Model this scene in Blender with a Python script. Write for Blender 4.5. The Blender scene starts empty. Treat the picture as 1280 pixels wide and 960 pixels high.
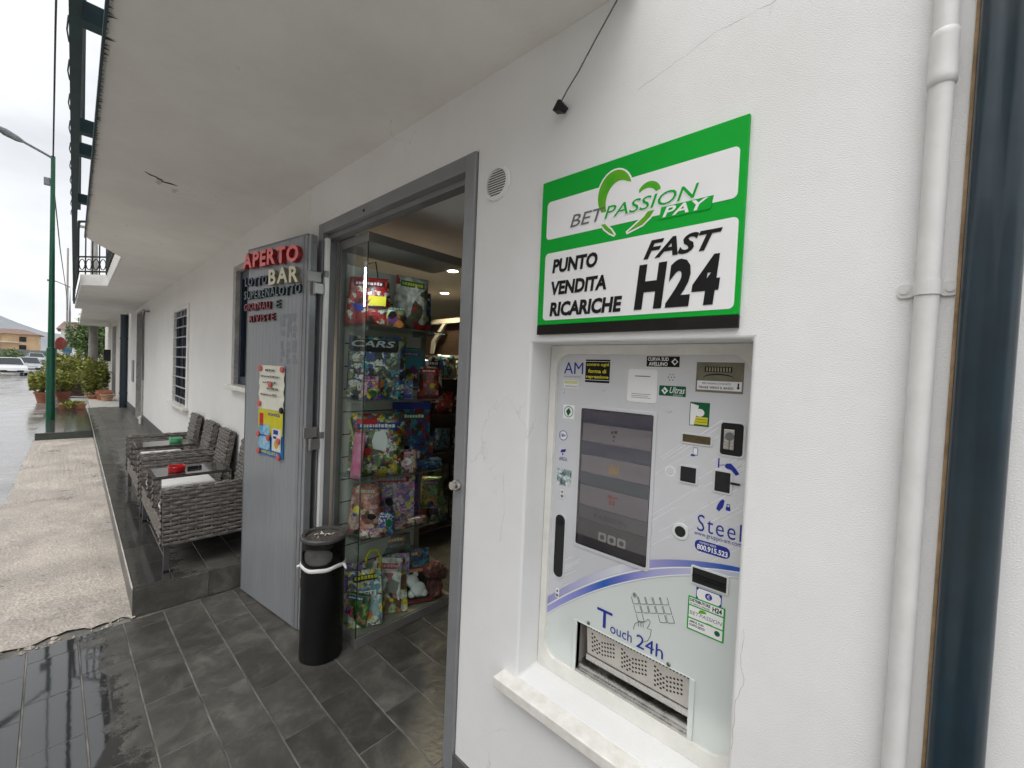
import bpy, math, random
from mathutils import Vector, Matrix

random.seed(11)
sc = bpy.context.scene
R = math.radians

# ------------------------------------------------------------------ camera
cam_d = bpy.data.cameras.new('camera')
cam = bpy.data.objects.new('camera', cam_d)
sc.collection.objects.link(cam)
sc.camera = cam
cam_d.sensor_width = 36.0
cam_d.lens = 36.0 * 526.7 / 1280.0
cam_d.clip_start = 0.02
cam_d.clip_end = 3000
yaw, pitch, roll = 0.740426, -0.029117, 0.0427515
d = Vector((-math.sin(yaw) * math.cos(pitch), math.cos(yaw) * math.cos(pitch), math.sin(pitch)))
r = d.cross(Vector((0, 0, 1))).normalized()
u = r.cross(d)
r2 = math.cos(roll) * r + math.sin(roll) * u
u2 = -math.sin(roll) * r + math.cos(roll) * u
cam.matrix_world = Matrix(((r2.x, u2.x, -d.x, 0.0), (r2.y, u2.y, -d.y, -1.1792),
                           (r2.z, u2.z, -d.z, 1.74), (0, 0, 0, 1)))

# ------------------------------------------------------------------ overcast sky, soft sun
SUN_EL, SUN_AZ = R(66), R(160)          # azimuth clockwise from +Y (sun over the street)
world = bpy.data.worlds.new('World')
sc.world = world
world.use_nodes = True
nt = world.node_tree
nt.nodes.clear()
out = nt.nodes.new('ShaderNodeOutputWorld')
bg = nt.nodes.new('ShaderNodeBackground')
sky = nt.nodes.new('ShaderNodeTexSky')
sky.sky_type = 'NISHITA'
sky.sun_disc = False
sky.sun_elevation = SUN_EL
sky.sun_rotation = SUN_AZ
sky.air_density = 1.0
sky.dust_density = 4.0
hs = nt.nodes.new('ShaderNodeHueSaturation')
hs.inputs['Saturation'].default_value = 0.25
tc = nt.nodes.new('ShaderNodeTexCoord')
mp = nt.nodes.new('ShaderNodeMapping')
mp.inputs['Scale'].default_value = (1.0, 1.0, 2.2)
nz = nt.nodes.new('ShaderNodeTexNoise')
nz.inputs['Scale'].default_value = 2.3
nz.inputs['Detail'].default_value = 5
nz.inputs['Roughness'].default_value = 0.55
cr = nt.nodes.new('ShaderNodeValToRGB')
cr.color_ramp.elements[0].position = 0.32
cr.color_ramp.elements[0].color = (5.2, 5.4, 5.7, 1)
cr.color_ramp.elements[1].position = 0.68
cr.color_ramp.elements[1].color = (7.7, 7.8, 7.9, 1)
mx = nt.nodes.new('ShaderNodeMix')
mx.data_type = 'RGBA'
mx.inputs[0].default_value = 0.86
nt.links.new(tc.outputs['Generated'], mp.inputs[0])
nt.links.new(mp.outputs[0], nz.inputs['Vector'])
nt.links.new(nz.outputs['Fac'], cr.inputs[0])
nt.links.new(sky.outputs[0], hs.inputs['Color'])
nt.links.new(hs.outputs[0], mx.inputs[6])
nt.links.new(cr.outputs[0], mx.inputs[7])
nt.links.new(mx.outputs[2], bg.inputs[0])
nt.links.new(bg.outputs[0], out.inputs[0])
bg.inputs[1].default_value = 0.105

sun_d = bpy.data.lights.new('sun', 'SUN')
sun_d.energy = 1.5
sun_d.angle = R(50)
sun_d.color = (1.0, 0.985, 0.96)
sun = bpy.data.objects.new('sun', sun_d)
sc.collection.objects.link(sun)
sv = Vector((math.sin(SUN_AZ) * math.cos(SUN_EL), math.cos(SUN_AZ) * math.cos(SUN_EL), math.sin(SUN_EL)))
sun.rotation_euler = sv.to_track_quat('Z', 'Y').to_euler()

sc.view_settings.view_transform = 'Standard'
sc.view_settings.look = 'None'
sc.view_settings.exposure = 0.63
sc.view_settings.gamma = 1.0
sc.view_settings.use_curve_mapping = False
sc.render.engine = 'CYCLES'
sc.cycles.use_denoising = True
sc.cycles.max_bounces = 7
sc.cycles.diffuse_bounces = 3
sc.cycles.use_light_tree = False
sc.cycles.glossy_bounces = 4
sc.cycles.use_adaptive_sampling = True
sc.cycles.adaptive_threshold = 0.03
sc.cycles.transparent_max_bounces = 16
sc.cycles.sample_clamp_indirect = 6.0

# ------------------------------------------------------------------ helpers
TH = R(1.4)                                   # the far stretch of the facade bends by 1.4 degrees
FM = (Matrix.Translation((-3, 0, 0)) @ Matrix.Rotation(-TH, 4, 'Z') @ Matrix.Translation((3, 0, 0)))
I4 = Matrix.Identity(4)
MATS = {}
WM = {}                                        # world matrix of every parent


def link(o):
    sc.collection.objects.link(o)
    return o


class MB:
    def __init__(s, M=I4):
        s.M = M
        s.v = []
        s.f = []
        s.mi = []
        s.cur = 0

    def add(s, vs, fs):
        b = len(s.v)
        s.v += [s.M @ Vector(p) for p in vs]
        s.f += [tuple(i + b for i in f) for f in fs]
        s.mi += [s.cur] * len(fs)

    def box(s, x0, x1, y0, y1, z0, z1, M=None):
        vs = [(x, y, z) for z in (z0, z1) for y in (y0, y1) for x in (x0, x1)]
        if M is not None:
            vs = [M @ Vector(p) for p in vs]
        s.add(vs, [(0, 2, 3, 1), (4, 5, 7, 6), (0, 1, 5, 4), (2, 6, 7, 3), (0, 4, 6, 2), (1, 3, 7, 5)])
        return s

    def quad(s, a, b, c, e):
        s.add([a, b, c, e], [(0, 1, 2, 3)])
        return s

    def cyl(s, p0, p1, r0, r1=None, n=16, cap=True):
        r1 = r0 if r1 is None else r1
        p0, p1 = Vector(p0), Vector(p1)
        ax = (p1 - p0).normalized()
        a = ax.orthogonal().normalized()
        b = ax.cross(a)
        vs = []
        for p, rr in ((p0, r0), (p1, r1)):
            vs += [p + (a * math.cos(2 * math.pi * i / n) + b * math.sin(2 * math.pi * i / n)) * rr for i in range(n)]
        fs = [(i, (i + 1) % n, n + (i + 1) % n, n + i) for i in range(n)]
        if cap:
            fs += [tuple(reversed(range(n))), tuple(range(n, 2 * n))]
        s.add(vs, fs)
        return s

    def tube(s, pts, rr, n=8):
        pts = [Vector(p) for p in pts]
        rs = rr if isinstance(rr, (list, tuple)) else [rr] * len(pts)
        vs = []
        a = None
        for i, p in enumerate(pts):
            t = (pts[min(i + 1, len(pts) - 1)] - pts[max(i - 1, 0)]).normalized()
            a = t.orthogonal().normalized() if a is None else (a - t * a.dot(t)).normalized()
            b = t.cross(a)
            vs += [p + (a * math.cos(2 * math.pi * k / n) + b * math.sin(2 * math.pi * k / n)) * rs[i] for k in range(n)]
        fs = []
        for i in range(len(pts) - 1):
            for k in range(n):
                fs.append((i * n + k, i * n + (k + 1) % n, (i + 1) * n + (k + 1) % n, (i + 1) * n + k))
        fs += [tuple(reversed(range(n))), tuple(range((len(pts) - 1) * n, len(pts) * n))]
        s.add(vs, fs)
        return s

    def lathe(s, cx, cy, prof, n=32, a0=0.0, a1=2 * math.pi):
        full = abs(a1 - a0 - 2 * math.pi) < 1e-6
        m = n if full else n + 1
        vs = []
        for (rr, z) in prof:
            vs += [(cx + rr * math.cos(a0 + (a1 - a0) * i / n), cy + rr * math.sin(a0 + (a1 - a0) * i / n), z) for i in range(m)]
        fs = []
        for j in range(len(prof) - 1):
            for i in range(n):
                k = (i + 1) % m
                fs.append((j * m + i, j * m + k, (j + 1) * m + k, (j + 1) * m + i))
        s.add(vs, fs)
        return s

    def plate(s, fr, pts, w0, w1):
        """polygon in a plane frame fr(u, v, w), thick from w0 to w1 (w towards the viewer)"""
        n = len(pts)
        vs = [fr(a, b, w0) for a, b in pts] + [fr(a, b, w1) for a, b in pts]
        fs = [tuple(reversed(range(n))), tuple(range(n, 2 * n))]
        fs += [(i, (i + 1) % n, n + (i + 1) % n, n + i) for i in range(n)]
        s.add(vs, fs)
        return s

    def rect(s, fr, x0, x1, z0, z1, w0, w1):
        return s.plate(fr, [(x0, z0), (x1, z0), (x1, z1), (x0, z1)], w0, w1)

    def build(s, name, mat, parent=None, smooth=False, bevel=0, kind=None, seg=2):
        me = bpy.data.meshes.new(name)
        P = WM[parent.name] if parent is not None else I4
        Q = P.inverted() if parent is not None else I4
        me.from_pydata([Q @ p for p in s.v], [], s.f)
        mats = mat if isinstance(mat, (list, tuple)) else [mat]
        for m in mats:
            me.materials.append(m)
        for p, i in zip(me.polygons, s.mi):
            p.material_index = i
            p.use_smooth = smooth
        me.update()
        o = link(bpy.data.objects.new(name, me))
        if parent is not None:
            o.parent = parent
        WM[o.name] = P
        if bevel:
            b = o.modifiers.new('bevel', 'BEVEL')
            b.width = bevel
            b.segments = seg
            b.limit_method = 'ANGLE'
            b.angle_limit = R(40)
        if kind:
            o['kind'] = kind
        return o


def smooth_by_angle(o, ang=40):
    me = o.data
    me.shade_smooth()
    try:
        me.set_sharp_from_angle(angle=R(ang))
    except Exception:
        pass
    return o


def tag(o, label, cat, group=None):
    o['label'] = label
    o['category'] = cat
    if group:
        o['group'] = group
    return o


def thing(name, label, cat, M=I4, group=None):
    o = link(bpy.data.objects.new(name, None))
    o.empty_display_size = 0.1
    M = M.copy() if isinstance(M, Matrix) else Matrix.Translation(M)
    o.matrix_world = M
    WM[o.name] = M
    return tag(o, label, cat, group)


def copy_tree(o, M=None, parent=None):
    c = link(o.copy())
    if parent is None:
        c.matrix_world = M
        WM[c.name] = M
    else:
        c.parent = parent
    for ch in list(o.children):
        copy_tree(ch, None, c)
    return c


def F(x, y, z):
    return FM @ Vector((x, y, z))


def wall_frame(Y):
    return lambda a, b, w: (a, Y - w, b)


def rrect(x0, x1, z0, z1, rad, n=6):
    pts = []
    for cx, cz, a0 in ((x1 - rad, z0 + rad, -90), (x1 - rad, z1 - rad, 0), (x0 + rad, z1 - rad, 90), (x0 + rad, z0 + rad, 180)):
        for i in range(n + 1):
            a = R(a0 + 90 * i / n)
            pts.append((cx + rad * math.cos(a), cz + rad * math.sin(a)))
    return pts


def circ(cx, cz, rx, rz=None, n=24):
    rz = rx if rz is None else rz
    return [(cx + rx * math.cos(2 * math.pi * i / n), cz + rz * math.sin(2 * math.pi * i / n)) for i in range(n)]


_TX = {}


def glyphs(s, bold=0.0, ext=0.0, spacing=1.0):
    key = (s, bold, ext, spacing)
    if key not in _TX:
        cu = bpy.data.curves.new('t', 'FONT')
        cu.body = s
        cu.offset = bold
        cu.extrude = ext
        cu.resolution_u = 3
        cu.space_character = spacing
        ob = link(bpy.data.objects.new('t', cu))
        bpy.context.view_layer.update()
        me = bpy.data.meshes.new_from_object(ob.evaluated_get(bpy.context.evaluated_depsgraph_get()))
        vs = [tuple(v.co) for v in me.vertices]
        fs = [tuple(p.vertices) for p in me.polygons]
        bpy.data.objects.remove(ob)
        bpy.data.curves.remove(cu)
        bpy.data.meshes.remove(me)
        _TX[key] = (vs, fs)
    return _TX[key]


def text(s, fr, x0, x1, z0, z1, w, mat, parent, bold=0.0, shear=0.0, ext=0.0, name='lettering', tilt=0.0, spacing=1.0):
    """lettering fitted to a box of the plane frame, lying w in front of it"""
    vs, fs = glyphs(s, bold, 0.5 if ext else 0.0, spacing)
    vs = [(x + shear * y, y, z) for x, y, z in vs]
    ax, bx = min(v[0] for v in vs), max(v[0] for v in vs)
    ay, by = min(v[1] for v in vs), max(v[1] for v in vs)
    mb = MB()
    o = []
    for x, y, z in vs:
        a = x0 + (x - ax) / (bx - ax) * (x1 - x0)
        b = z0 + (y - ay) / (by - ay) * (z1 - z0) + tilt * (a - x0)
        o.append(fr(a, b, w + (ext * (z + 0.5) if ext else 0.0)))
    mb.add(o, fs)
    return mb.build(name, mat, parent)


# ------------------------------------------------------------------ materials
def new_mat(name):
    m = bpy.data.materials.new(name)
    m.use_nodes = True
    MATS[name] = m
    return m, m.node_tree, m.node_tree.nodes['Principled BSDF']


def pm(name, col, rough=0.6, metal=0.0, var=0.0, scale=8.0, bump=0.0, bscale=120.0, coat=0.0, spec=None,
       detail=4, col2=None, stretch=None, rvar=0.0, rnd=0.0, bdist=0.01):
    m, t, b = new_mat(name)
    N, L = t.nodes, t.links
    b.inputs['Base Color'].default_value = (*col, 1)
    b.inputs['Roughness'].default_value = rough
    b.inputs['Metallic'].default_value = metal
    if spec is not None:
        b.inputs['Specular IOR Level'].default_value = spec
    if coat:
        b.inputs['Coat Weight'].default_value = coat
        b.inputs['Coat Roughness'].default_value = 0.08
    tcn = N.new('ShaderNodeTexCoord')
    src = tcn.outputs['Object']
    if stretch:
        mpn = N.new('ShaderNodeMapping')
        mpn.inputs['Scale'].default_value = stretch
        L.new(src, mpn.inputs[0])
        src = mpn.outputs[0]
    if var or col2 or rnd:
        n = N.new('ShaderNodeTexNoise')
        n.inputs['Scale'].default_value = scale
        n.inputs['Detail'].default_value = detail
        n.inputs['Roughness'].default_value = 0.62
        L.new(src, n.inputs['Vector'])
        rmp = N.new('ShaderNodeValToRGB')
        c2 = col2 if col2 else tuple(min(1, c * (1 + var)) for c in col)
        c1 = col if col2 else tuple(c * (1 - var) for c in col)
        rmp.color_ramp.elements[0].position = 0.33
        rmp.color_ramp.elements[0].color = (*c1, 1)
        rmp.color_ramp.elements[1].position = 0.67
        rmp.color_ramp.elements[1].color = (*c2, 1)
        L.new(n.outputs['Fac'], rmp.inputs[0])
        colout = rmp.outputs[0]
        if rnd:
            oi = N.new('ShaderNodeObjectInfo')
            mr = N.new('ShaderNodeMapRange')
            mr.inputs[3].default_value = 1 - rnd
            mr.inputs[4].default_value = 1 + rnd
            L.new(oi.outputs['Random'], mr.inputs[0])
            vm = N.new('ShaderNodeVectorMath')
            vm.operation = 'SCALE'
            L.new(colout, vm.inputs[0])
            L.new(mr.outputs[0], vm.inputs['Scale'])
            colout = vm.outputs[0]
        L.new(colout, b.inputs['Base Color'])
        if rvar:
            mr2 = N.new('ShaderNodeMapRange')
            mr2.inputs[1].default_value = 0.3
            mr2.inputs[2].default_value = 0.7
            mr2.inputs[3].default_value = max(0.02, rough - rvar)
            mr2.inputs[4].default_value = min(1, rough + rvar)
            L.new(n.outputs['Fac'], mr2.inputs[0])
            L.new(mr2.outputs[0], b.inputs['Roughness'])
    if bump:
        n2 = N.new('ShaderNodeTexNoise')
        n2.inputs['Scale'].default_value = bscale
        n2.inputs['Detail'].default_value = 5
        L.new(src, n2.inputs['Vector'])
        bp = N.new('ShaderNodeBump')
        bp.inputs['Strength'].default_value = bump
        bp.inputs['Distance'].default_value = bdist
        L.new(n2.outputs['Fac'], bp.inputs['Height'])
        L.new(bp.outputs[0], b.inputs['Normal'])
    return m


def plaster(name, base, stain, stain_amt, bump, bscale, grime=0.0):
    """painted stucco: fine grain, broad blotches, scattered small scuffs and hairline cracks"""
    m, t, b = new_mat(name)
    N, L = t.nodes, t.links
    g = N.new('ShaderNodeNewGeometry')
    n1 = N.new('ShaderNodeTexNoise')
    n1.inputs['Scale'].default_value = 1.7
    n1.inputs['Detail'].default_value = 5
    n1.inputs['Roughness'].default_value = 0.65
    L.new(g.outputs['Position'], n1.inputs['Vector'])
    r1 = N.new('ShaderNodeValToRGB')
    r1.color_ramp.elements[0].position = 0.36
    r1.color_ramp.elements[0].color = (*[base[i] * (1 - stain_amt) + stain[i] * stain_amt for i in range(3)], 1)
    r1.color_ramp.elements[1].position = 0.62
    r1.color_ramp.elements[1].color = (*base, 1)
    L.new(n1.outputs['Fac'], r1.inputs[0])
    # scuffs
    n3 = N.new('ShaderNodeTexNoise')
    n3.inputs['Scale'].default_value = 14
    n3.inputs['Detail'].default_value = 5
    n3.inputs['Roughness'].default_value = 0.75
    L.new(g.outputs['Position'], n3.inputs['Vector'])
    r3 = N.new('ShaderNodeValToRGB')
    r3.color_ramp.elements[0].position = 0.66
    r3.color_ramp.elements[0].color = (0, 0, 0, 1)
    r3.color_ramp.elements[1].position = 0.74
    r3.color_ramp.elements[1].color = (grime + 0.12, grime + 0.12, grime + 0.12, 1)
    L.new(n3.outputs['Fac'], r3.inputs[0])
    mxx = N.new('ShaderNodeMix')
    mxx.data_type = 'RGBA'
    L.new(r3.outputs[0], mxx.inputs[0])
    L.new(r1.outputs[0], mxx.inputs[6])
    mxx.inputs[7].default_value = (*stain, 1)
    # hairline cracks
    vo = N.new('ShaderNodeTexVoronoi')
    vo.feature = 'DISTANCE_TO_EDGE'
    vo.inputs['Scale'].default_value = 0.55
    wn = N.new('ShaderNodeTexNoise')
    wn.inputs['Scale'].default_value = 4
    wn.inputs['Detail'].default_value = 4
    L.new(g.outputs['Position'], wn.inputs['Vector'])
    wa = N.new('ShaderNodeMix')
    wa.data_type = 'RGBA'
    wa.blend_type = 'LINEAR_LIGHT'
    wa.inputs[0].default_value = 0.28
    L.new(g.outputs['Position'], wa.inputs[6])
    L.new(wn.outputs['Color'], wa.inputs[7])
    L.new(wa.outputs[2], vo.inputs['Vector'])
    cr_ = N.new('ShaderNodeMapRange')
    cr_.inputs[1].default_value = 0.0
    cr_.inputs[2].default_value = 0.0022
    cr_.inputs[3].default_value = 0.28
    cr_.inputs[4].default_value = 0.0
    L.new(vo.outputs['Distance'], cr_.inputs[0])
    mk = N.new('ShaderNodeMath')
    mk.operation = 'MULTIPLY'
    gt = N.new('ShaderNodeMapRange')
    gt.inputs[1].default_value = 0.5
    gt.inputs[2].default_value = 0.58
    L.new(n1.outputs['Fac'], gt.inputs[0])
    L.new(cr_.outputs[0], mk.inputs[0])
    L.new(gt.outputs[0], mk.inputs[1])
    mx2 = N.new('ShaderNodeMix')
    mx2.data_type = 'RGBA'
    L.new(mk.outputs[0], mx2.inputs[0])
    L.new(mxx.outputs[2], mx2.inputs[6])
    mx2.inputs[7].default_value = (0.25, 0.24, 0.22, 1)
    L.new(mx2.outputs[2], b.inputs['Base Color'])
    b.inputs['Roughness'].default_value = 0.85
    b.inputs['Specular IOR Level'].default_value = 0.25
    n2 = N.new('ShaderNodeTexNoise')
    n2.inputs['Scale'].default_value = bscale
    n2.inputs['Detail'].default_value = 3
    L.new(g.outputs['Position'], n2.inputs['Vector'])
    n4 = N.new('ShaderNodeTexNoise')
    n4.inputs['Scale'].default_value = 5
    n4.inputs['Detail'].default_value = 3
    L.new(g.outputs['Position'], n4.inputs['Vector'])
    ad = N.new('ShaderNodeMath')
    ad.operation = 'MULTIPLY_ADD'
    ad.inputs[1].default_value = 1.2
    L.new(n4.outputs['Fac'], ad.inputs[0])
    L.new(n2.outputs['Fac'], ad.inputs[2])
    bp = N.new('ShaderNodeBump')
    bp.inputs['Strength'].default_value = bump
    bp.inputs['Distance'].default_value = 0.0022
    L.new(ad.outputs[0], bp.inputs['Height'])
    L.new(bp.outputs[0], b.inputs['Normal'])
    return m


def slate(name, wet_edge, wet_dir, wet_amt=1.0, dark=1.0):
    """dark slate-look tile; rain water lies where the noisy mask along wet_dir passes wet_edge"""
    m, t, b = new_mat(name)
    N, L = t.nodes, t.links
    g = N.new('ShaderNodeNewGeometry')
    oi = N.new('ShaderNodeObjectInfo')
    n1 = N.new('ShaderNodeTexNoise')
    n1.noise_dimensions = '4D'
    n1.inputs['Scale'].default_value = 6.0
    n1.inputs['Detail'].default_value = 9
    n1.inputs['Roughness'].default_value = 0.72
    n1.inputs['Distortion'].default_value = 0.5
    mw = N.new('ShaderNodeMath')
    mw.operation = 'MULTIPLY'
    mw.inputs[1].default_value = 37.0
    L.new(oi.outputs['Random'], mw.inputs[0])
    L.new(mw.outputs[0], n1.inputs['W'])
    L.new(g.outputs['Position'], n1.inputs['Vector'])
    r1 = N.new('ShaderNodeValToRGB')
    e = r1.color_ramp.elements
    e[0].position = 0.3
    e[0].color = (0.036 * dark, 0.035 * dark, 0.031 * dark, 1)
    e[1].position = 0.72
    e[1].color = (0.135 * dark, 0.127 * dark, 0.110 * dark, 1)
    x = e.new(0.5)
    x.color = (0.064 * dark, 0.061 * dark, 0.054 * dark, 1)
    L.new(n1.outputs['Fac'], r1.inputs[0])
    mr = N.new('ShaderNodeMapRange')
    mr.inputs[3].default_value = 0.78
    mr.inputs[4].default_value = 1.25
    L.new(oi.outputs['Random'], mr.inputs[0])
    vm = N.new('ShaderNodeVectorMath')
    vm.operation = 'SCALE'
    L.new(r1.outputs[0], vm.inputs[0])
    L.new(mr.outputs[0], vm.inputs['Scale'])
    # wet mask
    dt = N.new('ShaderNodeVectorMath')
    dt.operation = 'DOT_PRODUCT'
    dt.inputs[1].default_value = wet_dir
    L.new(g.outputs['Position'], dt.inputs[0])
    n2 = N.new('ShaderNodeTexNoise')
    n2.inputs['Scale'].default_value = 7.0
    n2.inputs['Detail'].default_value = 10
    n2.inputs['Roughness'].default_value = 0.72
    L.new(g.outputs['Position'], n2.inputs['Vector'])
    ma = N.new('ShaderNodeMath')
    ma.operation = 'MULTIPLY_ADD'
    ma.inputs[1].default_value = 0.65
    L.new(n2.outputs['Fac'], ma.inputs[0])
    L.new(dt.outputs['Value'], ma.inputs[2])
    wr = N.new('ShaderNodeMapRange')
    wr.inputs[1].default_value = wet_edge
    wr.inputs[2].default_value = wet_edge + 0.06
    wr.inputs[4].default_value = wet_amt
    L.new(ma.outputs[0], wr.inputs[0])
    sxyz = N.new('ShaderNodeSeparateXYZ')
    L.new(g.outputs['True Normal'], sxyz.inputs[0])
    wz_ = N.new('ShaderNodeMath')
    wz_.operation = 'MULTIPLY'
    wz_.use_clamp = True
    L.new(wr.outputs[0], wz_.inputs[0])
    L.new(sxyz.outputs[2], wz_.inputs[1])
    wr = wz_
    rr = N.new('ShaderNodeMix')
    rr.data_type = 'FLOAT'
    L.new(wr.outputs[0], rr.inputs[0])
    rv = N.new('ShaderNodeMapRange')
    rv.inputs[3].default_value = 0.20
    rv.inputs[4].default_value = 0.48
    L.new(n1.outputs['Fac'], rv.inputs[0])
    L.new(rv.outputs[0], rr.inputs[2])
    rr.inputs[3].default_value = 0.035
    L.new(rr.outputs[0], b.inputs['Roughness'])
    sl_ = N.new('ShaderNodeMapRange')
    sl_.inputs[3].default_value = 0.45
    sl_.inputs[4].default_value = 1.0
    L.new(wr.outputs[0], sl_.inputs[0])
    L.new(sl_.outputs[0], b.inputs['Specular IOR Level'])
    dk = N.new('ShaderNodeMix')
    dk.data_type = 'RGBA'
    L.new(wr.outputs[0], dk.inputs[0])
    L.new(vm.outputs[0], dk.inputs[6])
    dk.inputs[7].default_value = (0.022, 0.022, 0.022, 1)
    L.new(dk.outputs[2], b.inputs['Base Color'])
    n5 = N.new('ShaderNodeTexNoise')
    n5.inputs['Scale'].default_value = 26
    n5.inputs['Detail'].default_value = 6
    L.new(g.outputs['Position'], n5.inputs['Vector'])
    bs = N.new('ShaderNodeMapRange')
    bs.inputs[3].default_value = 0.32
    bs.inputs[4].default_value = 0.012
    L.new(wr.outputs[0], bs.inputs[0])
    bp = N.new('ShaderNodeBump')
    bp.inputs['Distance'].default_value = 0.006
    L.new(bs.outputs[0], bp.inputs['Strength'])
    L.new(n5.outputs['Fac'], bp.inputs['Height'])
    L.new(bp.outputs[0], b.inputs['Normal'])
    return m


def glass(name, tint=(0.93, 0.97, 0.95), refl=1.0):
    m, t, b = new_mat(name)
    N, L = t.nodes, t.links
    N.remove(b)
    o = N['Material Output']
    tr = N.new('ShaderNodeBsdfTransparent')
    tr.inputs[0].default_value = (*tint, 1)
    gl = N.new('ShaderNodeBsdfGlossy')
    gl.inputs['Roughness'].default_value = 0.01
    fr = N.new('ShaderNodeLayerWeight')
    fr.inputs[0].default_value = 0.5
    pw_ = N.new('ShaderNodeMath')
    pw_.operation = 'POWER'
    pw_.inputs[1].default_value = 4.5
    L.new(fr.outputs['Facing'], pw_.inputs[0])
    mu = N.new('ShaderNodeMath')
    mu.operation = 'MULTIPLY_ADD'
    mu.inputs[1].default_value = 0.9 * refl
    mu.inputs[2].default_value = 0.04 * refl
    L.new(pw_.outputs[0], mu.inputs[0])
    ms = N.new('ShaderNodeMixShader')
    L.new(mu.outputs[0], ms.inputs[0])
    L.new(tr.outputs[0], ms.inputs[1])
    L.new(gl.outputs[0], ms.inputs[2])
    L.new(ms.outputs[0], o.inputs[0])
    return m


def emit(name, col, strength):
    m, t, b = new_mat(name)
    b.inputs['Base Color'].default_value = (*col, 1)
    b.inputs['Emission Color'].default_value = (*col, 1)
    b.inputs['Emission Strength'].default_value = strength
    return m


def printed(name, cols, scale=18.0, rough=0.3, seed=0.0, coat=0.4, smooth=0.0):
    """busy printed packaging: patches of several colours"""
    m, t, b = new_mat(name)
    N, L = t.nodes, t.links
    tcn = N.new('ShaderNodeTexCoord')
    ad = N.new('ShaderNodeVectorMath')
    ad.inputs[1].default_value = (seed, seed * 1.7, seed * 0.3)
    L.new(tcn.outputs['Object'], ad.inputs[0])
    wn = N.new('ShaderNodeTexNoise')
    wn.inputs['Scale'].default_value = scale * 0.9
    wn.inputs['Detail'].default_value = 3
    L.new(ad.outputs[0], wn.inputs['Vector'])
    wa = N.new('ShaderNodeMix')
    wa.data_type = 'RGBA'
    wa.blend_type = 'LINEAR_LIGHT'
    wa.inputs[0].default_value = 0.045
    L.new(ad.outputs[0], wa.inputs[6])
    L.new(wn.outputs['Color'], wa.inputs[7])
    vo = N.new('ShaderNodeTexVoronoi')
    vo.inputs['Scale'].default_value = scale * 1.35
    vo.inputs['Randomness'].default_value = 1.0
    L.new(wa.outputs[2], vo.inputs['Vector'])
    sp = N.new('ShaderNodeSeparateColor')
    L.new(vo.outputs['Color'], sp.inputs[0])
    rmp = N.new('ShaderNodeValToRGB')
    rmp.color_ramp.interpolation = 'CONSTANT'
    e = rmp.color_ramp.elements
    for i, c in enumerate(cols):
        p = i / len(cols)
        if i < 2:
            e[i].position = p
            e[i].color = (*c, 1)
        else:
            q = e.new(p)
            q.color = (*c, 1)
    L.new(sp.outputs[0], rmp.inputs[0])
    # finer drawing over the patches: tonal modelling and small dark strokes
    n9 = N.new('ShaderNodeTexNoise')
    n9.inputs['Scale'].default_value = scale * 3
    n9.inputs['Detail'].default_value = 6
    L.new(ad.outputs[0], n9.inputs['Vector'])
    r9 = N.new('ShaderNodeMapRange')
    r9.inputs[1].default_value = 0.38
    r9.inputs[2].default_value = 0.6
    r9.inputs[3].default_value = 0.55
    r9.inputs[4].default_value = 1.25
    L.new(n9.outputs['Fac'], r9.inputs[0])
    v9 = N.new('ShaderNodeVectorMath')
    v9.operation = 'SCALE'
    L.new(rmp.outputs[0], v9.inputs[0])
    L.new(r9.outputs[0], v9.inputs['Scale'])
    L.new(v9.outputs[0], b.inputs['Base Color'])
    b.inputs['Roughness'].default_value = rough
    b.inputs['Coat Weight'].default_value = coat
    b.inputs['Coat Roughness'].default_value = 0.06
    nb = N.new('ShaderNodeTexNoise')
    nb.inputs['Scale'].default_value = 22
    nb.inputs['Detail'].default_value = 3
    nb.inputs['Distortion'].default_value = 1.5
    L.new(ad.outputs[0], nb.inputs['Vector'])
    bq = N.new('ShaderNodeBump')
    bq.inputs['Strength'].default_value = 0.5 if coat > 0 else 1.0
    bq.inputs['Distance'].default_value = 0.012
    L.new(nb.outputs['Fac'], bq.inputs['Height'])
    L.new(bq.outputs[0], b.inputs['Coat Normal'])
    if coat == 0:
        L.new(bq.outputs[0], b.inputs['Normal'])
    return m

# ------------------------------------------------------------------ material set
m_wall = plaster('painted_stucco', (0.80, 0.80, 0.80), (0.58, 0.56, 0.52), 0.20, 0.60, 330)
m_wallfar = plaster('painted_stucco_far', (0.78, 0.775, 0.76), (0.60, 0.58, 0.54), 0.15, 0.35, 160)
m_soffit = plaster('soffit_plaster', (0.83, 0.815, 0.78), (0.60, 0.57, 0.51), 0.28, 0.5, 60, 0.1)
m_fascia = pm('fascia_paint', (0.72, 0.71, 0.68), 0.8, var=0.08, scale=5)
m_frame = pm('grey_door_steel', (0.25, 0.255, 0.265), 0.42, 0.25, var=0.07, scale=6, bump=0.03, bscale=60)
m_leaf = pm('grey_leaf_paint', (0.285, 0.30, 0.315), 0.40, 0.25, var=0.035, scale=2.0, stretch=(4, 4, 0.6), rvar=0.08)
m_leafdirt = pm('leaf_glue_mark', (0.21, 0.225, 0.24), 0.55, 0.1, var=0.2, scale=20, stretch=(4, 4, 0.4))
m_dark = pm('dark_cavity', (0.012, 0.012, 0.012), 0.8)
m_black = pm('black_plastic', (0.010, 0.010, 0.011), 0.35, spec=0.3, var=0.2, scale=30)
m_blackbin = pm('black_bin_metal', (0.006, 0.006, 0.0065), 0.32, var=0.3, scale=14, rvar=0.06, spec=0.35)
m_rim = pm('grey_bin_rim', (0.07, 0.067, 0.064), 0.45, var=0.25, scale=30)
m_ash = pm('ash_sand', (0.11, 0.09, 0.075), 0.95, var=0.6, scale=70, bump=0.9, bscale=160)
m_liner = pm('bin_liner', (0.09, 0.088, 0.085), 0.6, var=0.3, scale=10)
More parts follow.
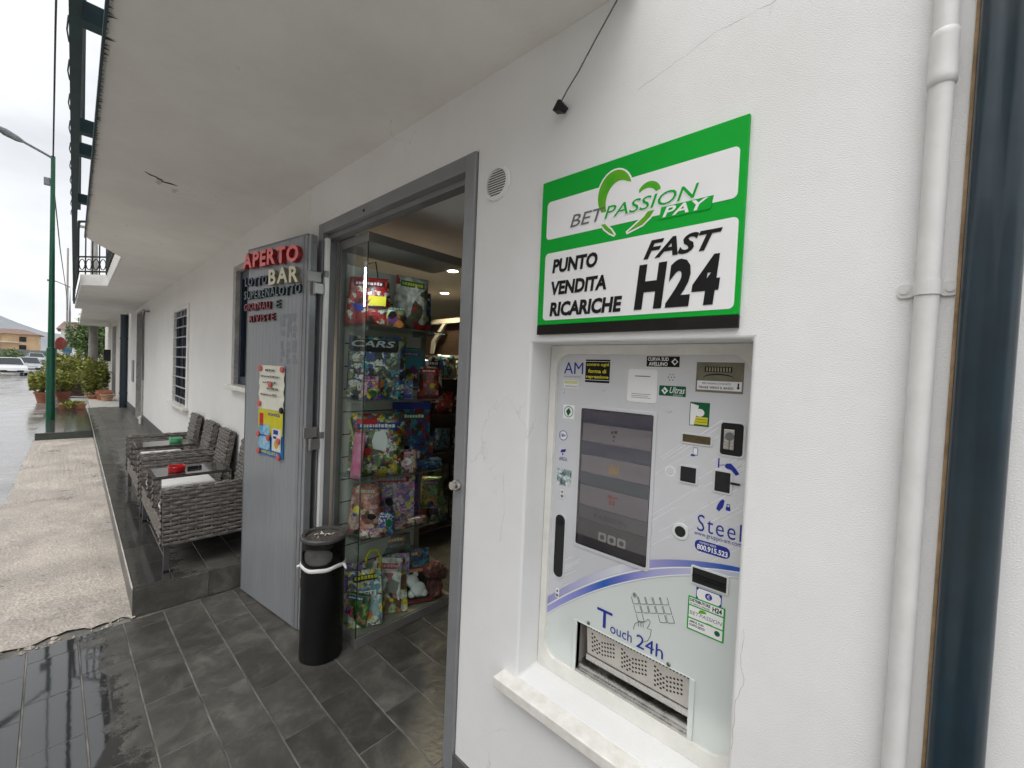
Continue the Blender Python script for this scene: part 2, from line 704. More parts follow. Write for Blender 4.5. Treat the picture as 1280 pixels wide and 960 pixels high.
m_white = pm('white_plastic', (0.78, 0.78, 0.77), 0.4, var=0.03)
m_whiteprint = pm('white_print', (0.80, 0.80, 0.80), 0.5, spec=0.12, var=0.02, scale=4)
m_gasket = pm('cream_gasket', (0.74, 0.73, 0.68), 0.5, var=0.06, scale=12)
m_green = pm('green_print', (0.006, 0.36, 0.035), 0.5, spec=0.12, var=0.05, scale=3)
m_green2 = pm('leaf_green_print', (0.035, 0.36, 0.02), 0.5, spec=0.12, col2=(0.18, 0.40, 0.02), scale=9)
m_darkgreen = pm('dark_green_print', (0.012, 0.11, 0.045), 0.5, spec=0.12)
m_ink = pm('black_ink', (0.014, 0.014, 0.015), 0.5, spec=0.12)
m_greyink = pm('grey_ink', (0.15, 0.15, 0.16), 0.5, spec=0.12)
m_blueink = pm('blue_ink', (0.025, 0.04, 0.28), 0.5, spec=0.12)
m_yellowink = pm('yellow_ink', (0.62, 0.55, 0.04), 0.5, spec=0.12)
m_redink = pm('red_ink', (0.50, 0.02, 0.03), 0.5, spec=0.12)
m_strip = pm('black_sign_strip', (0.016, 0.014, 0.013), 0.5, spec=0.12, var=0.4, scale=4)
m_marble = pm('marble_sill', (0.67, 0.645, 0.59), 0.35, col2=(0.80, 0.785, 0.745), scale=26, detail=9, bump=0.12, bscale=60)
m_panel = pm('silver_panel', (0.64, 0.65, 0.68), 0.26, 0.2, var=0.04, scale=3, coat=0.3)
m_panelw = pm('panel_reflection_tint', (0.68, 0.72, 0.70), 0.22, 0.1, var=0.03, scale=3, coat=0.35)  # whiter green of the reflection on the lower panel, put into its base colour
m_chrome = pm('steel_brushed', (0.55, 0.54, 0.52), 0.28, 1.0, var=0.12, scale=20, rvar=0.1)
m_plate = pm('perforated_steel', (0.56, 0.53, 0.49), 0.42, 0.55, var=0.12, scale=12, rvar=0.1)
m_silverline = pm('pale_line_print', (0.80, 0.80, 0.83), 0.3)
m_screen = pm('screen_glass', (0.016, 0.015, 0.022), 0.08, coat=0.6)
m_pipe = pm('painted_pipe', (0.66, 0.655, 0.645), 0.45, var=0.06, scale=9, bump=0.06, bscale=50)
m_teal = pm('teal_steel', (0.008, 0.024, 0.036), 0.32, 0.0, var=0.2, scale=7, bump=0.03, bscale=30, coat=0.25)
m_tealdull = pm('teal_rail_paint', (0.012, 0.045, 0.055), 0.5, 0.2, var=0.25, scale=8)
m_lamp = pm('green_lamp_paint', (0.006, 0.085, 0.045), 0.32, 0.1, var=0.15, scale=4)
m_lamphead = pm('grey_lamp_metal', (0.20, 0.21, 0.22), 0.4, 0.6, var=0.1)
m_sealant = pm('brown_sealant', (0.36, 0.24, 0.13), 0.8, var=0.3, scale=20)
m_shade = pm('grey_balcony_sheet', (0.20, 0.205, 0.21), 0.8, var=0.12, scale=6)
m_iron = pm('black_ironwork', (0.02, 0.022, 0.024), 0.55, 0.3, var=0.2, scale=15)
m_drip = pm('drip_stain', (0.09, 0.08, 0.07), 0.9, var=0.4, scale=40)
m_grout = pm('light_grout', (0.21, 0.20, 0.18), 0.8, col2=(0.045, 0.043, 0.038), scale=4.5, detail=8)
m_tile = slate('slate_tile', 1.10, (0.05, -1.0, 0))
m_tilestep = slate('slate_tile_wet', 0.95, (0.0, -1.25, 0), 0.75, 1.25)
m_skirt = pm('dark_skirting', (0.075, 0.075, 0.073), 0.45, var=0.25, scale=6)
m_alu = pm('case_aluminium', (0.30, 0.295, 0.285), 0.42, 0.6, var=0.06, scale=8)
m_slatwall = pm('white_slatwall', (0.62, 0.62, 0.58), 0.55, var=0.04, scale=5)
m_glass = glass('case_glass')
m_shelfglass = glass('shelf_glass', (0.86, 0.93, 0.90))
m_glassedge = pm('glass_edge', (0.02, 0.055, 0.045), 0.15)
m_winglass = pm('window_glass', (0.012, 0.016, 0.022), 0.06, coat=0.3)
m_winblue = pm('navy_shutter', (0.010, 0.022, 0.045), 0.45, var=0.15, scale=6)
m_bar = pm('pale_bar', (0.34, 0.36, 0.38), 0.5, 0.2, var=0.1)
m_stone = pm('grey_stone', (0.38, 0.37, 0.35), 0.7, var=0.22, scale=14, detail=8)
m_room = pm('room_paint', (0.55, 0.51, 0.45), 0.8, var=0.05, scale=3)
m_ceil = pm('room_ceiling_paint', (0.78, 0.76, 0.72), 0.8, var=0.04, scale=3)
m_wood = pm('dark_wood', (0.035, 0.02, 0.013), 0.45, var=0.35, scale=5, stretch=(1, 8, 8))
m_bulb = emit('lamp_glow', (1.0, 0.80, 0.55), 24.0)
m_asphalt = pm('wet_asphalt', (0.10, 0.098, 0.096), 0.17, col2=(0.30, 0.29, 0.28), scale=1.3, detail=9, rvar=0.13, bump=0.12, bscale=9, bdist=0.02)
m_ground = pm('verge_ground', (0.26, 0.25, 0.23), 0.8, col2=(0.40, 0.385, 0.36), scale=0.6, detail=9)
m_orange = pm('ochre_render', (0.62, 0.43, 0.26), 0.85, var=0.12, scale=0.6)
m_roof = pm('roof_tile_clay', (0.19, 0.125, 0.10), 0.85, var=0.2, scale=2)
m_farwall = pm('grey_retaining_wall', (0.17, 0.175, 0.17), 0.9, var=0.2, scale=0.8)
m_hill = pm('far_hill', (0.21, 0.23, 0.25), 1.0, col2=(0.27, 0.285, 0.30), scale=0.02, detail=8)
m_terra = pm('terracotta', (0.34, 0.13, 0.075), 0.75, var=0.2, scale=9)
m_soil = pm('soil', (0.05, 0.035, 0.025), 0.95, var=0.4, scale=40)
m_leafA = pm('leaf_yellow_green', (0.12, 0.16, 0.03), 0.55, col2=(0.34, 0.34, 0.06), scale=4, rnd=0.1)
m_leafB = pm('leaf_green', (0.05, 0.105, 0.025), 0.55, col2=(0.13, 0.19, 0.05), scale=4, rnd=0.1)
m_bark = pm('bark', (0.13, 0.115, 0.10), 0.9, var=0.3, scale=20)
m_concpole = pm('concrete_pole', (0.26, 0.25, 0.235), 0.9, var=0.15, scale=6)


def concrete_mat():
    m, t, b = new_mat('rough_concrete')
    N, L = t.nodes, t.links
    g = N.new('ShaderNodeNewGeometry')
    n1 = N.new('ShaderNodeTexNoise')
    n1.inputs['Scale'].default_value = 2.2
    n1.inputs['Detail'].default_value = 9
    n1.inputs['Roughness'].default_value = 0.7
    L.new(g.outputs['Position'], n1.inputs['Vector'])
    n2 = N.new('ShaderNodeTexNoise')
    n2.inputs['Scale'].default_value = 70
    n2.inputs['Detail'].default_value = 5
    n2.inputs['Roughness'].default_value = 0.75
    L.new(g.outputs['Position'], n2.inputs['Vector'])
    r1 = N.new('ShaderNodeValToRGB')
    e = r1.color_ramp.elements
    e[0].position = 0.30
    e[0].color = (0.29, 0.26, 0.23, 1)
    e[1].position = 0.62
    e[1].color = (0.55, 0.495, 0.435, 1)
    L.new(n1.outputs['Fac'], r1.inputs[0])
    r2_ = N.new('ShaderNodeValToRGB')
    e = r2_.color_ramp.elements
    e[0].position = 0.36
    e[0].color = (0.50, 0.48, 0.46, 1)
    e[1].position = 0.60
    e[1].color = (1.10, 1.10, 1.10, 1)
    L.new(n2.outputs['Fac'], r2_.inputs[0])
    mu = N.new('ShaderNodeMix')
    mu.data_type = 'RGBA'
    mu.blend_type = 'MULTIPLY'
    mu.inputs[0].default_value = 1.0
    L.new(r1.outputs[0], mu.inputs[6])
    L.new(r2_.outputs[0], mu.inputs[7])
    L.new(mu.outputs[2], b.inputs['Base Color'])
    rq = N.new('ShaderNodeMapRange')
    rq.inputs[1].default_value = 0.35
    rq.inputs[2].default_value = 0.6
    rq.inputs[3].default_value = 0.22
    rq.inputs[4].default_value = 0.7
    L.new(n1.outputs['Fac'], rq.inputs[0])
    L.new(rq.outputs[0], b.inputs['Roughness'])
    ad = N.new('ShaderNodeMath')
    ad.operation = 'MULTIPLY_ADD'
    ad.inputs[1].default_value = 3.0
    L.new(n1.outputs['Fac'], ad.inputs[0])
    L.new(n2.outputs['Fac'], ad.inputs[2])
    bp = N.new('ShaderNodeBump')
    bp.inputs['Strength'].default_value = 0.7
    bp.inputs['Distance'].default_value = 0.012
    L.new(ad.outputs[0], bp.inputs['Height'])
    L.new(bp.outputs[0], b.inputs['Normal'])
    return m


m_concrete = concrete_mat()

# ------------------------------------------------------------------ ground, road, paving
GP = [(60, 0.0), (-3.6, 0.0), (-12.0, 0.06), (-24, 0.05), (-50, -0.33), (-68, -0.33), (-95, 0.10), (-130, 0.3), (-900, 0.5)]


def gz(x):
    for (a, za), (b, zb) in zip(GP, GP[1:]):
        if x <= a and x >= b:
            return za + (zb - za) * (a - x) / (a - b)
    return GP[0][1] if x > 0 else GP[-1][1]


def strip(mb, xs, y0, y1, dz, ny=1, jit=0.0):
    vs, fs = [], []
    for i, x in enumerate(xs):
        for j in range(ny + 1):
            vs.append((x, y0 + (y1 - y0) * j / ny, gz(x) + dz + random.uniform(-jit, jit)))
    n = ny + 1
    for i in range(len(xs) - 1):
        for j in range(ny):
            fs.append((i * n + j, (i + 1) * n + j, (i + 1) * n + j + 1, i * n + j + 1))
    mb.add(vs, fs)


gx = [60, 20, 5, -3.6, -6, -9, -12, -16, -20, -24, -30, -40, -50, -60, -68, -80, -95, -130, -250, -500, -900]
g = MB(FM)
strip(g, gx, -500, 500, -0.06)
g.build('ground', m_ground, kind='structure')
g = MB(FM)
strip(g, [-7.0, -9, -12, -16, -20, -24, -30, -40, -50, -60, -68, -80, -95, -130, -250], -9.5, -1.2, -0.006, 12, 0.004)
g.build('road', m_asphalt, kind='structure')

# concrete apron: a broken near edge over the tiles, a strip along the pavement, wide near the camera
g = MB(FM)
xs = [-3.66 - 0.16 * i for i in range(57)]
ys_n = 70


def apron_y(x):
    return -1.62 if x < -7.05 else -4.6


vs, fs = [], []
for i, x in enumerate(xs):
    ya = apron_y(x)
    for j in range(ys_n + 1):
        y = -0.8 + (ya + 0.8) * (j / ys_n) ** 1.4
        xx = x
        if i == 0:
            xx = x + random.uniform(-0.022, 0.022) + 0.030 * math.sin(j * 0.9) + 0.02 * math.sin(j * 0.37)
        vs.append((xx, y + (random.uniform(-.012, .012) if j == ys_n else 0), gz(x) + 0.004 + random.uniform(-0.003, 0.004) + (0.006 if i < 2 else 0)))
n = ys_n + 1
for i in range(len(xs) - 1):
    for j in range(ys_n):
        fs.append((i * n + j, i * n + j + 1, (i + 1) * n + j + 1, (i + 1) * n + j))
g.add(vs, fs)
g.build('concrete_apron', m_concrete, smooth=True, kind='structure')
# crumbled bits along the broken edge
g = MB(FM)
for k in range(60):
    x, y = -3.66 + random.uniform(-0.07, 0.06), -0.86 - random.random() ** 1.2 * 1.4
    s_ = random.uniform(0.006, 0.022)
    h_ = random.uniform(0.005, 0.012)
    pts = [(x + s_ * math.cos(a) * random.uniform(.6, 1.3), y + s_ * math.sin(a) * random.uniform(.6, 1.3)) for a in (0.2, 1.4, 2.6, 3.7, 5.1)]
    g.add([(a, b, 0.002) for a, b in pts] + [(x, y, 0.006 + h_)], [(0, 1, 5), (1, 2, 5), (2, 3, 5), (3, 4, 5), (4, 0, 5)])
g.build('concrete_crumbs', m_concrete, kind='stuff')
bpy.data.objects['concrete_crumbs']['label'] = 'crumbled concrete bits along the broken edge'

# tiled entrance floor: bed and one object per tile
bed = MB()
bed.box(-3.95, 0.9, -2.45, 2.05, -0.05, -0.0022)
floor = bed.build('entrance_floor', m_grout, kind='structure')
TL, TW = 0.4085, 0.2045


def tile_mesh(L_, W_, T_, ch=0.0022):
    me = bpy.data.meshes.new('tile')
    a, b = L_ / 2, W_ / 2
    vs = []
    for z, c in ((-T_, 0), (-ch, 0), (0, ch)):
        vs += [(-a + c, -b + c, z), (a - c, -b + c, z), (a - c, b - c, z), (-a + c, b - c, z)]
    fs = [(8, 9, 10, 11)]
    for k in (0, 4):
        for i in range(4):
            fs.append((k + i, k + (i + 1) % 4, k + 4 + (i + 1) % 4, k + 4 + i))
    me.from_pydata(vs, [], fs)
    return me


tm = tile_mesh(TL - 0.0025, TW - 0.0055, 0.012)
tm.materials.append(m_tile)
offs = {-4: -2.278, -3: -2.558, -2: -2.0, -1: -2.099, 0: -1.819, 1: -2.0}
half = {}


def put_tile(me, x, y, z, parent, rz=0.0):
    o = link(bpy.data.objects.new('tile', me))
    o.parent = parent
    o.location = (x, y, z)
    o.rotation_euler = (random.uniform(-1, 1) * 0.0025, random.uniform(-1, 1) * 0.002, rz)
    return o


for k in range(-12, 10):
    y0 = -0.036 + k * TW
    off = offs.get(k, random.uniform(-2.4, -2.0))
    x = off + TL / 2 + 7 * TL
    while x + TL / 2 > -3.61:
        l = x - TL / 2
        if l > -3.66:
            put_tile(tm, x, y0 + TW / 2, random.uniform(-0.0006, 0.0006), floor)
        else:
            w = (x + TL / 2) - (-3.63)
            if w > 0.015:
                key = round(w, 3)
                if key not in half:
                    half[key] = tile_mesh(w - 0.003, TW - 0.0055, 0.012)
                    half[key].materials.append(m_tile)
                put_tile(half[key], -3.63 + w / 2, y0 + TW / 2, 0, floor)
        x -= TL

# raised pavement along the facade: body, tiles, riser tiles, light nosing
pv = MB(FM)
pv.box(-17.0, -3.645, -0.812, 0.1, -0.1, 0.1885)
pave = pv.build('pavement', m_grout, kind='structure')
pm_ = tile_mesh(0.405 - 0.006, 0.2035 - 0.004, 0.010)
pm_.materials.append(m_tilestep)


def put_tile_F(me, x, y, z, parent, rot=None):
    o = link(bpy.data.objects.new('tile', me))
    o.parent = parent
    M_ = FM @ Matrix.Translation((x, y, z)) @ (rot if rot is not None else I4) @ Matrix.Rotation(random.uniform(-1, 1) * 0.002, 4, 'X')
    o.matrix_basis = M_
    return o


for j in range(4):
    x = -3.64 - 0.2025 - (0.1 if j % 2 else 0.0)
    k = 0
    if j % 2:
        hm = tile_mesh(0.096, 0.1995, 0.010)
        hm.materials.append(m_tilestep)
        put_tile_F(hm, -3.64 - 0.05, -0.818 + 0.2045 * (j + 0.5), 0.2, pave)
    while x > -17.0:
        put_tile_F(pm_, x, -0.818 + 0.2045 * (j + 0.5), 0.2, pave)
        x -= 0.405
rm = tile_mesh(0.41, 0.185, 0.008)
rm.materials.append(m_tilestep)
ROTX = Matrix.Rotation(R(90), 4, 'Y') @ Matrix.Rotation(R(90), 4, 'Z')
for k in range(2):
    put_tile_F(rm, -3.634, -0.818 + 0.2075 + k * 0.415, 0.098, pave, ROTX)
rs = tile_mesh(0.403, 0.175, 0.006)
rs.materials.append(m_tilestep)
ROTY = Matrix.Rotation(R(90), 4, 'X')
for k in range(24):
    put_tile_F(rs, -3.64 - 0.2025 - k * 0.405, -0.822, 0.097, pave, ROTY)
nz_ = MB(FM)
nz_.box(-17.0, -3.64, -0.8275, -0.8205, 0.188, 0.2025)
nz_.build('edge_trim', pm('pale_edge_trim', (0.42, 0.41, 0.38), 0.5, var=0.3, scale=6), pave)

# small tiled plinth round the lamp post
pl = MB(FM)
pl.box(-17.2, -11.85, -1.6, -0.842, -0.05, 0.185)
plinth = pl.build('lamp_plinth', pm('plinth_side', (0.05, 0.06, 0.05), 0.5, var=0.2), kind='structure')
ptm = tile_mesh(0.443, 0.375, 0.012)
ptm.materials.append(m_tilestep)
for i in range(12):
    for j in range(2):
        put_tile_F(ptm, -11.85 - 0.223 - i * 0.446, -1.6 + 0.1895 + j * 0.379, 0.2, plinth)

# ------------------------------------------------------------------ the building
bld = thing('shop_building', 'white stucco shop building with balcony slab, doorway and windows', 'building', (-3, 0.3, 0))


def holed_wall(mb, x0, x1, z0, z1, y0, y1, holes, fz=I4):
    xs_ = sorted({x0, x1} | {h[0] for h in holes} | {h[1] for h in holes})
    zs_ = sorted({z0, z1} | {h[2] for h in holes} | {h[3] for h in holes})

    def solid(i, j):
        if i < 0 or j < 0 or i >= len(xs_) - 1 or j >= len(zs_) - 1:
            return False
        cx, cz = (xs_[i] + xs_[i + 1]) / 2, (zs_[j] + zs_[j + 1]) / 2
        return not any(h[0] < cx < h[1] and h[2] < cz < h[3] for h in holes)
    idx = {}
    vs, fs = [], []

    def V(i, j, k):
        if (i, j, k) not in idx:
            idx[(i, j, k)] = len(vs)
            vs.append((xs_[i], (y0, y1)[k], zs_[j]))
        return idx[(i, j, k)]
    for i in range(len(xs_) - 1):
        for j in range(len(zs_) - 1):
            if not solid(i, j):
                continue
            fs.append((V(i, j, 0), V(i + 1, j, 0), V(i + 1, j + 1, 0), V(i, j + 1, 0)))
            fs.append((V(i, j, 1), V(i, j + 1, 1), V(i + 1, j + 1, 1), V(i + 1, j, 1)))
            if not solid(i - 1, j):
                fs.append((V(i, j, 0), V(i, j + 1, 0), V(i, j + 1, 1), V(i, j, 1)))
            if not solid(i + 1, j):
                fs.append((V(i + 1, j, 0), V(i + 1, j, 1), V(i + 1, j + 1, 1), V(i + 1, j + 1, 0)))
            if not solid(i, j - 1):
                fs.append((V(i, j, 0), V(i, j, 1), V(i + 1, j, 1), V(i + 1, j, 0)))
            if not solid(i, j + 1):
                fs.append((V(i, j + 1, 0), V(i + 1, j + 1, 0), V(i + 1, j + 1, 1), V(i, j + 1, 1)))
    mb.add(vs, fs)


w = MB()
holed_wall(w, -3.0, 3.2, 0.0, 6.4, 0.0, 0.24, [(-2.83, -1.321, 0.0, 2.64), (-0.99, -0.272, 0.602, 1.848)])
w.build('wall', m_wall, bld, bevel=0.009, seg=3)
w = MB(FM)
holed_wall(w, -16.9, -3.0, 0.0, 6.4, 0.0, 0.24, [(-8.45, -7.33, 1.05, 2.44), (-4.79, -3.75, 1.50, 2.60), (-13.95, -12.75, 0.2, 2.78)])
w.build('wall', m_wallfar, bld, bevel=0.008)
# skirtings
s_ = MB()
s_.box(-1.315, 3.2, -0.012, -0.0005, 0.0, 0.096)
s_.build('skirting', m_skirt, bld)
s_ = MB(FM)
s_.box(-12.75, -3.62, -0.014, -0.0005, 0.2, 0.40)
s_.box(-16.6, -13.95, -0.014, -0.0005, 0.2, 0.40)
s_.build('skirting', m_skirt, bld)

# balcony slab with the cut-out further along
SO = [(-0.62, 0.16), (-0.62, -1.035), (-6.13, -1.03), (-7.0, -0.71), (-10.03, -0.70), (-10.45, -1.03), (-16.05, -1.10), (-16.05, 0.16)]
sl = MB(FM)
# convex pieces keep the underside clean
for poly in ([(-0.62, 0.16), (-0.62, -1.035), (-6.13, -1.03), (-7.0, -0.71), (-7.0, 0.16)],
             [(-7.0, 0.16), (-7.0, -0.71), (-10.03, -0.70), (-10.03, 0.16)],
             [(-10.03, 0.16), (-10.03, -0.70), (-10.45, -1.03), (-16.05, -1.10), (-16.05, 0.16)]):
    n = len(poly)
    top = 3.10
    sl.add([(x, y, 2.92) for x, y in poly] + [(x, y, top) for x, y in poly],
           [tuple(range(n)), tuple(reversed(range(n, 2 * n)))])
n = len(SO)
sl.add([(x, y, 2.92) for x, y in SO] + [(x, y, 3.10) for x, y in SO], [(i, n + i, n + (i + 1) % n, (i + 1) % n) for i in range(n)])
slab = sl.build('balcony_slab', m_soffit, bld)
fa = MB(FM)


def band(p, q, z0, z1, th):
    p, q = Vector((*p, 0)), Vector((*q, 0))
    t_ = (q - p).normalized()
    nn = Vector((t_.y, -t_.x, 0)) * th
    vs = []
    for z in (z0, z1):
        vs += [(p.x, p.y, z), (q.x, q.y, z), (q.x + nn.x, q.y + nn.y, z), (p.x + nn.x, p.y + nn.y, z)]
    fa.add(vs, [(0, 3, 2, 1), (4, 5, 6, 7), (0, 1, 5, 4), (1, 2, 6, 5), (2, 3, 7, 6), (3, 0, 4, 7)])


band((-7.0, -0.712), (-10.03, -0.702), 2.914, 3.09, -0.012)
band((-10.03, -0.702), (-10.45, -1.032), 2.913, 3.092, -0.012)
fa.build('fascia', m_fascia, slab)
# metal drip edge and the ragged drips of dirt hanging from it
de = MB(FM)
de.box(-6.1, -0.63, -1.043, -1.034, 2.906, 2.935)
de.build('drip_edge', m_tealdull, slab)
dr = MB(FM)
random.seed(3)
for i in range(150):
    x = -0.75 - i * 0.0358 + random.uniform(-.01, .01)
    l_ = random.uniform(0.004, 0.018) * (1 if random.random() < .85 else 1.8)
    wd = random.uniform(0.004, 0.011)
    dr.add([(x - wd, -1.034, 2.9165), (x + wd, -1.034, 2.9165), (x + random.uniform(-.01, .01), -1.034 + l_, 2.9175)], [(0, 1, 2)])
dr.build('drip_stains', m_drip, slab, kind='stuff')
# spalled plaster flakes on the soffit
fl = MB(FM)
for cx, cy, s0 in ((-3.72, -0.72, 0.06), (-3.83, -0.62, 0.035), (-4.4, -0.75, 0.015), (-5.2, -0.78, 0.02)):
    pts = [(cx + s0 * math.cos(a) * random.uniform(.5, 1.5), cy + s0 * math.sin(a) * random.uniform(.15, .55), 2.9165) for a in [k * 0.7 for k in range(9)]]
    fl.add(pts, [tuple(range(9))])
fl.build('spalled_plaster', pm('spalled_plaster', (0.62, 0.58, 0.52), 0.95, var=0.2, scale=40), slab, kind='stuff')
cr_ = MB(FM)
cr_.tube([(-3.60, -0.80, 2.919), (-3.63, -0.77, 2.9175), (-3.64, -0.74, 2.917), (-3.66, -0.73, 2.9165), (-3.67, -0.71, 2.916), (-3.70, -0.70, 2.916), (-3.695, -0.66, 2.9165), (-3.705, -0.62, 2.9175)], [0.002, 0.004, 0.003, 0.005, 0.004, 0.003, 0.004, 0.001], 5)
cr_.build('plaster_crack', m_dark, slab)

# windows in the far stretch
def window(x0, x1, z0, z1, nbars, ncol):
    fr = MB(FM)
    t = 0.09
    wroot = MB(FM)
    wroot.box(x0, x1, 0.045, 0.06, z0, z1)
    wo = wroot.build('window', m_winglass, bld)
    # surround of pale stone, proud of the wall
    fr.box(x0 - t, x0 + 0.004, -0.022, 0.12, z0, z1 + 0.05)
    fr.box(x1 - 0.004, x1 + t, -0.022, 0.12, z0, z1 + 0.05)
    fr.box(x0 + 0.004, x1 - 0.004, -0.021, 0.12, z1 - 0.004, z1 + 0.05)
    fr.build('frame', m_stone if nbars == 0 else m_fascia, wo, bevel=0.004)
    sl_ = MB(FM)
    sl_.box(x0 - t - 0.04, x1 + t + 0.04, -0.075, 0.12, z0 - 0.045, z0 - 0.001)
    sl_.build('sill', m_marble, wo, bevel=0.005)
    sh = MB(FM)
    xm = (x0 + x1) / 2
    for a, b in ((x0 + 0.01, xm - 0.004), (xm + 0.004, x1 - 0.01)):
        sh = MB(FM)
        sh.box(a, a + 0.06, 0.016, 0.044, z0 + 0.004, z1 - 0.006)
        sh.box(b - 0.06, b, 0.016, 0.044, z0 + 0.004, z1 - 0.006)
        sh.box(a + 0.06, b - 0.06, 0.018, 0.043, z1 - 0.08, z1 - 0.007)
        sh.box(a + 0.06, b - 0.06, 0.018, 0.043, z0 + 0.005, z0 + 0.08)
        sh.build('sash', m_winblue, wo)
    for i in range(nbars):
        z = z0 + (z1 - z0) * (i + 0.7) / (nbars + 0.4)
        bb = MB(FM)
        bb.cyl((x0, -0.008, z), (x1, -0.008, z), 0.011, n=8)
        bb.build('bar', m_bar, wo)
    for i in range(ncol):
        x = x0 + (x1 - x0) * (i + 1) / (ncol + 1)
        bb = MB(FM)
        bb.box(x - 0.01, x + 0.01, 0.004, 0.012, z0, z1)
        bb.build('bar', m_iron, wo)
    return wo


window(-8.45, -7.33, 1.05, 2.44, 9, 3)
window(-4.79, -3.75, 1.50, 2.60, 0, 1)
# stone-lined doorway further along
dd_ = MB(FM)
dd_.box(-13.95, -12.75, 0.2, 0.22, 0.2, 2.78)
dor = dd_.build('side_door', pm('brown_door', (0.10, 0.075, 0.055), 0.5, var=0.2, scale=4), bld)
t_ = MB(FM)
t_.box(-13.955, -13.93, -0.03, 0.199, 0.2, 2.78)
t_.box(-12.77, -12.6, -0.03, 0.199, 0.2, 2.80)
t_.box(-13.93, -12.77, -0.029, 0.199, 2.755, 2.80)
t_.build('stone_surround', m_stone, dor)
t_ = MB(FM)
t_.box(-12.80, -12.56, -0.06, -0.031, 0.2, 0.36)
t_.build('threshold_block', m_fascia, dor)
t_ = MB(FM)
t_.tube([(-12.45, -0.03, 1.2), (-12.5, -0.04, 2.2), (-12.4, -0.045, 2.6), (-12.1, -0.04, 2.72), (-11.7, -0.02, 2.68)], 0.018, 6)
t_.build('wall_cable', m_greyink, bld)
t_ = MB(FM)
t_.box(-15.15, -14.8, -0.03, -0.001, 1.05, 1.62)
t_.build('meter_box', pm('meter_grey', (0.30, 0.31, 0.32), 0.5), bld, bevel=0.006)

# round louvred air vent
W0 = wall_frame(0.0)
vc = (-1.20, 2.477)
v_ = MB()
ring = circ(vc[0], vc[1], 0.070, n=40)
inner = circ(vc[0], vc[1], 0.054, n=40)
k = 40
vs = [W0(a, b, 0.001) for a, b in ring] + [W0(a, b, 0.010) for a, b in circ(vc[0], vc[1], 0.066, n=40)] + [W0(a, b, 0.011) for a, b in inner] + [W0(a, b, -0.0) for a, b in inner]
fs = []
for l in range(3):
    fs += [(l * k + i, l * k + (i + 1) % k, (l + 1) * k + (i + 1) % k, (l + 1) * k + i) for i in range(k)]
v_.add(vs, fs)
vent = v_.build('air_vent', m_wall, bld, smooth=False)
v_ = MB()
v_.plate(W0, inner, 0.0005, 0.0015)
v_.build('vent_backing', pm('vent_shadow_plate', (0.12, 0.11, 0.10), 0.8), vent)
for i in range(11):
    z = vc[1] - 0.0475 + i * 0.0095
    h_ = math.sqrt(max(0, 0.0535 ** 2 - (z - vc[1]) ** 2))
    q = MB()
    q.add([W0(vc[0] - h_, z - 0.0032, 0.0098), W0(vc[0] + h_, z - 0.0032, 0.0098), W0(vc[0] + h_, z + 0.0028, 0.0045), W0(vc[0] - h_, z + 0.0028, 0.0045),
           W0(vc[0] - h_, z - 0.0047, 0.0090), W0(vc[0] + h_, z - 0.0047, 0.0090), W0(vc[0] + h_, z + 0.0018, 0.0025), W0(vc[0] - h_, z + 0.0018, 0.0025)],
          [(0, 1, 2, 3), (4, 7, 6, 5), (0, 4, 5, 1), (2, 6, 7, 3), (1, 5, 6, 2), (0, 3, 7, 4)])
    q.build('slat', m_wall, vent)

# marble sill of the kiosk recess
s_ = MB()
s_.box(-1.058, -0.205, -0.058, 0.139, 0.562, 0.6015)
s_.build('marble_sill', m_marble, bld, bevel=0.004)

# door frame of grey steel
df = MB()
df.box(-2.83, -2.766, -0.012, 0.085, 0.0, 2.64)
df.box(-1.385, -1.3215, -0.012, 0.085, 0.0, 2.64)
df.box(-2.766, -1.385, -0.011, 0.085, 2.573, 2.64)
dfo = df.build('door_frame', m_frame, bld, bevel=0.004)
t_ = MB()
t_.box(-2.766, -1.385, 0.03, 0.084, 2.545, 2.572)
t_.build('door_stop', m_frame, dfo)
t_ = MB()
t_.box(-2.745, -2.715, -0.008, 0.02, 0.05, 2.54)
t_.build('white_conduit', m_white, dfo, bevel=0.004)
for z in (2.31, 1.28):
    t_ = MB()
    t_.box(-2.752, -2.708, -0.012, 0.01, z - 0.02, z + 0.02)
    t_.build('conduit_clip', m_alu, dfo)
t_ = MB()
t_.cyl((-1.352, -0.012, 1.252), (-1.352, -0.03, 1.252), 0.022, n=18)
t_.cyl((-1.352, -0.03, 1.252), (-1.352, -0.048, 1.252), 0.012, 0.018, n=18)
t_.build('lock_cylinder', m_chrome, dfo, smooth=False, bevel=0.002)
t_ = MB()
t_.cyl((-2.24, -0.0115, 2.602), (-2.24, -0.014, 2.602), 0.008, n=10)
t_.build('screw_hole', m_dark, dfo)

# ------------------------------------------------------------------ green sign above the kiosk
SG = thing('shop_sign', 'green and white betting top-up sign board on stucco wall above the kiosk', 'sign', (-0.63, -0.002, 1.875))
SF = wall_frame(-0.001)
b_ = MB()
b_.rect(SF, -0.957, -0.304, 1.909, 2.407, 0.0, 0.012)
b_.build('board', m_green, SG, bevel=0.0015)
b_ = MB()
b_.rect(SF, -0.957, -0.304, 1.876, 1.9085, 0.0, 0.0115)
b_.build('bottom_strip', m_strip, SG)
b_ = MB()
b_.plate(SF, rrect(-0.932, -0.322, 2.204, 2.334, 0.014), 0.0122, 0.0128)
b_.build('white_field', m_whiteprint, SG)
b_ = MB()
b_.plate(SF, rrect(-0.932, -0.316, 1.924, 2.156, 0.014), 0.0122, 0.0128)
b_.build('white_field', m_whiteprint, SG)
w1 = 0.0142


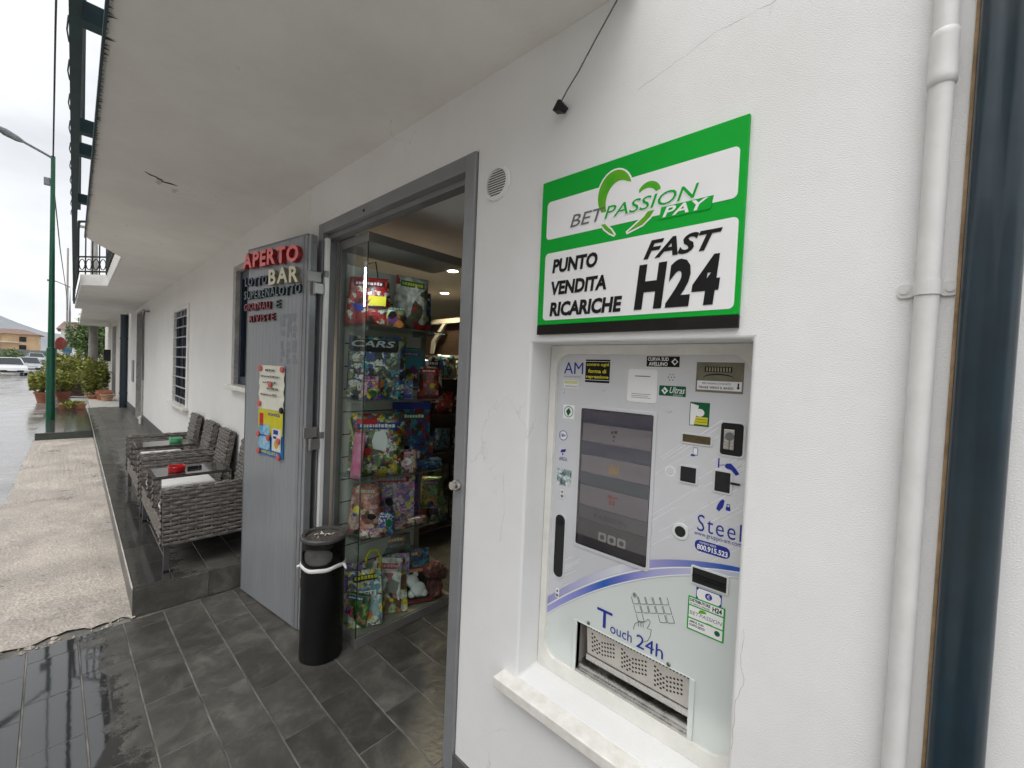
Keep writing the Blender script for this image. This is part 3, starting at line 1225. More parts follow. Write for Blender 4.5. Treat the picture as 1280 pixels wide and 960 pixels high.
def crescent(pts_out, pts_in, wo, mat_, grow=0.0):
    q = MB()
    pts = pts_out + pts_in[::-1]
    if grow:
        cx = sum(p[0] for p in pts) / len(pts)
        n_ = len(pts)
        # push the outline outwards by grow
        res = []
        area = sum(pts[i][0] * pts[(i + 1) % n_][1] - pts[(i + 1) % n_][0] * pts[i][1] for i in range(n_))
        sg = 1 if area > 0 else -1
        for i in range(n_):
            ax, ay = pts[i - 1]
            bx, by = pts[(i + 1) % n_]
            l_ = math.hypot(bx - ax, by - ay) or 1
            res.append((pts[i][0] + sg * (by - ay) / l_ * grow, pts[i][1] - sg * (bx - ax) / l_ * grow))
        no, ni = len(pts_out), len(pts_in)
        pts_out, pts_in = res[:no], res[no:][::-1]
    vs = [SF(a, b, wo) for a, b in pts_out] + [SF(a, b, wo) for a, b in pts_in]
    n_ = len(pts_out)
    q.add(vs, [(i, i + 1, n_ + i + 1, n_ + i) for i in range(n_ - 1)])
    return q.build('logo_mark', mat_, SG)


def arc(cx, cz, rx, rz, a0, a1, n=16):
    return [(cx + rx * math.cos(R(a0 + (a1 - a0) * i / n)), cz + rz * math.sin(R(a0 + (a1 - a0) * i / n))) for i in range(n + 1)]


lobeo, lobei = arc(-0.672, 2.300, 0.058, 0.072, 222, 18), arc(-0.655, 2.276, 0.046, 0.060, 205, 60)
crescent(lobeo, lobei, 0.0131, m_whiteprint, 0.005)
crescent(lobeo, lobei, 0.0134, m_green2)
lo2, li2 = arc(-0.560, 2.272, 0.036, 0.036, 150, 10), arc(-0.566, 2.262, 0.030, 0.028, 140, 25)
crescent(lo2, li2, 0.0131, m_whiteprint, 0.004)
crescent(lo2, li2, 0.0134, m_green2)
tl_o = [(-0.714, 2.214), (-0.700, 2.197), (-0.682, 2.182), (-0.664, 2.172)]
tl_i = [(-0.700, 2.214), (-0.690, 2.203), (-0.678, 2.192), (-0.664, 2.172)]
crescent(tl_o, tl_i, 0.0131, m_whiteprint, 0.005)
crescent(tl_o, tl_i, 0.0134, m_green2)
tr_o = [(-0.540, 2.222), (-0.552, 2.204), (-0.575, 2.186), (-0.625, 2.172)]
tr_i = [(-0.560, 2.222), (-0.570, 2.210), (-0.592, 2.194), (-0.625, 2.172)]
crescent(tr_o, tr_i, 0.0131, m_whiteprint, 0.005)
crescent(tr_o, tr_i, 0.0134, m_green2)
text('BET', SF, -0.832, -0.702, 2.228, 2.268, w1, m_greyink, SG, shear=0.25, bold=0.006)
text('PASSION', SF, -0.706, -0.416, 2.227, 2.269, w1 - 0.0004, m_whiteprint, SG, shear=0.25, bold=0.030)
text('PASSION', SF, -0.703, -0.418, 2.229, 2.267, w1, m_green, SG, shear=0.25, bold=0.004)
b_ = MB()
b_.plate(SF, [(-0.526, 2.190), (-0.385, 2.190), (-0.379, 2.224), (-0.520, 2.224)], 0.0129, 0.0136)
b_.build('logo_mark', m_green, SG)
text('PAY', SF, -0.515, -0.392, 2.194, 2.222, w1, m_whiteprint, SG, shear=0.25, bold=0.02)
text('PUNTO', SF, -0.898, -0.720, 2.084, 2.132, w1, m_ink, SG, shear=0.12, bold=0.045)
text('VENDITA', SF, -0.900, -0.684, 2.009, 2.056, w1, m_ink, SG, shear=0.12, bold=0.045)
text('RICARICHE', SF, -0.902, -0.628, 1.936, 1.985, w1, m_ink, SG, shear=0.12, bold=0.045)
text('FAST', SF, -0.566, -0.352, 2.082, 2.136, w1, m_ink, SG, shear=0.35, bold=0.03)
text('H24', SF, -0.588, -0.352, 1.938, 2.070, w1, m_ink, SG, shear=0.12, bold=0.05, spacing=1.16)

# ------------------------------------------------------------------ the kiosk in its recess
KY = 0.135
KF = wall_frame(KY)
K = thing('payment_kiosk', 'silver self-service payment kiosk with touchscreen recessed in the white wall', 'kiosk', (-0.63, KY, 0.605))
# pale gasket frame with rounded inner corners
x0, x1, z0, z1 = -0.988, -0.2735, 0.603, 1.8465
inn = rrect(-0.962, -0.298, 0.650, 1.814, 0.055, 8)


def ring_frame(inn, x0, x1, z0, z1, w0, wi, wo_):
    n = len(inn)
    outer = []
    cx, cz = (x0 + x1) / 2, (z0 + z1) / 2
    for a, b in inn:
        # project to the outer rectangle
        sx = 1 if a > cx else -1
        sz = 1 if b > cz else -1
        ex, ez = (x1 if sx > 0 else x0), (z1 if sz > 0 else z0)
        dx, dz = abs(ex - a), abs(ez - b)
        outer.append((ex, b) if dx < dz else (a, ez))
    q = MB()
    vs = [KF(a, b, wo_) for a, b in outer] + [KF(a, b, wi) for a, b in inn] + [KF(a, b, w0) for a, b in inn]
    fs = [(i, (i + 1) % n, n + (i + 1) % n, n + i) for i in range(n)] + [(n + i, n + (i + 1) % n, 2 * n + (i + 1) % n, 2 * n + i) for i in range(n)]
    q.add(vs, fs)
    for (cxx, czz) in ((x0, z0), (x1, z0), (x0, z1), (x1, z1)):
        # fill the corner triangles
        near = sorted(range(n), key=lambda i: (outer[i][0] - cxx) ** 2 + (outer[i][1] - czz) ** 2)[:2]
        q.add([KF(cxx, czz, wo_), KF(*outer[near[0]], wo_), KF(*outer[near[1]], wo_)], [(0, 1, 2)])
    return q


q = ring_frame(inn, x0, x1, z0, z1, 0.0, 0.014, 0.017)
q.build('gasket', m_gasket, K)
q = MB()
for a, b, c, e in ((-0.985, -0.275, 0.835, 1.846), (-0.985, -0.823, 0.604, 0.835), (-0.418, -0.275, 0.604, 0.835), (-0.823, -0.418, 0.604, 0.640)):
    q.rect(KF, a, b, c, e, -0.02, 0.0)
q.build('panel', m_panelw, K)


# upper silver print above the arc, arc bands
def arc_z(x):
    t_ = (x + 0.965) / 0.665
    return 0.806 + 0.62 * t_ - 0.235 * t_ * t_


def arc_z2(x):
    t_ = (x + 0.965) / 0.665
    return arc_z(x) + 0.032 - 0.026 * math.sin(math.pi * min(1, t_ * 0.62)) + 0.0 * t_


NS = 48
xsx = [-0.966 + (0.670) * i / NS for i in range(NS + 1)]
q = MB()
for i in range(NS):
    a, b = xsx[i], xsx[i + 1]
    q.quad(KF(a, arc_z(a), 0.0012), KF(b, arc_z(b), 0.0012), KF(b, 1.822, 0.0012), KF(a, 1.822, 0.0012))
q.build('upper_print', m_panel, K)


def ramp_mat(name, stops, axis=0):
    m, t, b = new_mat(name)
    N, L = t.nodes, t.links
    g_ = N.new('ShaderNodeNewGeometry')
    sp = N.new('ShaderNodeSeparateXYZ')
    L.new(g_.outputs['Position'], sp.inputs[0])
    mr = N.new('ShaderNodeMapRange')
    mr.inputs[1].default_value = -0.966
    mr.inputs[2].default_value = -0.296
    L.new(sp.outputs[axis], mr.inputs[0])
    rp = N.new('ShaderNodeValToRGB')
    e = rp.color_ramp.elements
    for i, (p, c) in enumerate(stops):
        if i < 2:
            e[i].position = p
            e[i].color = (*c, 1)
        else:
            e.new(p).color = (*c, 1)
    L.new(mr.outputs[0], rp.inputs[0])
    L.new(rp.outputs[0], b.inputs['Base Color'])
    b.inputs['Roughness'].default_value = 0.3
    return m


m_arc1 = ramp_mat('violet_blue_print', [(0.0, (0.34, 0.34, 0.62)), (0.2, (0.22, 0.24, 0.58)), (0.36, (0.015, 0.10, 0.42)), (0.47, (0.14, 0.16, 0.50)), (0.62, (0.36, 0.36, 0.62)), (0.9, (0.50, 0.52, 0.64))])
m_arc2 = ramp_mat('pale_violet_print', [(0.0, (0.26, 0.26, 0.52)), (0.25, (0.46, 0.46, 0.62)), (0.45, (0.62, 0.64, 0.68)), (0.62, (0.30, 0.29, 0.55)), (0.78, (0.16, 0.20, 0.50)), (0.95, (0.01, 0.09, 0.40))])
for (dz0, dz1, mt_, wz, fn) in ((-0.002, 0.024, m_arc1, 0.0020, 0), (0.026, 0.031, m_silverline, 0.0021, 0), (0.033, 0.062, m_arc2, 0.0022, 0), (-0.006, -0.002, m_silverline, 0.0023, 0)):
    q = MB()
    for i in range(NS):
        a, b = xsx[i], xsx[i + 1]

        def zz(x, dz):
            t_ = (x + 0.965) / 0.665
            k_ = 1.0 - 0.45 * max(0, t_ - 0.45) - (0.75 * max(0, t_ - 0.55) if dz > 0.025 else 0)
            return arc_z(x) + dz * k_
        q.quad(KF(a, zz(a, dz0), wz), KF(b, zz(b, dz0), wz), KF(b, zz(b, dz1), wz), KF(a, zz(a, dz1), wz))
    q.build('arc_band', mt_, K)
# diagonal pale lines of the print
random.seed(5)
q = MB()
for i in range(26):
    xa = random.uniform(-0.60, -0.30)
    za = random.uniform(1.18, 1.50)
    l_ = random.uniform(0.06, 0.22)
    if xa + l_ > -0.302:
        l_ = -0.302 - xa
    t0 = random.uniform(0.0006, 0.0016)
    q.plate(KF, [(xa, za), (xa + l_, za + l_ * 0.85), (xa + l_, za + l_ * 0.85 + t0), (xa, za + t0)], 0.0013, 0.0015)
for i in range(8):
    xa = random.uniform(-0.93, -0.88)
    za = random.uniform(0.93, 1.02)
    q.plate(KF, [(xa, za), (xa + .07, za + 0.05), (xa + .07, za + .0512), (xa, za + .0012)], 0.0013, 0.0015)
q.build('diagonal_lines', m_silverline, K, kind='stuff')

# touchscreen
q = MB()
q.plate(KF, rrect(-0.856, -0.562, 1.108, 1.630, 0.012), 0.0013, 0.0050)
q.build('screen_bezel', m_panel, K, bevel=0.002)
q = MB()
q.plate(KF, rrect(-0.846, -0.573, 1.121, 1.619, 0.006), 0.0052, 0.0056)
scr = q.build('screen', m_screen, K)


def lit(name, c, s):
    m = emit(name, c, s)
    m.node_tree.nodes['Principled BSDF'].inputs['Roughness'].default_value = 0.12
    return m


m_s1 = lit('screen_pink', (0.115, 0.10, 0.108), 0.25)
m_s2 = lit('screen_navy', (0.026, 0.028, 0.048), 0.25)
m_s3 = lit('screen_teal', (0.034, 0.042, 0.052), 0.25)
m_s4 = lit('screen_brown', (0.030, 0.026, 0.029), 0.25)
m_s5 = lit('screen_grey', (0.055, 0.05, 0.056), 0.25)
m_si = lit('screen_icon', (0.17, 0.16, 0.155), 0.25)
m_sg = lit('screen_gold', (0.22, 0.13, 0.02), 0.25)
m_sr = lit('screen_red', (0.16, 0.035, 0.035), 0.25)
sx0, sx1 = -0.836, -0.576


def sband(f0, f1, mt_, a=sx0, b=sx1, wz=0.0058):
    q = MB()
    q.rect(KF, a, b, 1.619 - f1 * 0.498, 1.619 - f0 * 0.498, wz - 0.0001, wz)
    return q.build('screen_tile', mt_, scr)


for f0, f1, mt_ in ((0.012, 0.10, m_s2), (0.105, 0.235, m_s1), (0.24, 0.33, m_s2), (0.335, 0.46, m_s1), (0.465, 0.55, m_s3), (0.555, 0.70, m_s1), (0.705, 0.80, m_s5), (0.805, 0.99, m_s4)):
    sband(f0, f1, mt_)
for cx, f, mt_ in ((-0.71, 0.165, m_ink), (-0.705, 0.405, m_sg), (-0.705, 0.62, m_sr)):
    q = MB()
    zc = 1.619 - f * 0.498
    if mt_ is m_ink:
        for (a, b, s_x, s_z) in ((-0.012, 0.004, 0.009, 0.008), (0.001, 0.006, 0.011, 0.009), (-0.004, -0.009, 0.008, 0.006), (-0.004, -0.022, 0.006, 0.004)):
            q.rect(KF, cx + a, cx + a + s_x, zc + b, zc + b + s_z, 0.0060, 0.0061)
    elif mt_ is m_sg:
        for i in range(5):
            q.rect(KF, cx - 0.018 + i * 0.0078, cx - 0.0125 + i * 0.0078, zc - 0.016, zc + 0.006 + 0.006 * ((i * 2) % 3), 0.0060, 0.0061)
    else:
        q.plate(KF, [(cx - 0.022, zc + 0.010), (cx - 0.010, zc + 0.018), (cx + 0.004, zc + 0.012), (cx + 0.020, zc + 0.017), (cx + 0.018, zc + 0.009), (cx - 0.006, zc + 0.004)], 0.0060, 0.0061)
        q.rect(KF, cx - 0.012, cx - 0.002, zc - 0.016, zc + 0.001, 0.0060, 0.0061)
        q.rect(KF, cx + 0.001, cx + 0.010, zc - 0.016, zc + 0.001, 0.0060, 0.0061)
    q.build('screen_icon', mt_, scr)
for i in range(3):
    q = MB()
    cx = -0.752 + i * 0.037
    q.plate(KF, rrect(cx, cx + 0.031, 1.158, 1.189, 0.005, 3), 0.0060, 0.0061)
    q.build('screen_icon', m_si, scr)
    q = MB()
    q.plate(KF, circ(cx + 0.0155, 1.173, 0.009, n=12), 0.00615, 0.0062)
    q.build('screen_icon', m_s4 if i != 1 else m_ink, scr)
text('PASSION', KF, -0.772, -0.648, 1.233, 1.249, 0.0062, m_ink, scr, shear=0.0)

q = MB()
q.plate(KF, rrect(-0.846, -0.573, 1.121, 1.619, 0.006), 0.0068, 0.0072)
q.build('screen_glass', glass('kiosk_screen_glass', (0.94, 0.94, 0.95), 1.6), scr)
# left push-handle slot, openings and readers


def opening(name, x0, x1, z0, z1, rad=0.004, rim=0.006, dep=0.012, mt_=None, rmat=None):
    q = MB()
    q.plate(KF, rrect(x0 - rim, x1 + rim, z0 - rim, z1 + rim, rad + rim * 0.7, 4), 0.0013, 0.0042)
    o = q.build(name, rmat or m_panel, K, bevel=0.0012)
    q = MB()
    q.plate(KF, rrect(x0, x1, z0, z1, rad, 4), 0.0043, 0.0048)
    q.build('cavity', mt_ or m_dark, o)
    return o


o = opening('handle_slot', -0.940, -0.897, 0.966, 1.205, 0.0205)
q = MB()
q.plate(KF, circ(-0.919, 1.178, 0.012, n=16), 0.005, 0.007)
q.build('slot_key', m_black, o)
o = opening('coin_reader', -0.370, -0.311, 1.528, 1.620, 0.008, mt_=m_black)
q = MB()
q.rect(KF, -0.361, -0.333, 1.544, 1.602, 0.0049, 0.0085)
q.build('reader_plate', m_chrome, o, bevel=0.002)
q = MB()
q.plate(KF, circ(-0.345, 1.582, 0.012, n=18), 0.0086, 0.0105)
q.rect(KF, -0.3465, -0.3435, 1.545, 1.570, 0.0086, 0.0092)
q.build('coin_slot', m_greyink, o)
o = opening('receipt_slot', -0.478, -0.397, 1.549, 1.572, 0.002, mt_=pm('brass_shutter', (0.10, 0.08, 0.035), 0.4, 0.5, var=0.3, scale=30))
o = opening('fingerprint_window', -0.479, -0.433, 1.427, 1.473, 0.002)
o = opening('card_reader', -0.379, -0.338, 1.419, 1.477, 0.002)
q = MB()
q.rect(KF, -0.337, -0.312, 1.446, 1.452, 0.0049, 0.0065)
q.build('card_slot', m_black, o)
q = MB()
q.plate(KF, circ(-0.470, 1.271, 0.026, n=28), 0.0013, 0.005)
o = q.build('speaker_hole', m_panelw, K, bevel=0.002)
q = MB()
q.plate(KF, circ(-0.470, 1.271, 0.0165, n=28), 0.0052, 0.0056)
q.build('cavity', m_dark, o)
o = opening('banknote_slot', -0.427, -0.332, 1.131, 1.176, 0.002, rmat=m_panelw)
q = MB()
q.rect(KF, -0.425, -0.334, 1.150, 1.157, 0.0049, 0.012)
q.build('note_lip', m_black, o)
for (x, z) in ((-0.917, 1.287), (-0.918, 0.905)):
    q = MB()
    q.plate(KF, rrect(x - 0.008, x + 0.008, z - 0.020, z + 0.016, 0.002, 2), 0.0024, 0.0030)
    lo = q.build('lock_plate', m_white, K)
    q = MB()
    q.plate(KF, circ(x, z - 0.010, 0.0055, n=12), 0.0031, 0.0045)
    q.plate(KF, circ(x, z + 0.006, 0.0045, n=12), 0.0031, 0.0040)
    q.build('lock', m_greyink, lo)
for (x, z) in ((-0.776, 0.849), (-0.484, 0.845), (-0.607, 1.019), (-0.765, 1.690), (-0.935, 1.672), (-0.525, 1.640)):
    q = MB()
    q.plate(KF, circ(x, z, 0.0065, n=14), 0.0013, 0.004)
    q.plate(KF, circ(x + 0.002, z, 0.0035, n=10), 0.004, 0.006)
    q.build('screw', m_chrome if z < 1.1 else m_panel, K)
q = MB()
for a in range(7):
    cx, cz = (-0.524, 1.744) if a == 6 else (-0.524 + 0.010 * math.cos(a * 1.047), 1.744 + 0.010 * math.sin(a * 1.047))
    q.plate(KF, circ(cx, cz, 0.0022, n=8), 0.0013, 0.0016)
q.build('speaker_dots', m_greyink, K, kind='stuff')
q = MB()
q.plate(KF, circ(-0.512, 1.450, 0.0165, n=24), 0.0013, 0.0016)
q.build('fingerprint_mark', m_silverline, K)
q = MB()
for k_ in range(4):
    q.plate(KF, circ(-0.512, 1.450 - 0.002 * k_, 0.013 - 0.003 * k_, n=18), 0.0016 + .0002 * k_, 0.0017 + .0002 * k_)
q.build('fingerprint_mark', m_panel, K)

# delivery tray: recessed box, perforated plate, lower steel tray
q = MB()
a, b, c, e = -0.823, -0.418, 0.640, 0.835
q.quad((a, KY, c), (a, KY + 0.12, c), (a, KY + 0.12, e), (a, KY, e))
q.quad((b, KY, c), (b, KY + 0.12, c), (b, KY + 0.12, e), (b, KY, e))
q.quad((a, KY + 0.12, c), (b, KY + 0.12, c), (b, KY + 0.12, e), (a, KY + 0.12, e))
q.quad((a, KY, c), (b, KY, c), (b, KY + 0.12, c), (a, KY + 0.12, c))
q.quad((a, KY, e), (b, KY, e), (b, KY + 0.12, e), (a, KY + 0.12, e))
tray = q.build('delivery_tray', m_plate, K)
q = MB()
q.rect(KF, -0.838, -0.823, 0.634, 0.838, 0.0013, 0.006)
q.rect(KF, -0.418, -0.402, 0.634, 0.838, 0.0013, 0.006)
q.rect(KF, -0.823, -0.418, 0.8352, 0.839, 0.0013, 0.004)
q.build('tray_frame', m_panelw, tray, bevel=0.002)
q = MB()
q.plate(lambda u_, v_, w_: (u_, KY + 0.022 - w_ + (0.815 - v_) * 0.12, v_), [(-0.795, 0.715), (-0.422, 0.715), (-0.422, 0.822), (-0.795, 0.822)], 0.0, 0.002)
q.build('flap', m_plate, tray)
PF = lambda u_, v_, w_: (u_, KY + 0.022 - 0.002 - w_ + (0.815 - v_) * 0.12, v_)
q = MB()
for gk in range(3):
    bx = -0.772 + gk * 0.118
    for (i, j) in [(i, j) for j in range(5) for i in range(4)]:
        x = bx + i * 0.0095
        z = 0.800 - j * 0.0165 - i * 0.0085
        if z > 0.728:
            q.plate(PF, circ(x, z, 0.0042, n=8), 0.0002, 0.0004)
    for (i, j) in [(i, j) for j in range(4) for i in range(5)]:
        x = bx + 0.040 + i * 0.0115
        z = 0.785 - j * 0.0155 + i * 0.0035
        if z > 0.728:
            q.plate(PF, circ(x, z, 0.0040, n=8), 0.0002, 0.0004)
q.build('perforations', m_dark, tray, kind='stuff')
q = MB()
for i in range(34):
    x = -0.79 + i * 0.011
    q.rect(KF, x, x + 0.006, 0.8285 - 0.0, 0.8335, -0.002, -0.0012)
q.build('hinge_knuckles', m_dark, tray, kind='stuff')
q = MB()
q.box(-0.822, -0.419, KY - 0.004, KY + 0.05, 0.640, 0.662)
q.box(-0.822, -0.419, KY + 0.012, KY + 0.06, 0.662, 0.676)
q.box(-0.80, -0.425, KY + 0.03, KY + 0.036, 0.688, 0.712)
q.build('tray_lip', m_chrome, tray, bevel=0.002)

# print and stickers
w2 = 0.0019
text('AM', KF, -0.935, -0.850, 1.742, 1.785, w2, m_blueink, K)
text('automatic machines', KF, -0.933, -0.857, 1.729, 1.735, w2, m_greyink, K)
q = MB()
q.rect(KF, -0.933, -0.869, 1.688, 1.718, 0.0013, 0.0017)
st = q.build('sticker', m_whiteprint, K)
q = MB()
q.rect(KF, -0.931, -0.871, 1.704, 1.716, 0.00175, 0.0019)
q.build('sticker_print', pm('pale_yellow_ink', (0.62, 0.64, 0.30), 0.5), st)
text('assistenza', KF, -0.929, -0.874, 1.692, 1.700, 0.0020, m_greyink, st)
q = MB()
q.rect(KF, -0.840, -0.741, 1.714, 1.796, 0.0013, 0.0018)
st = q.build('sticker', m_ink, K)
for i, s in enumerate(('contro ogni', 'forma di', 'repressione')):
    text(s, KF, -0.836 + (0.008 if i == 1 else 0), -0.745 - (0.010 if i == 1 else 0), 1.770 - i * 0.022, 1.784 - i * 0.022, 0.0021, m_yellowink, st, bold=0.03)
q = MB()
q.rect(KF, -0.840, -0.741, 1.722, 1.7235, 0.0019, 0.0021)
q.rect(KF, -0.840, -0.741, 1.7885, 1.790, 0.0019, 0.0021)
q.build('sticker_print', m_whiteprint, st)
q = MB()
q.plate(KF, rrect(-0.671, -0.568, 1.657, 1.767, 0.010, 4), 0.0013, 0.0030)
st = q.build('notice_plate', m_whiteprint, K, bevel=0.001)
q = MB()
for i in range(3):
    q.rect(KF, -0.655, -0.588 - 0.008 * (i % 2), 1.672 + i * 0.006, 1.6735 + i * 0.006, 0.0031, 0.0032)
q.rect(KF, -0.645, -0.592, 1.742, 1.745, 0.0031, 0.0032)
q.build('fine_print', m_greyink, st, kind='stuff')
q = MB()
q.rect(KF, -0.608, -0.501, 1.776, 1.809, 0.0013, 0.0018)
st = q.build('sticker', m_ink, K)
text('CURVA SUD', KF, -0.604, -0.535, 1.7945, 1.806, 0.0021, m_whiteprint, st, bold=0.03)
text('AVELLINO', KF, -0.600, -0.538, 1.779, 1.791, 0.0021, m_whiteprint, st, bold=0.03)
q = MB()
q.plate(KF, [(-0.516, 1.781), (-0.505, 1.7925), (-0.516, 1.804), (-0.527, 1.7925)], 0.0019, 0.0020)
q.build('sticker_print', m_whiteprint, st)
q = MB()
q.plate(KF, [(-0.515, 1.786), (-0.509, 1.7925), (-0.515, 1.799), (-0.521, 1.7925)], 0.0021, 0.0022)
q.build('sticker_print', m_ink, st)
q = MB()
q.rect(KF, -0.561, -0.477, 1.685, 1.717, 0.0013, 0.0018)
st = q.build('sticker', m_darkgreen, K)
text('Ultras', KF, -0.527, -0.480, 1.694, 1.714, 0.0021, m_whiteprint, st, shear=0.35, bold=0.005)
text('AVELLINO', KF, -0.516, -0.486, 1.687, 1.691, 0.0021, m_whiteprint, st)
q = MB()
q.plate(KF, [(-0.543, 1.689), (-0.532, 1.701), (-0.543, 1.713), (-0.554, 1.701)], 0.0019, 0.0020)
q.build('sticker_print', m_whiteprint, st)
q = MB()
q.plate(KF, [(-0.543, 1.695), (-0.538, 1.701), (-0.549, 1.707)], 0.0021, 0.0022)
q.build('sticker_print', m_darkgreen, st)
q = MB()
q.rect(KF, -0.449, -0.319, 1.704, 1.793, 0.0013, 0.0018)
st = q.build('sticker', pm('olive_sticker', (0.13, 0.12, 0.075), 0.5, col2=(0.20, 0.18, 0.12), scale=30), K)
q = MB()
q.rect(KF, -0.445, -0.323, 1.711, 1.738, 0.0019, 0.0021)
q.build('sticker_print', m_whiteprint, st)
text('TIRARE VERSO IL BASSO', KF, -0.441, -0.344, 1.715, 1.722, 0.0023, m_ink, st, bold=0.02)
text('PER INSERIRE LE MONETE', KF, -0.430, -0.352, 1.728, 1.733, 0.0023, m_ink, st)
q = MB()
q.plate(KF, [(-0.337, 1.722), (-0.332, 1.716), (-0.327, 1.722), (-0.330, 1.722), (-0.330, 1.734), (-0.334, 1.734), (-0.334, 1.722)], 0.0022, 0.0024)
q.build('down_arrow', m_ink, st)
q = MB()
NA = 10
for i in range(NA):
    t0, t1 = math.pi * i / NA, math.pi * (i + 1) / NA
    def pt(t, rr):
        return KF(-0.386 - 0.045 * math.cos(t) * 1.0, 1.744 + rr * math.sin(t), 0.0021)
    q.quad(pt(t0, 0.012), pt(t1, 0.012), pt(t1, 0.016), pt(t0, 0.016))
q.rect(KF, -0.425, -0.350, 1.764, 1.780, 0.0019, 0.0021)
q.build('sticker_print', m_ink, st)
q = MB()
for i in range(9):
    q.rect(KF, -0.421 + i * 0.0078, -0.4165 + i * 0.0078, 1.766, 1.778, 0.0022, 0.0023)
q.build('sticker_print', pm('khaki_ink', (0.30, 0.27, 0.17), 0.5), st, kind='stuff')
q = MB()
q.rect(KF, -0.462, -0.405, 1.601, 1.672, 0.0013, 0.0020)
st = q.build('sticker', m_darkgreen, K)
q = MB()
q.plate(KF, [(-0.460, 1.603), (-0.448, 1.603), (-0.436, 1.662), (-0.460, 1.668)], 0.0021, 0.0022)
q.plate(KF, circ(-0.433, 1.641, 0.014, 0.012, 12), 0.0021, 0.0023)
q.build('sticker_print', m_whiteprint, st)
for i in range(3):
    q = MB()
    q.rect(KF, -0.448 + i * 0.002, -0.409, 1.606 + i * 0.008, 1.6125 + i * 0.008, 0.0024, 0.0025)
    q.build('sticker_print', m_yellowink, st)
q = MB()
q.rect(KF, -0.931, -0.880, 1.573, 1.625, 0.0013, 0.0017)
st = q.build('sticker', m_whiteprint, K)
q = MB()
q.plate(KF, circ(-0.9055, 1.599, 0.021, n=24), 0.0018, 0.0019)
q.build('sticker_print', pm('mid_green_ink', (0.03, 0.22, 0.11), 0.5), st)
q = MB()
q.plate(KF, circ(-0.9055, 1.599, 0.018, n=24), 0.0020, 0.0021)
q.build('sticker_print', m_whiteprint, st)
q = MB()
q.plate(KF, [(-0.907, 1.582), (-0.895, 1.599), (-0.904, 1.614), (-0.917, 1.600)], 0.0022, 0.0023)
q.build('sticker_print', m_darkgreen, st)
q = MB()
q.plate(KF, circ(-0.925, 1.507, 0.019, n=24), 0.0013, 0.0016)
st = q.build('age_badge', m_blueink, K)
q = MB()
q.plate(KF, circ(-0.925, 1.507, 0.016, n=24), 0.0017, 0.0018)
q.build('badge_face', m_whiteprint, st)
text('18+', KF, -0.937, -0.913, 1.500, 1.514, 0.0020, m_blueink, st, bold=0.03)
q = MB()
q.plate(KF, [(-0.935, 1.440), (-0.912, 1.446), (-0.910, 1.457), (-0.931, 1.452)], 0.0013, 0.0017)
q.rect(KF, -0.926, -0.921, 1.432, 1.440, 0.0013, 0.0017)
q.build('camera_icon', m_blueink, K)
text('AREA', KF, -0.939, -0.901, 1.411, 1.425, w2, m_blueink, K)
q = MB()
q.rect(KF, -0.945, -0.880, 1.318, 1.380, 0.0013, 0.0017)
q.build('hologram_sticker', printed('hologram', [(0.5, 0.58, 0.58), (0.2, 0.3, 0.3), (0.62, 0.66, 0.66), (0.1, 0.13, 0.14)], 30, 0.15), K)
# pictograms: hand with card, hand with lock, receipt, banknote
q = MB()
q.plate(KF, [(-0.352, 1.502), (-0.340, 1.505), (-0.326, 1.492), (-0.316, 1.478), (-0.325, 1.472), (-0.338, 1.486), (-0.350, 1.488), (-0.356, 1.494)], 0.0013, 0.0016)
q.rect(KF, -0.374, -0.370, 1.487, 1.515, 0.0013, 0.0016)
q.plate(KF, [(-0.370, 1.493), (-0.356, 1.497), (-0.356, 1.499), (-0.370, 1.495)], 0.0013, 0.0016)
q.build('hand_icon', m_blueink, K)
q = MB()
q.plate(KF, [(-0.372, 1.366), (-0.364, 1.360), (-0.354, 1.374), (-0.350, 1.394), (-0.355, 1.398), (-0.362, 1.392), (-0.368, 1.380)], 0.0013, 0.0016)
q.rect(KF, -0.346, -0.334, 1.368, 1.379, 0.0013, 0.0016)
q.plate(KF, [(-0.3445, 1.379), (-0.3425, 1.379), (-0.3425, 1.385), (-0.3375, 1.385), (-0.3375, 1.379), (-0.3355, 1.379), (-0.3355, 1.387), (-0.3445, 1.387)], 0.0013, 0.0016)
q.build('hand_icon', m_blueink, K)
q = MB()
q.rect(KF, -0.446, -0.432, 1.512, 1.535, 0.0013, 0.0016)
q.rect(KF, -0.452, -0.440, 1.508, 1.514, 0.0013, 0.00155)
q.build('receipt_icon', m_blueink, K)
q = MB()
q.rect(KF, -0.4445, -0.4335, 1.514, 1.5335, 0.0017, 0.0018)
q.build('receipt_icon', m_whiteprint, K)
text('Steel', KF, -0.422, -0.302, 1.288, 1.338, w2, m_blueink, K, bold=-0.004, spacing=1.15)
text('www.gruppo-am.com', KF, -0.429, -0.300, 1.270, 1.283, w2, m_blueink, K)
q = MB()
q.plate(KF, rrect(-0.426, -0.328, 1.228, 1.262, 0.015, 5), 0.0013, 0.0016)
st = q.build('phone_badge', m_blueink, K)
text('800.915.523', KF, -0.419, -0.334, 1.233, 1.249, 0.0019, m_whiteprint, st, bold=0.03)
text('NUMERO VERDE', KF, -0.412, -0.366, 1.252, 1.258, 0.0019, m_whiteprint, st)
q = MB()
q.rect(KF, -0.414, -0.343, 1.083, 1.119, 0.0013, 0.0016)
st = q.build('banknote_icon', m_blueink, K)
q = MB()
q.plate(KF, [(-0.406, 1.085), (-0.351, 1.085), (-0.345, 1.093), (-0.345, 1.109), (-0.351, 1.117), (-0.406, 1.117), (-0.412, 1.109), (-0.412, 1.093)], 0.0017, 0.0018)
q.build('banknote_icon', m_whiteprint, st)
q = MB()
q.plate(KF, circ(-0.3785, 1.101, 0.010, n=16), 0.0019, 0.0020)
q.build('banknote_icon', m_blueink, st)
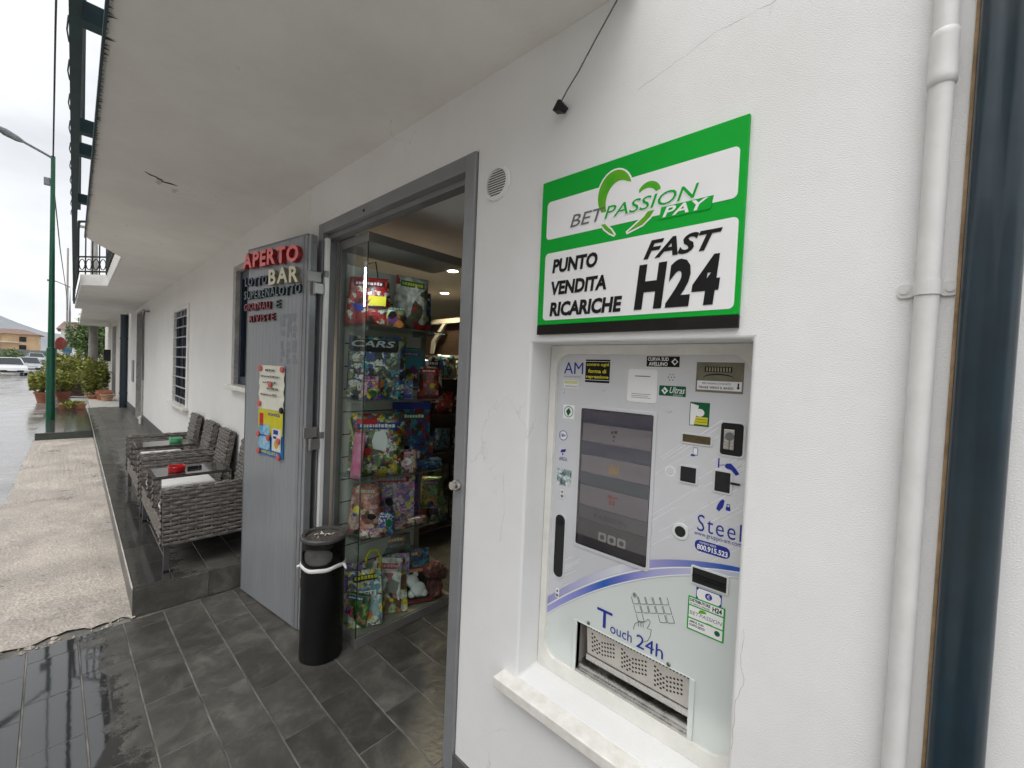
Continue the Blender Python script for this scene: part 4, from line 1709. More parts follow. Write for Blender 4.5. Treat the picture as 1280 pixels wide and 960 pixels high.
text('€', KF, -0.383, -0.374, 1.095, 1.107, 0.0022, m_whiteprint, st)
q = MB()
q.rect(KF, -0.436, -0.332, 0.983, 1.085, 0.0013, 0.0018)
st = q.build('green_sticker', m_green, K)
for a, b in ((1.060, 1.081), (1.021, 1.056), (0.987, 1.017)):
    q = MB()
    q.rect(KF, -0.432, -0.336, a, b, 0.0019, 0.0020)
    q.build('sticker_print', m_whiteprint, st)
text('DISTRIBUTORE', KF, -0.430, -0.372, 1.070, 1.079, 0.0022, m_ink, st, bold=0.04)
text('DI GIOCO ONLINE', KF, -0.429, -0.374, 1.062, 1.067, 0.0022, m_ink, st, bold=0.02)
text('H24', KF, -0.366, -0.340, 1.063, 1.078, 0.0022, m_ink, st, bold=0.04)
text('BET', KF, -0.430, -0.402, 1.031, 1.042, 0.0022, m_greyink, st, shear=0.2)
text('PASSION', KF, -0.401, -0.338, 1.031, 1.042, 0.0022, m_greyink, st, shear=0.2)
q = MB()
q.plate(KF, arc(-0.392, 1.045, 0.012, 0.010, 200, 20, 8), 0.0020, 0.0021)
q.plate(KF, arc(-0.372, 1.026, 0.010, 0.008, 330, 200, 8), 0.0020, 0.0021)
q.build('sticker_print', m_green2, st)
text('APRI IL TUO', KF, -0.429, -0.388, 1.006, 1.013, 0.0022, m_ink, st, bold=0.04)
text('CONTO GIOCO', KF, -0.429, -0.384, 0.996, 1.003, 0.0022, m_ink, st, bold=0.04)
q = MB()
q.plate(KF, circ(-0.350, 1.004, 0.008, n=12), 0.0021, 0.0022)
q.build('sticker_print', m_darkgreen, st)
# touch pictogram: keyboard keys and pointing hand
q = MB()


def kq(u_, v_):
    bx, bz = -0.622 + u_ * 0.122 - v_ * 0.022, 1.008 + u_ * 0.046 - v_ * 0.075
    return (bx + v_ * 0.052, bz)


for i in range(5):
    for j in range(3):
        if i == 1 and j == 2 or i == 2 and j == 2:
            continue
        u0_, u1_, v0_, v1_ = i / 5 + .015, (i + 1) / 5 - .015, j / 3 + .03, (j + 1) / 3 - .03
        for (p_, r_) in (((u0_, v1_), (u1_, v1_)), ((u1_, v0_), (u1_, v1_)), ((u0_, v0_), (u0_, v1_))):
            A_, B_ = kq(*p_), kq(*r_)
            q.tube([KF(*A_, 0.0015), KF(*B_, 0.0015)], 0.0007, 4)
hand = [(-0.606, 0.902), (-0.602, 0.922), (-0.590, 0.934), (-0.582, 0.936), (-0.575, 0.938), (-0.566, 0.945), (-0.560, 0.955), (-0.553, 0.956), (-0.550, 0.948), (-0.560, 0.925), (-0.545, 0.928), (-0.548, 0.905), (-0.556, 0.886), (-0.575, 0.872)]
q.tube([KF(a, b, 0.0015) for a, b in hand], 0.0008, 4)
for (a, b) in (((-0.590, 0.934), (-0.588, 0.918)), ((-0.582, 0.936), (-0.580, 0.920)), ((-0.575, 0.938), (-0.572, 0.922))):
    q.tube([KF(*a, 0.0015), KF(*b, 0.0015)], 0.0007, 4)
q.build('touch_pictogram', m_greyink, K)
text('T', KF, -0.744, -0.684, 0.858, 0.921, w2, m_blueink, K, bold=0.004)
text('ouch', KF, -0.690, -0.610, 0.853, 0.888, w2, m_blueink, K)
text('24h', KF, -0.594, -0.503, 0.850, 0.893, w2, m_blueink, K)

# ------------------------------------------------------------------ pipes at the right, loose cable
cp = thing('conduit_pipe', 'off-white painted vertical conduit pipe clipped to stucco at right', 'pipe', (0.033, -0.022, 0))
q = MB()
q.cyl((0.0335, -0.022, 0.0), (0.0325, -0.022, 4.4), 0.0185, n=28)
smooth_by_angle(q.build('tube', m_pipe, cp))
q = MB()
q.lathe(0.0332, -0.022, [(0.0186, 2.325), (0.0215, 2.328), (0.0225, 2.34), (0.0215, 2.348), (0.0212, 2.415), (0.0218, 2.424), (0.0188, 2.43)], 28)
smooth_by_angle(q.build('socket', m_pipe, cp))
for zc in (1.938, 0.35):
    q = MB()
    NA = 14
    for i in range(NA):
        a0_, a1_ = math.pi + math.pi * i / NA, math.pi + math.pi * (i + 1) / NA
        p_ = [(0.0332 + 0.0208 * math.cos(a), -0.022 + 0.0208 * math.sin(a)) for a in (a0_, a1_)]
        p2 = [(0.0332 + 0.0190 * math.cos(a), -0.022 + 0.0190 * math.sin(a)) for a in (a0_, a1_)]
        q.quad((*p_[0], zc - 0.014), (*p_[1], zc - 0.014), (*p_[1], zc + 0.014), (*p_[0], zc + 0.014))
        q.quad((*p_[0], zc - 0.014), (*p2[0], zc - 0.014), (*p2[1], zc - 0.014), (*p_[1], zc - 0.014))
        q.quad((*p_[0], zc + 0.014), (*p2[0], zc + 0.014), (*p2[1], zc + 0.014), (*p_[1], zc + 0.014))
    q.box(0.0124, 0.0142, -0.023, -0.004, zc - 0.014, zc + 0.014)
    q.box(0.0522, 0.0540, -0.023, -0.004, zc - 0.014, zc + 0.014)
    q.plate(W0, rrect(-0.010, 0.0141, zc - 0.0139, zc + 0.0139, 0.008, 4), 0.001, 0.0042)
    q.plate(W0, rrect(0.0523, 0.0765, zc - 0.0139, zc + 0.0139, 0.008, 4), 0.001, 0.0042)
    cl = q.build('pipe_clip', m_pipe, cp)
    for x in (0.0, 0.066):
        q = MB()
        q.plate(W0, circ(x, zc, 0.0065, n=14), 0.0043, 0.0062)
        s2 = q.build('clip_screw', m_pipe, cl)
td = thing('downpipe', 'dark teal steel downpipe on the wall at the right edge', 'pipe', (0.125, -0.02, 0))
q = MB()
prof = [(0.079, 0.0), (0.079, -0.020), (0.083, -0.030), (0.094, -0.037), (0.104, -0.035), (0.112, -0.036), (0.120, -0.044), (0.131, -0.049), (0.142, -0.047), (0.150, -0.038), (0.153, -0.026), (0.153, 0.0)]
n = len(prof)
q.add([(x, y - 0.0005, 0.0) for x, y in prof] + [(x, y - 0.0005, 5.2) for x, y in prof], [(i, i + 1, n + i + 1, n + i) for i in range(n - 1)] + [tuple(range(n)), tuple(range(n, 2 * n))])
smooth_by_angle(q.build('shell', m_teal, td), 50)
q = MB()
q.box(0.0735, 0.0785, -0.006, -0.0005, 0.0, 5.0)
q.build('sealant_strip', m_sealant, td)
lc = thing('loose_cable', 'thin loose cable with a black plug end hanging by the balcony corner', 'cable', (-0.888, -0.03, 2.64))
q = MB()
q.tube([(-0.64, -0.03, 2.93), (-0.69, -0.028, 2.878), (-0.76, -0.026, 2.80), (-0.82, -0.026, 2.726), (-0.86, -0.027, 2.685), (-0.882, -0.028, 2.656)], 0.0024, 8)
smooth_by_angle(q.build('wire', pm('cable_grey', (0.12, 0.11, 0.10), 0.6), lc))
q = MB()
q.add([(-0.889, -0.040, 2.660), (-0.879, -0.040, 2.656), (-0.860, -0.044, 2.630), (-0.874, -0.044, 2.617), (-0.908, -0.044, 2.628),
       (-0.889, -0.016, 2.660), (-0.879, -0.016, 2.656), (-0.860, -0.014, 2.630), (-0.874, -0.014, 2.617), (-0.908, -0.014, 2.628)],
      [(0, 1, 2, 3, 4), (9, 8, 7, 6, 5), (0, 5, 6, 1), (1, 6, 7, 2), (2, 7, 8, 3), (3, 8, 9, 4), (4, 9, 5, 0)])
q.build('plug', m_black, lc, bevel=0.002)

# ------------------------------------------------------------------ the open door leaf with its letters
A_ = Vector((-3.58, -0.20, 0))
B_ = Vector((-2.75, -0.09, 0))
dl = (B_ - A_).normalized()
no_ = Vector((dl.y, -dl.x, 0))


def LF(a, b, w_):
    p = A_ + dl * a + no_ * w_
    return (p.x, p.y, b)


DL = thing('door_leaf', 'grey grooved metal door leaf swung open against the facade with raised letters', 'door', (-2.75, -0.09, 0))
q = MB()
pw = 0.732 / 15
for i in range(15):
    a = i * pw
    vs = []
    for z in (0.012, 2.548):
        for (uu, ww) in ((a, -0.0022), (a + 0.002, 0.0), (a + pw - 0.002, 0.0), (a + pw, -0.0022)):
            vs.append(LF(uu, z, ww))
    q.add(vs, [(0, 1, 5, 4), (1, 2, 6, 5), (2, 3, 7, 6)])
q.rect(LF, 0.0, 0.83, 0.012, 2.548, -0.045, -0.006)
q.build('grooved_skin', m_leaf, DL)
q = MB()
q.rect(LF, 0.7325, 0.765, 0.012, 2.549, -0.0058, 0.002)
q.rect(LF, 0.765, 0.80, 0.012, 2.549, -0.0058, -0.001)
q.rect(LF, 0.80, 0.832, 0.012, 2.549, -0.046, -0.012)
q.build('hinge_stile', m_frame, DL)
q = MB()
q.rect(LF, -0.004, -0.0002, 0.010, 2.552, -0.046, 0.003)
q.rect(LF, -0.004, 0.80, 2.5485, 2.556, -0.046, 0.004)
q.build('edge_trim', m_frame, DL)
for zc in (2.25, 1.26, 0.3):
    q = MB()
    hx, hy = -2.742, -0.052
    q.cyl((hx - 0.018, hy - 0.03, zc - 0.002), (hx - 0.018, hy - 0.03, zc + 0.075), 0.012, n=12)
    q.cyl((hx + 0.010, hy - 0.012, zc - 0.075), (hx + 0.010, hy - 0.012, zc + 0.0), 0.012, n=12)
    q.box(hx - 0.02, hx + 0.0, hy - 0.05, hy + 0.03, zc + 0.004, zc + 0.07)
    q.box(hx - 0.0, hx + 0.024, hy - 0.02, hy + 0.038, zc - 0.07, zc - 0.005)
    q.build('hinge', m_alu, DL, bevel=0.002)
# glue ghost of removed letters
q = MB()
for i in range(3):
    for k in range(9):
        x0_ = 0.50 + i * 0.075 + random.uniform(-.008, .008)
        z0_ = 1.72 + k * 0.035 + random.uniform(-.02, .02)
        q.rect(LF, x0_, x0_ + random.uniform(0.02, 0.06), z0_, z0_ + 0.034, 0.0002, 0.0005 + 0.00002 * (i * 9 + k))
q.rect(LF, 0.50, 0.70, 2.03, 2.06, 0.0002, 0.0004)
q.build('glue_marks', m_leafdirt, DL, kind='stuff')

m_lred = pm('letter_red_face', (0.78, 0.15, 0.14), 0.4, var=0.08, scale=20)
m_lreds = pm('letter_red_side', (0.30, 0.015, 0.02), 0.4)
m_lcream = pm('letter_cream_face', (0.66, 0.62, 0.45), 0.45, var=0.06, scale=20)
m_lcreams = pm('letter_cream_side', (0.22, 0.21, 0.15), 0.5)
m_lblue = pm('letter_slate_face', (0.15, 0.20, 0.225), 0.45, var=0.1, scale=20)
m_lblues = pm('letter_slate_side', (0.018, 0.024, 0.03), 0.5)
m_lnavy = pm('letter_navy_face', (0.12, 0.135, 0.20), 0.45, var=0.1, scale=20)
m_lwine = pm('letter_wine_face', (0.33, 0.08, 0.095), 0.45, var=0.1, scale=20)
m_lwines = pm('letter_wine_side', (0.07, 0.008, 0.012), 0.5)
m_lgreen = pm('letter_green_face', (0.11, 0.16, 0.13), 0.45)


def letters(s, u0, u1, z0, z1, mf, ms, tilt=0.0, depth=0.026, bold=0.03, gap=0.12):
    W_ = []
    for ch in s:
        vs, fs = glyphs(ch, bold, 0.5)
        W_.append((max(v[0] for v in vs) - min(v[0] for v in vs)))
    tot = sum(W_) + gap * (len(s) - 1) * 0.7
    x = 0.0
    for ch, wd in zip(s, W_):
        vs, fs = glyphs(ch, bold, 0.5)
        ax = min(v[0] for v in vs)
        ay, by = min(v[1] for v in vs), max(v[1] for v in vs)
        q = MB()
        jz = random.uniform(-1, 1) * 0.004
        jr = random.uniform(-1, 1) * 0.03
        o = []
        for vx, vy, vz in vs:
            a = u0 + (x + vx - ax) / tot * (u1 - u0)
            b = z0 + (vy - ay) / (by - ay) * (z1 - z0) + tilt * (a - u0) + jz + jr * (vx - ax) / tot * (u1 - u0)
            o.append(LF(a, b, 0.001 + depth * (vz + 0.5)))
        q.add(o, fs)
        q.mi = [0 if all(vs[i][2] > 0.4 for i in f) else 1 for f in fs]
        q.build('letter', [mf, ms], DL)
        x += wd + gap * 0.7


random.seed(21)
letters('APERTO', -0.020, 0.752, 2.412, 2.522, m_lred, m_lreds, -0.035, 0.032, 0.035)
letters('BAR', 0.365, 0.752, 2.262, 2.366, m_lcream, m_lcreams, -0.015, 0.028, 0.03)
letters('LOTTO', -0.015, 0.315, 2.280, 2.342, m_lnavy, m_lblues, -0.012, 0.016, 0.015, 0.25)
letters('SUPERENALOTTO', -0.022, 0.760, 2.190, 2.250, m_lblue, m_lblues, -0.012, 0.016, 0.01, 0.25)
letters('GIORNALI', -0.022, 0.372, 2.104, 2.156, m_lwine, m_lwines, 0.0, 0.015, 0.01, 0.25)
letters('E', 0.445, 0.500, 2.104, 2.156, m_lgreen, m_lblues, 0.0, 0.015, 0.01)
letters('RIVISTE', 0.060, 0.430, 2.022, 2.070, m_lwine, m_lwines, 0.0, 0.015, 0.01, 0.25)

PO = thing('poster', 'yellow and blue poster under a white note held by red magnets on the door leaf', 'poster', LF(0.4, 1.08, 0.004))


def paper(u0, u1, z0, z1, wz, mat_, curl=0.0, name='sheet', parent=None):
    q = MB()
    nx, nz2 = 6, 12
    vs = []
    for j in range(nz2 + 1):
        for i in range(nx + 1):
            a, b = u0 + (u1 - u0) * i / nx, z0 + (z1 - z0) * j / nz2
            vs.append(LF(a, b, wz + curl * (0.5 + 0.5 * math.sin(j * 1.9 + i * 0.7)) * (0.3 + abs(i / nx - 0.5))))
    fs = [(j * (nx + 1) + i, j * (nx + 1) + i + 1, (j + 1) * (nx + 1) + i + 1, (j + 1) * (nx + 1) + i) for j in range(nz2) for i in range(nx)]
    q.add(vs, fs)
    return q.build(name, mat_, parent or PO, smooth=True)


m_paper = pm('note_paper', (0.66, 0.65, 0.55), 0.8, var=0.06, scale=9)
m_pyel = pm('poster_yellow', (0.56, 0.50, 0.005), 0.5, var=0.12, scale=9)
m_pblue = pm('poster_blue', (0.003, 0.15, 0.45), 0.45, var=0.2, scale=12)
m_pcyan = pm('poster_cyan', (0.02, 0.30, 0.55), 0.45, col2=(0.4, 0.55, 0.62), scale=28)
m_pwhite = pm('poster_white', (0.62, 0.62, 0.58), 0.5, var=0.05)
sheet = paper(0.232, 0.578, 1.405, 1.712, 0.006, m_paper, 0.010)
q = MB()
for i, (a, b) in enumerate(((0.33, 0.46), (0.27, 0.53), (0.30, 0.48), (0.36, 0.52), (0.27, 0.50))):
    z = 1.672 - i * 0.042
    x = a
    while x < b:
        l_ = random.uniform(0.015, 0.045)
        q.rect(LF, x, min(b, x + l_), z, z + random.uniform(0.008, 0.014), 0.0185, 0.0187)
        x += l_ + 0.008
q.build('writing', m_greyink, sheet, kind='stuff')
ps = paper(0.235, 0.580, 1.082, 1.405, 0.005, m_pblue, 0.005)
q = MB()
q.plate(LF, [(0.236, 1.27), (0.400, 1.27), (0.430, 1.22), (0.578, 1.24), (0.578, 1.404), (0.236, 1.404)], 0.0125, 0.0127)
q.build('yellow_print', m_pyel, ps)
for (a, b, c, e, mt_) in ((0.255, 0.405, 1.225, 1.300, m_pcyan), (0.250, 0.410, 1.125, 1.215, m_pcyan), (0.440, 0.560, 1.13, 1.285, m_pwhite), (0.255, 0.31, 1.285, 1.375, m_redink)):
    q = MB()
    q.rect(LF, a, b, c, e, 0.0129, 0.0131)
    q.build('poster_block', mt_, ps)
q = MB()
q.plate(LF, circ(0.50, 1.178, 0.030, 0.030, 10), 0.0133, 0.0134)
q.build('poster_block', pm('poster_orange', (0.55, 0.33, 0.02), 0.5), ps)
q = MB()
q.rect(LF, 0.455, 0.52, 1.245, 1.275, 0.0133, 0.0134)
q.rect(LF, 0.455, 0.50, 1.215, 1.232, 0.0133, 0.0134)
q.build('poster_block', m_blueink, ps)
text('VENDITA', LF, 0.285, 0.535, 1.098, 1.118, 0.0135, m_yellowink, ps, bold=0.02)
text('novità', LF, 0.38, 0.54, 1.365, 1.392, 0.0135, m_blueink, ps, bold=0.02)
m_mag = pm('magnet_red', (0.55, 0.10, 0.09), 0.35)
for i, (a, b) in enumerate(((0.258, 1.690), (0.560, 1.688), (0.405, 1.580), (0.256, 1.440), (0.565, 1.415), (0.250, 1.225), (0.395, 1.212), (0.535, 1.205), (0.258, 1.105), (0.540, 1.095))):
    q = MB()
    q.plate(LF, circ(a, b, 0.021, n=14), 0.013, 0.026)
    q.build('magnet', m_mag if i != 4 else m_black, PO, bevel=0.005)

random.seed(91)


def wall_crack(pts, name='plaster_crack'):
    q = MB()
    out_ = []
    for (a, b), (c, e) in zip(pts, pts[1:]):
        for k in range(5):
            t_ = k / 5
            out_.append((a + (c - a) * t_ + random.uniform(-.003, .003), 0.0002, b + (e - b) * t_ + random.uniform(-.003, .003)))
    out_.append((pts[-1][0], 0.0002, pts[-1][1]))
    q.tube(out_, [random.uniform(0.0003, 0.0008) for _ in out_], 4)
    return q.build(name, m_crack, bld)


m_crack = pm('crack_shadow', (0.42, 0.40, 0.37), 0.9)
wall_crack([(-0.252, 1.12), (-0.258, 1.05), (-0.247, 0.98), (-0.262, 0.93), (-0.266, 0.80)])
wall_crack([(-0.62, 2.60), (-0.50, 2.63), (-0.40, 2.66), (-0.28, 2.665), (-0.17, 2.70)])
wall_crack([(-1.10, 1.35), (-1.09, 1.2), (-1.105, 1.08)])

# ------------------------------------------------------------------ litter bin
random.seed(31)
BX, BY, BR, BH = -2.478, -0.072, 0.120, 0.730
BN = thing('litter_bin', 'tall black cylindrical ashtray bin with white liner rim beside the doorway', 'bin', (BX, BY, 0))
q = MB()
# facing angle of the oval opening: towards the street corner
fa_ = math.atan2(-1.0, 0.95)
zl, zh = 0.585, 0.675
q.lathe(BX, BY, [(0.0, 0.001), (BR - 0.004, 0.001), (BR, 0.006), (BR, 0.548)], 56)
q.lathe(BX, BY, [(BR, 0.690), (BR, 0.712)], 56)
hw = 0.84
q.lathe(BX, BY, [(BR, 0.548), (BR, 0.690)], 40, fa_ + hw + 0.25, fa_ + 2 * math.pi - hw - 0.25)
NE = 48
ell, rec = [], []
for i in range(NE):
    a = 2 * math.pi * i / NE
    ca, sa = math.cos(a), math.sin(a)
    p_ = 2.6
    k_ = (abs(ca) ** p_ + abs(sa) ** p_) ** (-1 / p_)
    ell.append((fa_ + hw * 0.98 * ca * k_, 0.628 + 0.047 * sa * k_))
    mm = max(abs(ca), abs(sa))
    rec.append((fa_ + (hw + 0.25) * ca / mm, 0.619 + 0.071 * sa / mm))


def bp(t, z, rr):
    return (BX + rr * math.cos(t), BY + rr * math.sin(t), z)


MID = [((a[0] + b[0]) / 2, (a[1] + b[1]) / 2) for a, b in zip(ell, rec)]
vs = [bp(a, z, BR) for a, z in rec] + [bp(a, z, BR) for a, z in MID] + [bp(a, z, BR) for a, z in ell] + [bp(a, z, BR - 0.006) for a, z in ell]
fs = []
for l in range(3):
    fs += [(l * NE + i, l * NE + (i + 1) % NE, (l + 1) * NE + (i + 1) % NE, (l + 1) * NE + i) for i in range(NE)]
q.add(vs, fs)
smooth_by_angle(q.build('body', m_blackbin, BN), 50)
q = MB()
q.lathe(BX, BY, [(BR - 0.012, 0.50), (BR - 0.012, 0.70)], 40)
q.lathe(BX, BY, [(0.0, 0.585), (BR - 0.0125, 0.575)], 40)
q.build('inner_bucket', m_liner, BN, smooth=True)
q = MB()
q.lathe(BX, BY, [(BR + 0.0005, 0.704), (BR + 0.007, 0.708), (BR + 0.008, 0.722), (BR + 0.002, 0.730), (BR - 0.014, 0.728), (BR - 0.018, 0.716)], 56)
smooth_by_angle(q.build('ashtray_rim', m_rim, BN))
q = MB()
NR, NA_ = 6, 28
vs = [(BX, BY, 0.712)]
for j in range(1, NR + 1):
    for i in range(NA_):
        rr = (BR - 0.016) * j / NR
        vs.append((BX + rr * math.cos(2 * math.pi * i / NA_), BY + rr * math.sin(2 * math.pi * i / NA_), 0.713 + random.uniform(-0.004, 0.004)))
fs = [(0, 1 + i, 1 + (i + 1) % NA_) for i in range(NA_)]
for j in range(NR - 1):
    for i in range(NA_):
        a, b = 1 + j * NA_ + i, 1 + j * NA_ + (i + 1) % NA_
        fs.append((a, a + NA_, b + NA_, b))
q.add(vs, fs)
q.build('ash', m_ash, BN, smooth=True)
q = MB()
for i in range(7):
    a, rr, t = random.uniform(0, 6.28), random.uniform(0.01, 0.09), random.uniform(0, 6.28)
    x, y = BX + rr * math.cos(a), BY + rr * math.sin(a)
    q.cyl((x, y, 0.719), (x + 0.024 * math.cos(t), y + 0.024 * math.sin(t), 0.721), 0.0037, n=6)
q.build('cigarette_ends', m_pwhite, BN, kind='stuff')
q = MB()
pts = []
NB = 60
prof = []
vs = []
for i in range(NB):
    a = 2 * math.pi * i / NB
    dz = 0.004 * math.sin(a * 3 + 1) + 0.0022 * math.sin(a * 7)
    for (rr, z) in ((BR + 0.0015, 0.544), (BR + 0.006, 0.548), (BR + 0.0065, 0.558), (BR + 0.0035, 0.567), (BR + 0.001, 0.568)):
        vs.append((BX + (rr + random.uniform(0, .0012)) * math.cos(a), BY + (rr + random.uniform(0, .0012)) * math.sin(a), z + dz))
fs = [(i * 5 + k, ((i + 1) % NB) * 5 + k, ((i + 1) % NB) * 5 + k + 1, i * 5 + k + 1) for i in range(NB) for k in range(4)]
q.add(vs, fs)
q.build('liner_rim', m_white, BN, smooth=True)
q = MB()
q.tube([bp(fa_ - 1.15, 0.556, BR + .006), bp(fa_ - 1.17, 0.548, BR + .018), bp(fa_ - 1.16, 0.538, BR + .016)], [.006, .009, .003], 6)
q.tube([bp(fa_ + 1.35, 0.560, BR + .006), bp(fa_ + 1.33, 0.562, BR + .022), bp(fa_ + 1.25, 0.553, BR + .038), bp(fa_ + 1.2, 0.55, BR + .05)], [.006, .010, .007, .003], 6)
q.build('liner_knot', m_white, BN, smooth=True)

# ------------------------------------------------------------------ glass display case in the doorway
CX0, CX1, CY0, CY1 = -2.735, -2.366, 0.090, 0.84
DC = thing('display_case', 'glass display case with aluminium frame and slatted back inside the doorway', 'display case', (-2.55, 0.45, 0))
q = MB()
q.box(CX0, CX1 + 0.004, CY0 - 0.004, CY1, 0.0, 0.062)
q.build('base', m_alu, DC, bevel=0.003)
q = MB()
q.box(CX0, CX1 + 0.003, CY0 - 0.003, CY1, 2.482, 2.540)
q.build('head_rail', m_alu, DC, bevel=0.003)
q = MB()
q.box(CX0, CX0 + 0.03, CY0 - 0.003, CY0 + 0.035, 0.062, 2.482)
q.build('post', m_alu, DC)
q = MB()
q.box(CX1 - 0.006, CX1, CY0, CY1, 0.063, 2.481)
q.build('pane', m_glass, DC)
q = MB()
q.box(CX0 + 0.031, CX1 - 0.008, CY0, CY0 + 0.006, 0.063, 2.481)
q.build('pane', m_glass, DC)
q = MB()
q.box(CX1 - 0.0075, CX1 + 0.0012, CY0 - 0.0012, CY0 + 0.0025, 0.063, 2.481)
q.build('glass_corner', m_glassedge, DC)
q = MB()
q.box(CX0 + 0.001, CX0 + 0.018, CY0 + 0.04, 0.735, 0.065, 2.40)
sw = q.build('slatwall', m_slatwall, DC)
for k in range(14):
    z = 0.20 + k * 0.1525
    q = MB()
    q.box(CX0 + 0.0165, CX0 + 0.0188, CY0 + 0.045, 0.733, z, z + 0.008)
    q.build('groove', m_dark, sw)
q = MB()
q.box(CX0 - 0.004, CX0 + 0.03, 0.737, 0.775, 0.063, 2.40)
q.build('post', m_alu, DC)
q = MB()
q.box(CX0 + 0.02, CX1 - 0.008, CY0 + 0.008, CY1 - 0.002, 0.0625, 0.068)
q.build('case_floor', pm('case_floor', (0.30, 0.27, 0.22), 0.5, var=0.1), DC)
SHZ = [0.640, 1.020, 1.525, 1.995]
for z in SHZ:
    q = MB()
    q.box(CX0 + 0.02, CX1 - 0.03, CY0 + 0.02, 0.72, z - 0.008, z)
    sh = q.build('shelf', m_shelfglass, DC)
    q = MB()
    q.box(CX1 - 0.0298, CX1 - 0.028, CY0 + 0.02, 0.72, z - 0.008, z)
    q.build('shelf_edge', m_alu, sh)
    for y in (0.16, 0.66):
        q = MB()
        q.box(CX0 + 0.02, CX1 - 0.10, y, y + 0.004, z - 0.03, z - 0.009)
        q.build('bracket', m_alu, sh)
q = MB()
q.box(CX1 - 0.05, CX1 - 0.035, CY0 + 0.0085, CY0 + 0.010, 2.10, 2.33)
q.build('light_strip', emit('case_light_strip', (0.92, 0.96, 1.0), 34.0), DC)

# packets and toys in the case -----------------------------------------
# a packet stands at (x, y) on z, faces angle az (0 = towards +X, -90 = towards the street)


def packet(name, label, cat, x, y, z, wd, ht, th, az, mats, lean=0.0, puff=0.6, header=0.0, taper=0.0, roll_=0.0):
    """pillow packet or card: wd wide, ht high, th thick, puffed in the middle"""
    M_ = Matrix.Translation((x, y, z)) @ Matrix.Rotation(R(az), 4, 'Z') @ Matrix.Rotation(R(-lean), 4, 'Y') @ Matrix.Rotation(R(roll_), 4, 'X')
    t = thing(name, label, cat, M_, None)
    nx, nz2 = 8, 10
    q = MB(M_)
    for sgn in (1, -1):
        vs = []
        for j in range(nz2 + 1):
            for i in range(nx + 1):
                a, b = i / nx * 2 - 1, j / nz2 * 2 - 1
                k_ = max(0.0, (1 - abs(a) ** 2.4) * (1 - abs(b) ** 2.4)) ** 0.6
                d_ = th / 2 * ((1 - puff) + puff * k_) + (random.uniform(-1, 1) * th * 0.06 if puff > 0.3 and abs(a) < 1 and abs(b) < 1 else 0)
                wk = 1 - taper * (b + 1) / 2
                vs.append((sgn * d_, a * wd / 2 * wk, (b + 1) / 2 * ht))
        fs = []
        n_ = nx + 1
        for j in range(nz2):
            for i in range(nx):
                f_ = (j * n_ + i, j * n_ + i + 1, (j + 1) * n_ + i + 1, (j + 1) * n_ + i)
                fs.append(f_ if sgn > 0 else f_[::-1])
        q.add(vs, fs)
    # close the rim
    o_ = []
    for (i, j) in [(i, 0) for i in range(nx)] + [(nx, j) for j in range(nz2)] + [(i, nz2) for i in range(nx, 0, -1)] + [(0, j) for j in range(nz2, 0, -1)]:
        o_.append(j * (nx + 1) + i)
    off = (nx + 1) * (nz2 + 1)
    b0 = len(q.v) - 2 * off
    for k in range(len(o_)):
        a, b = o_[k], o_[(k + 1) % len(o_)]
        q.f.append((b0 + a, b0 + a + off, b0 + b + off, b0 + b))
        q.mi.append(0)
    q.build('wrapper', mats[0], t, smooth=puff > 0.3)
    # printed face: a title band with a row of letter-like marks, a picture field and small flashes
    if ht > 0.12 and wd > 0.1 and 'rack' not in label:
        fz = lambda k_: th / 2 * ((1 - puff) + puff * k_) + 0.0025
        zt = ht * random.uniform(0.74, 0.84)
        q = MB(M_)
        q.box(fz(.75), fz(.75) + 0.0006, -wd * 0.36 * (1 - taper * .7), wd * 0.36 * (1 - taper * .7), zt, zt + ht * 0.11)
        q.build('title_band', random.choice(TITLES), t)
        q = MB(M_)
        x_ = -wd * 0.31 * (1 - taper * .7)
        while x_ < wd * 0.29 * (1 - taper * .7):
            l_ = random.uniform(0.008, 0.02)
            q.box(fz(.75) + 0.0008, fz(.75) + 0.0013, x_, x_ + l_, zt + ht * 0.03, zt + ht * random.uniform(0.075, 0.095))
            x_ += l_ + 0.005
        q.build('title_marks', random.choice(MARKS), t, kind='stuff')
        for k in range(3):
            cx, cz = random.uniform(-.28, .28) * wd, random.uniform(.12, .6) * ht
            q = MB(M_)
            s0 = random.uniform(0.012, 0.03)
            q.plate(lambda a, b, w_: (fz(1.0) + w_, a, b), [(cx + s0 * math.cos(a) * random.uniform(.7, 1.3), cz + s0 * math.sin(a) * random.uniform(.7, 1.3)) for a in (0, .9, 1.8, 2.7, 3.6, 4.5, 5.4)], 0.0, 0.0008)
            q.build('print_patch', random.choice(MARKS + TITLES), t)
    if header:
        q = MB(M_)
        q.box(-th * 0.15, th * 0.15, -wd / 2 * (1 - taper), wd / 2 * (1 - taper), ht * 0.985, ht + header)
        q.build('header_card', mats[1], t)
    t['_M'] = 0
    del t['_M']
    return t, M_


def face_rect(t, M_, th, a0, a1, b0, b1, mat_, name='print', e=0.0012):
    q = MB(M_)
    q.box(th / 2 + e * 0.5, th / 2 + e, a0, a1, b0, b1)
    return q.build(name, mat_, t)


def face_text(t, M_, th, s, a0, a1, b0, b1, mat_, bold=0.0, e=0.003, shear=0.0):
    fr = lambda u_, v_, w_: tuple(M_ @ Vector((th / 2 + w_, u_, v_)))
    return text(s, fr, a0, a1, b0, b1, e, mat_, t, bold=bold, shear=shear)


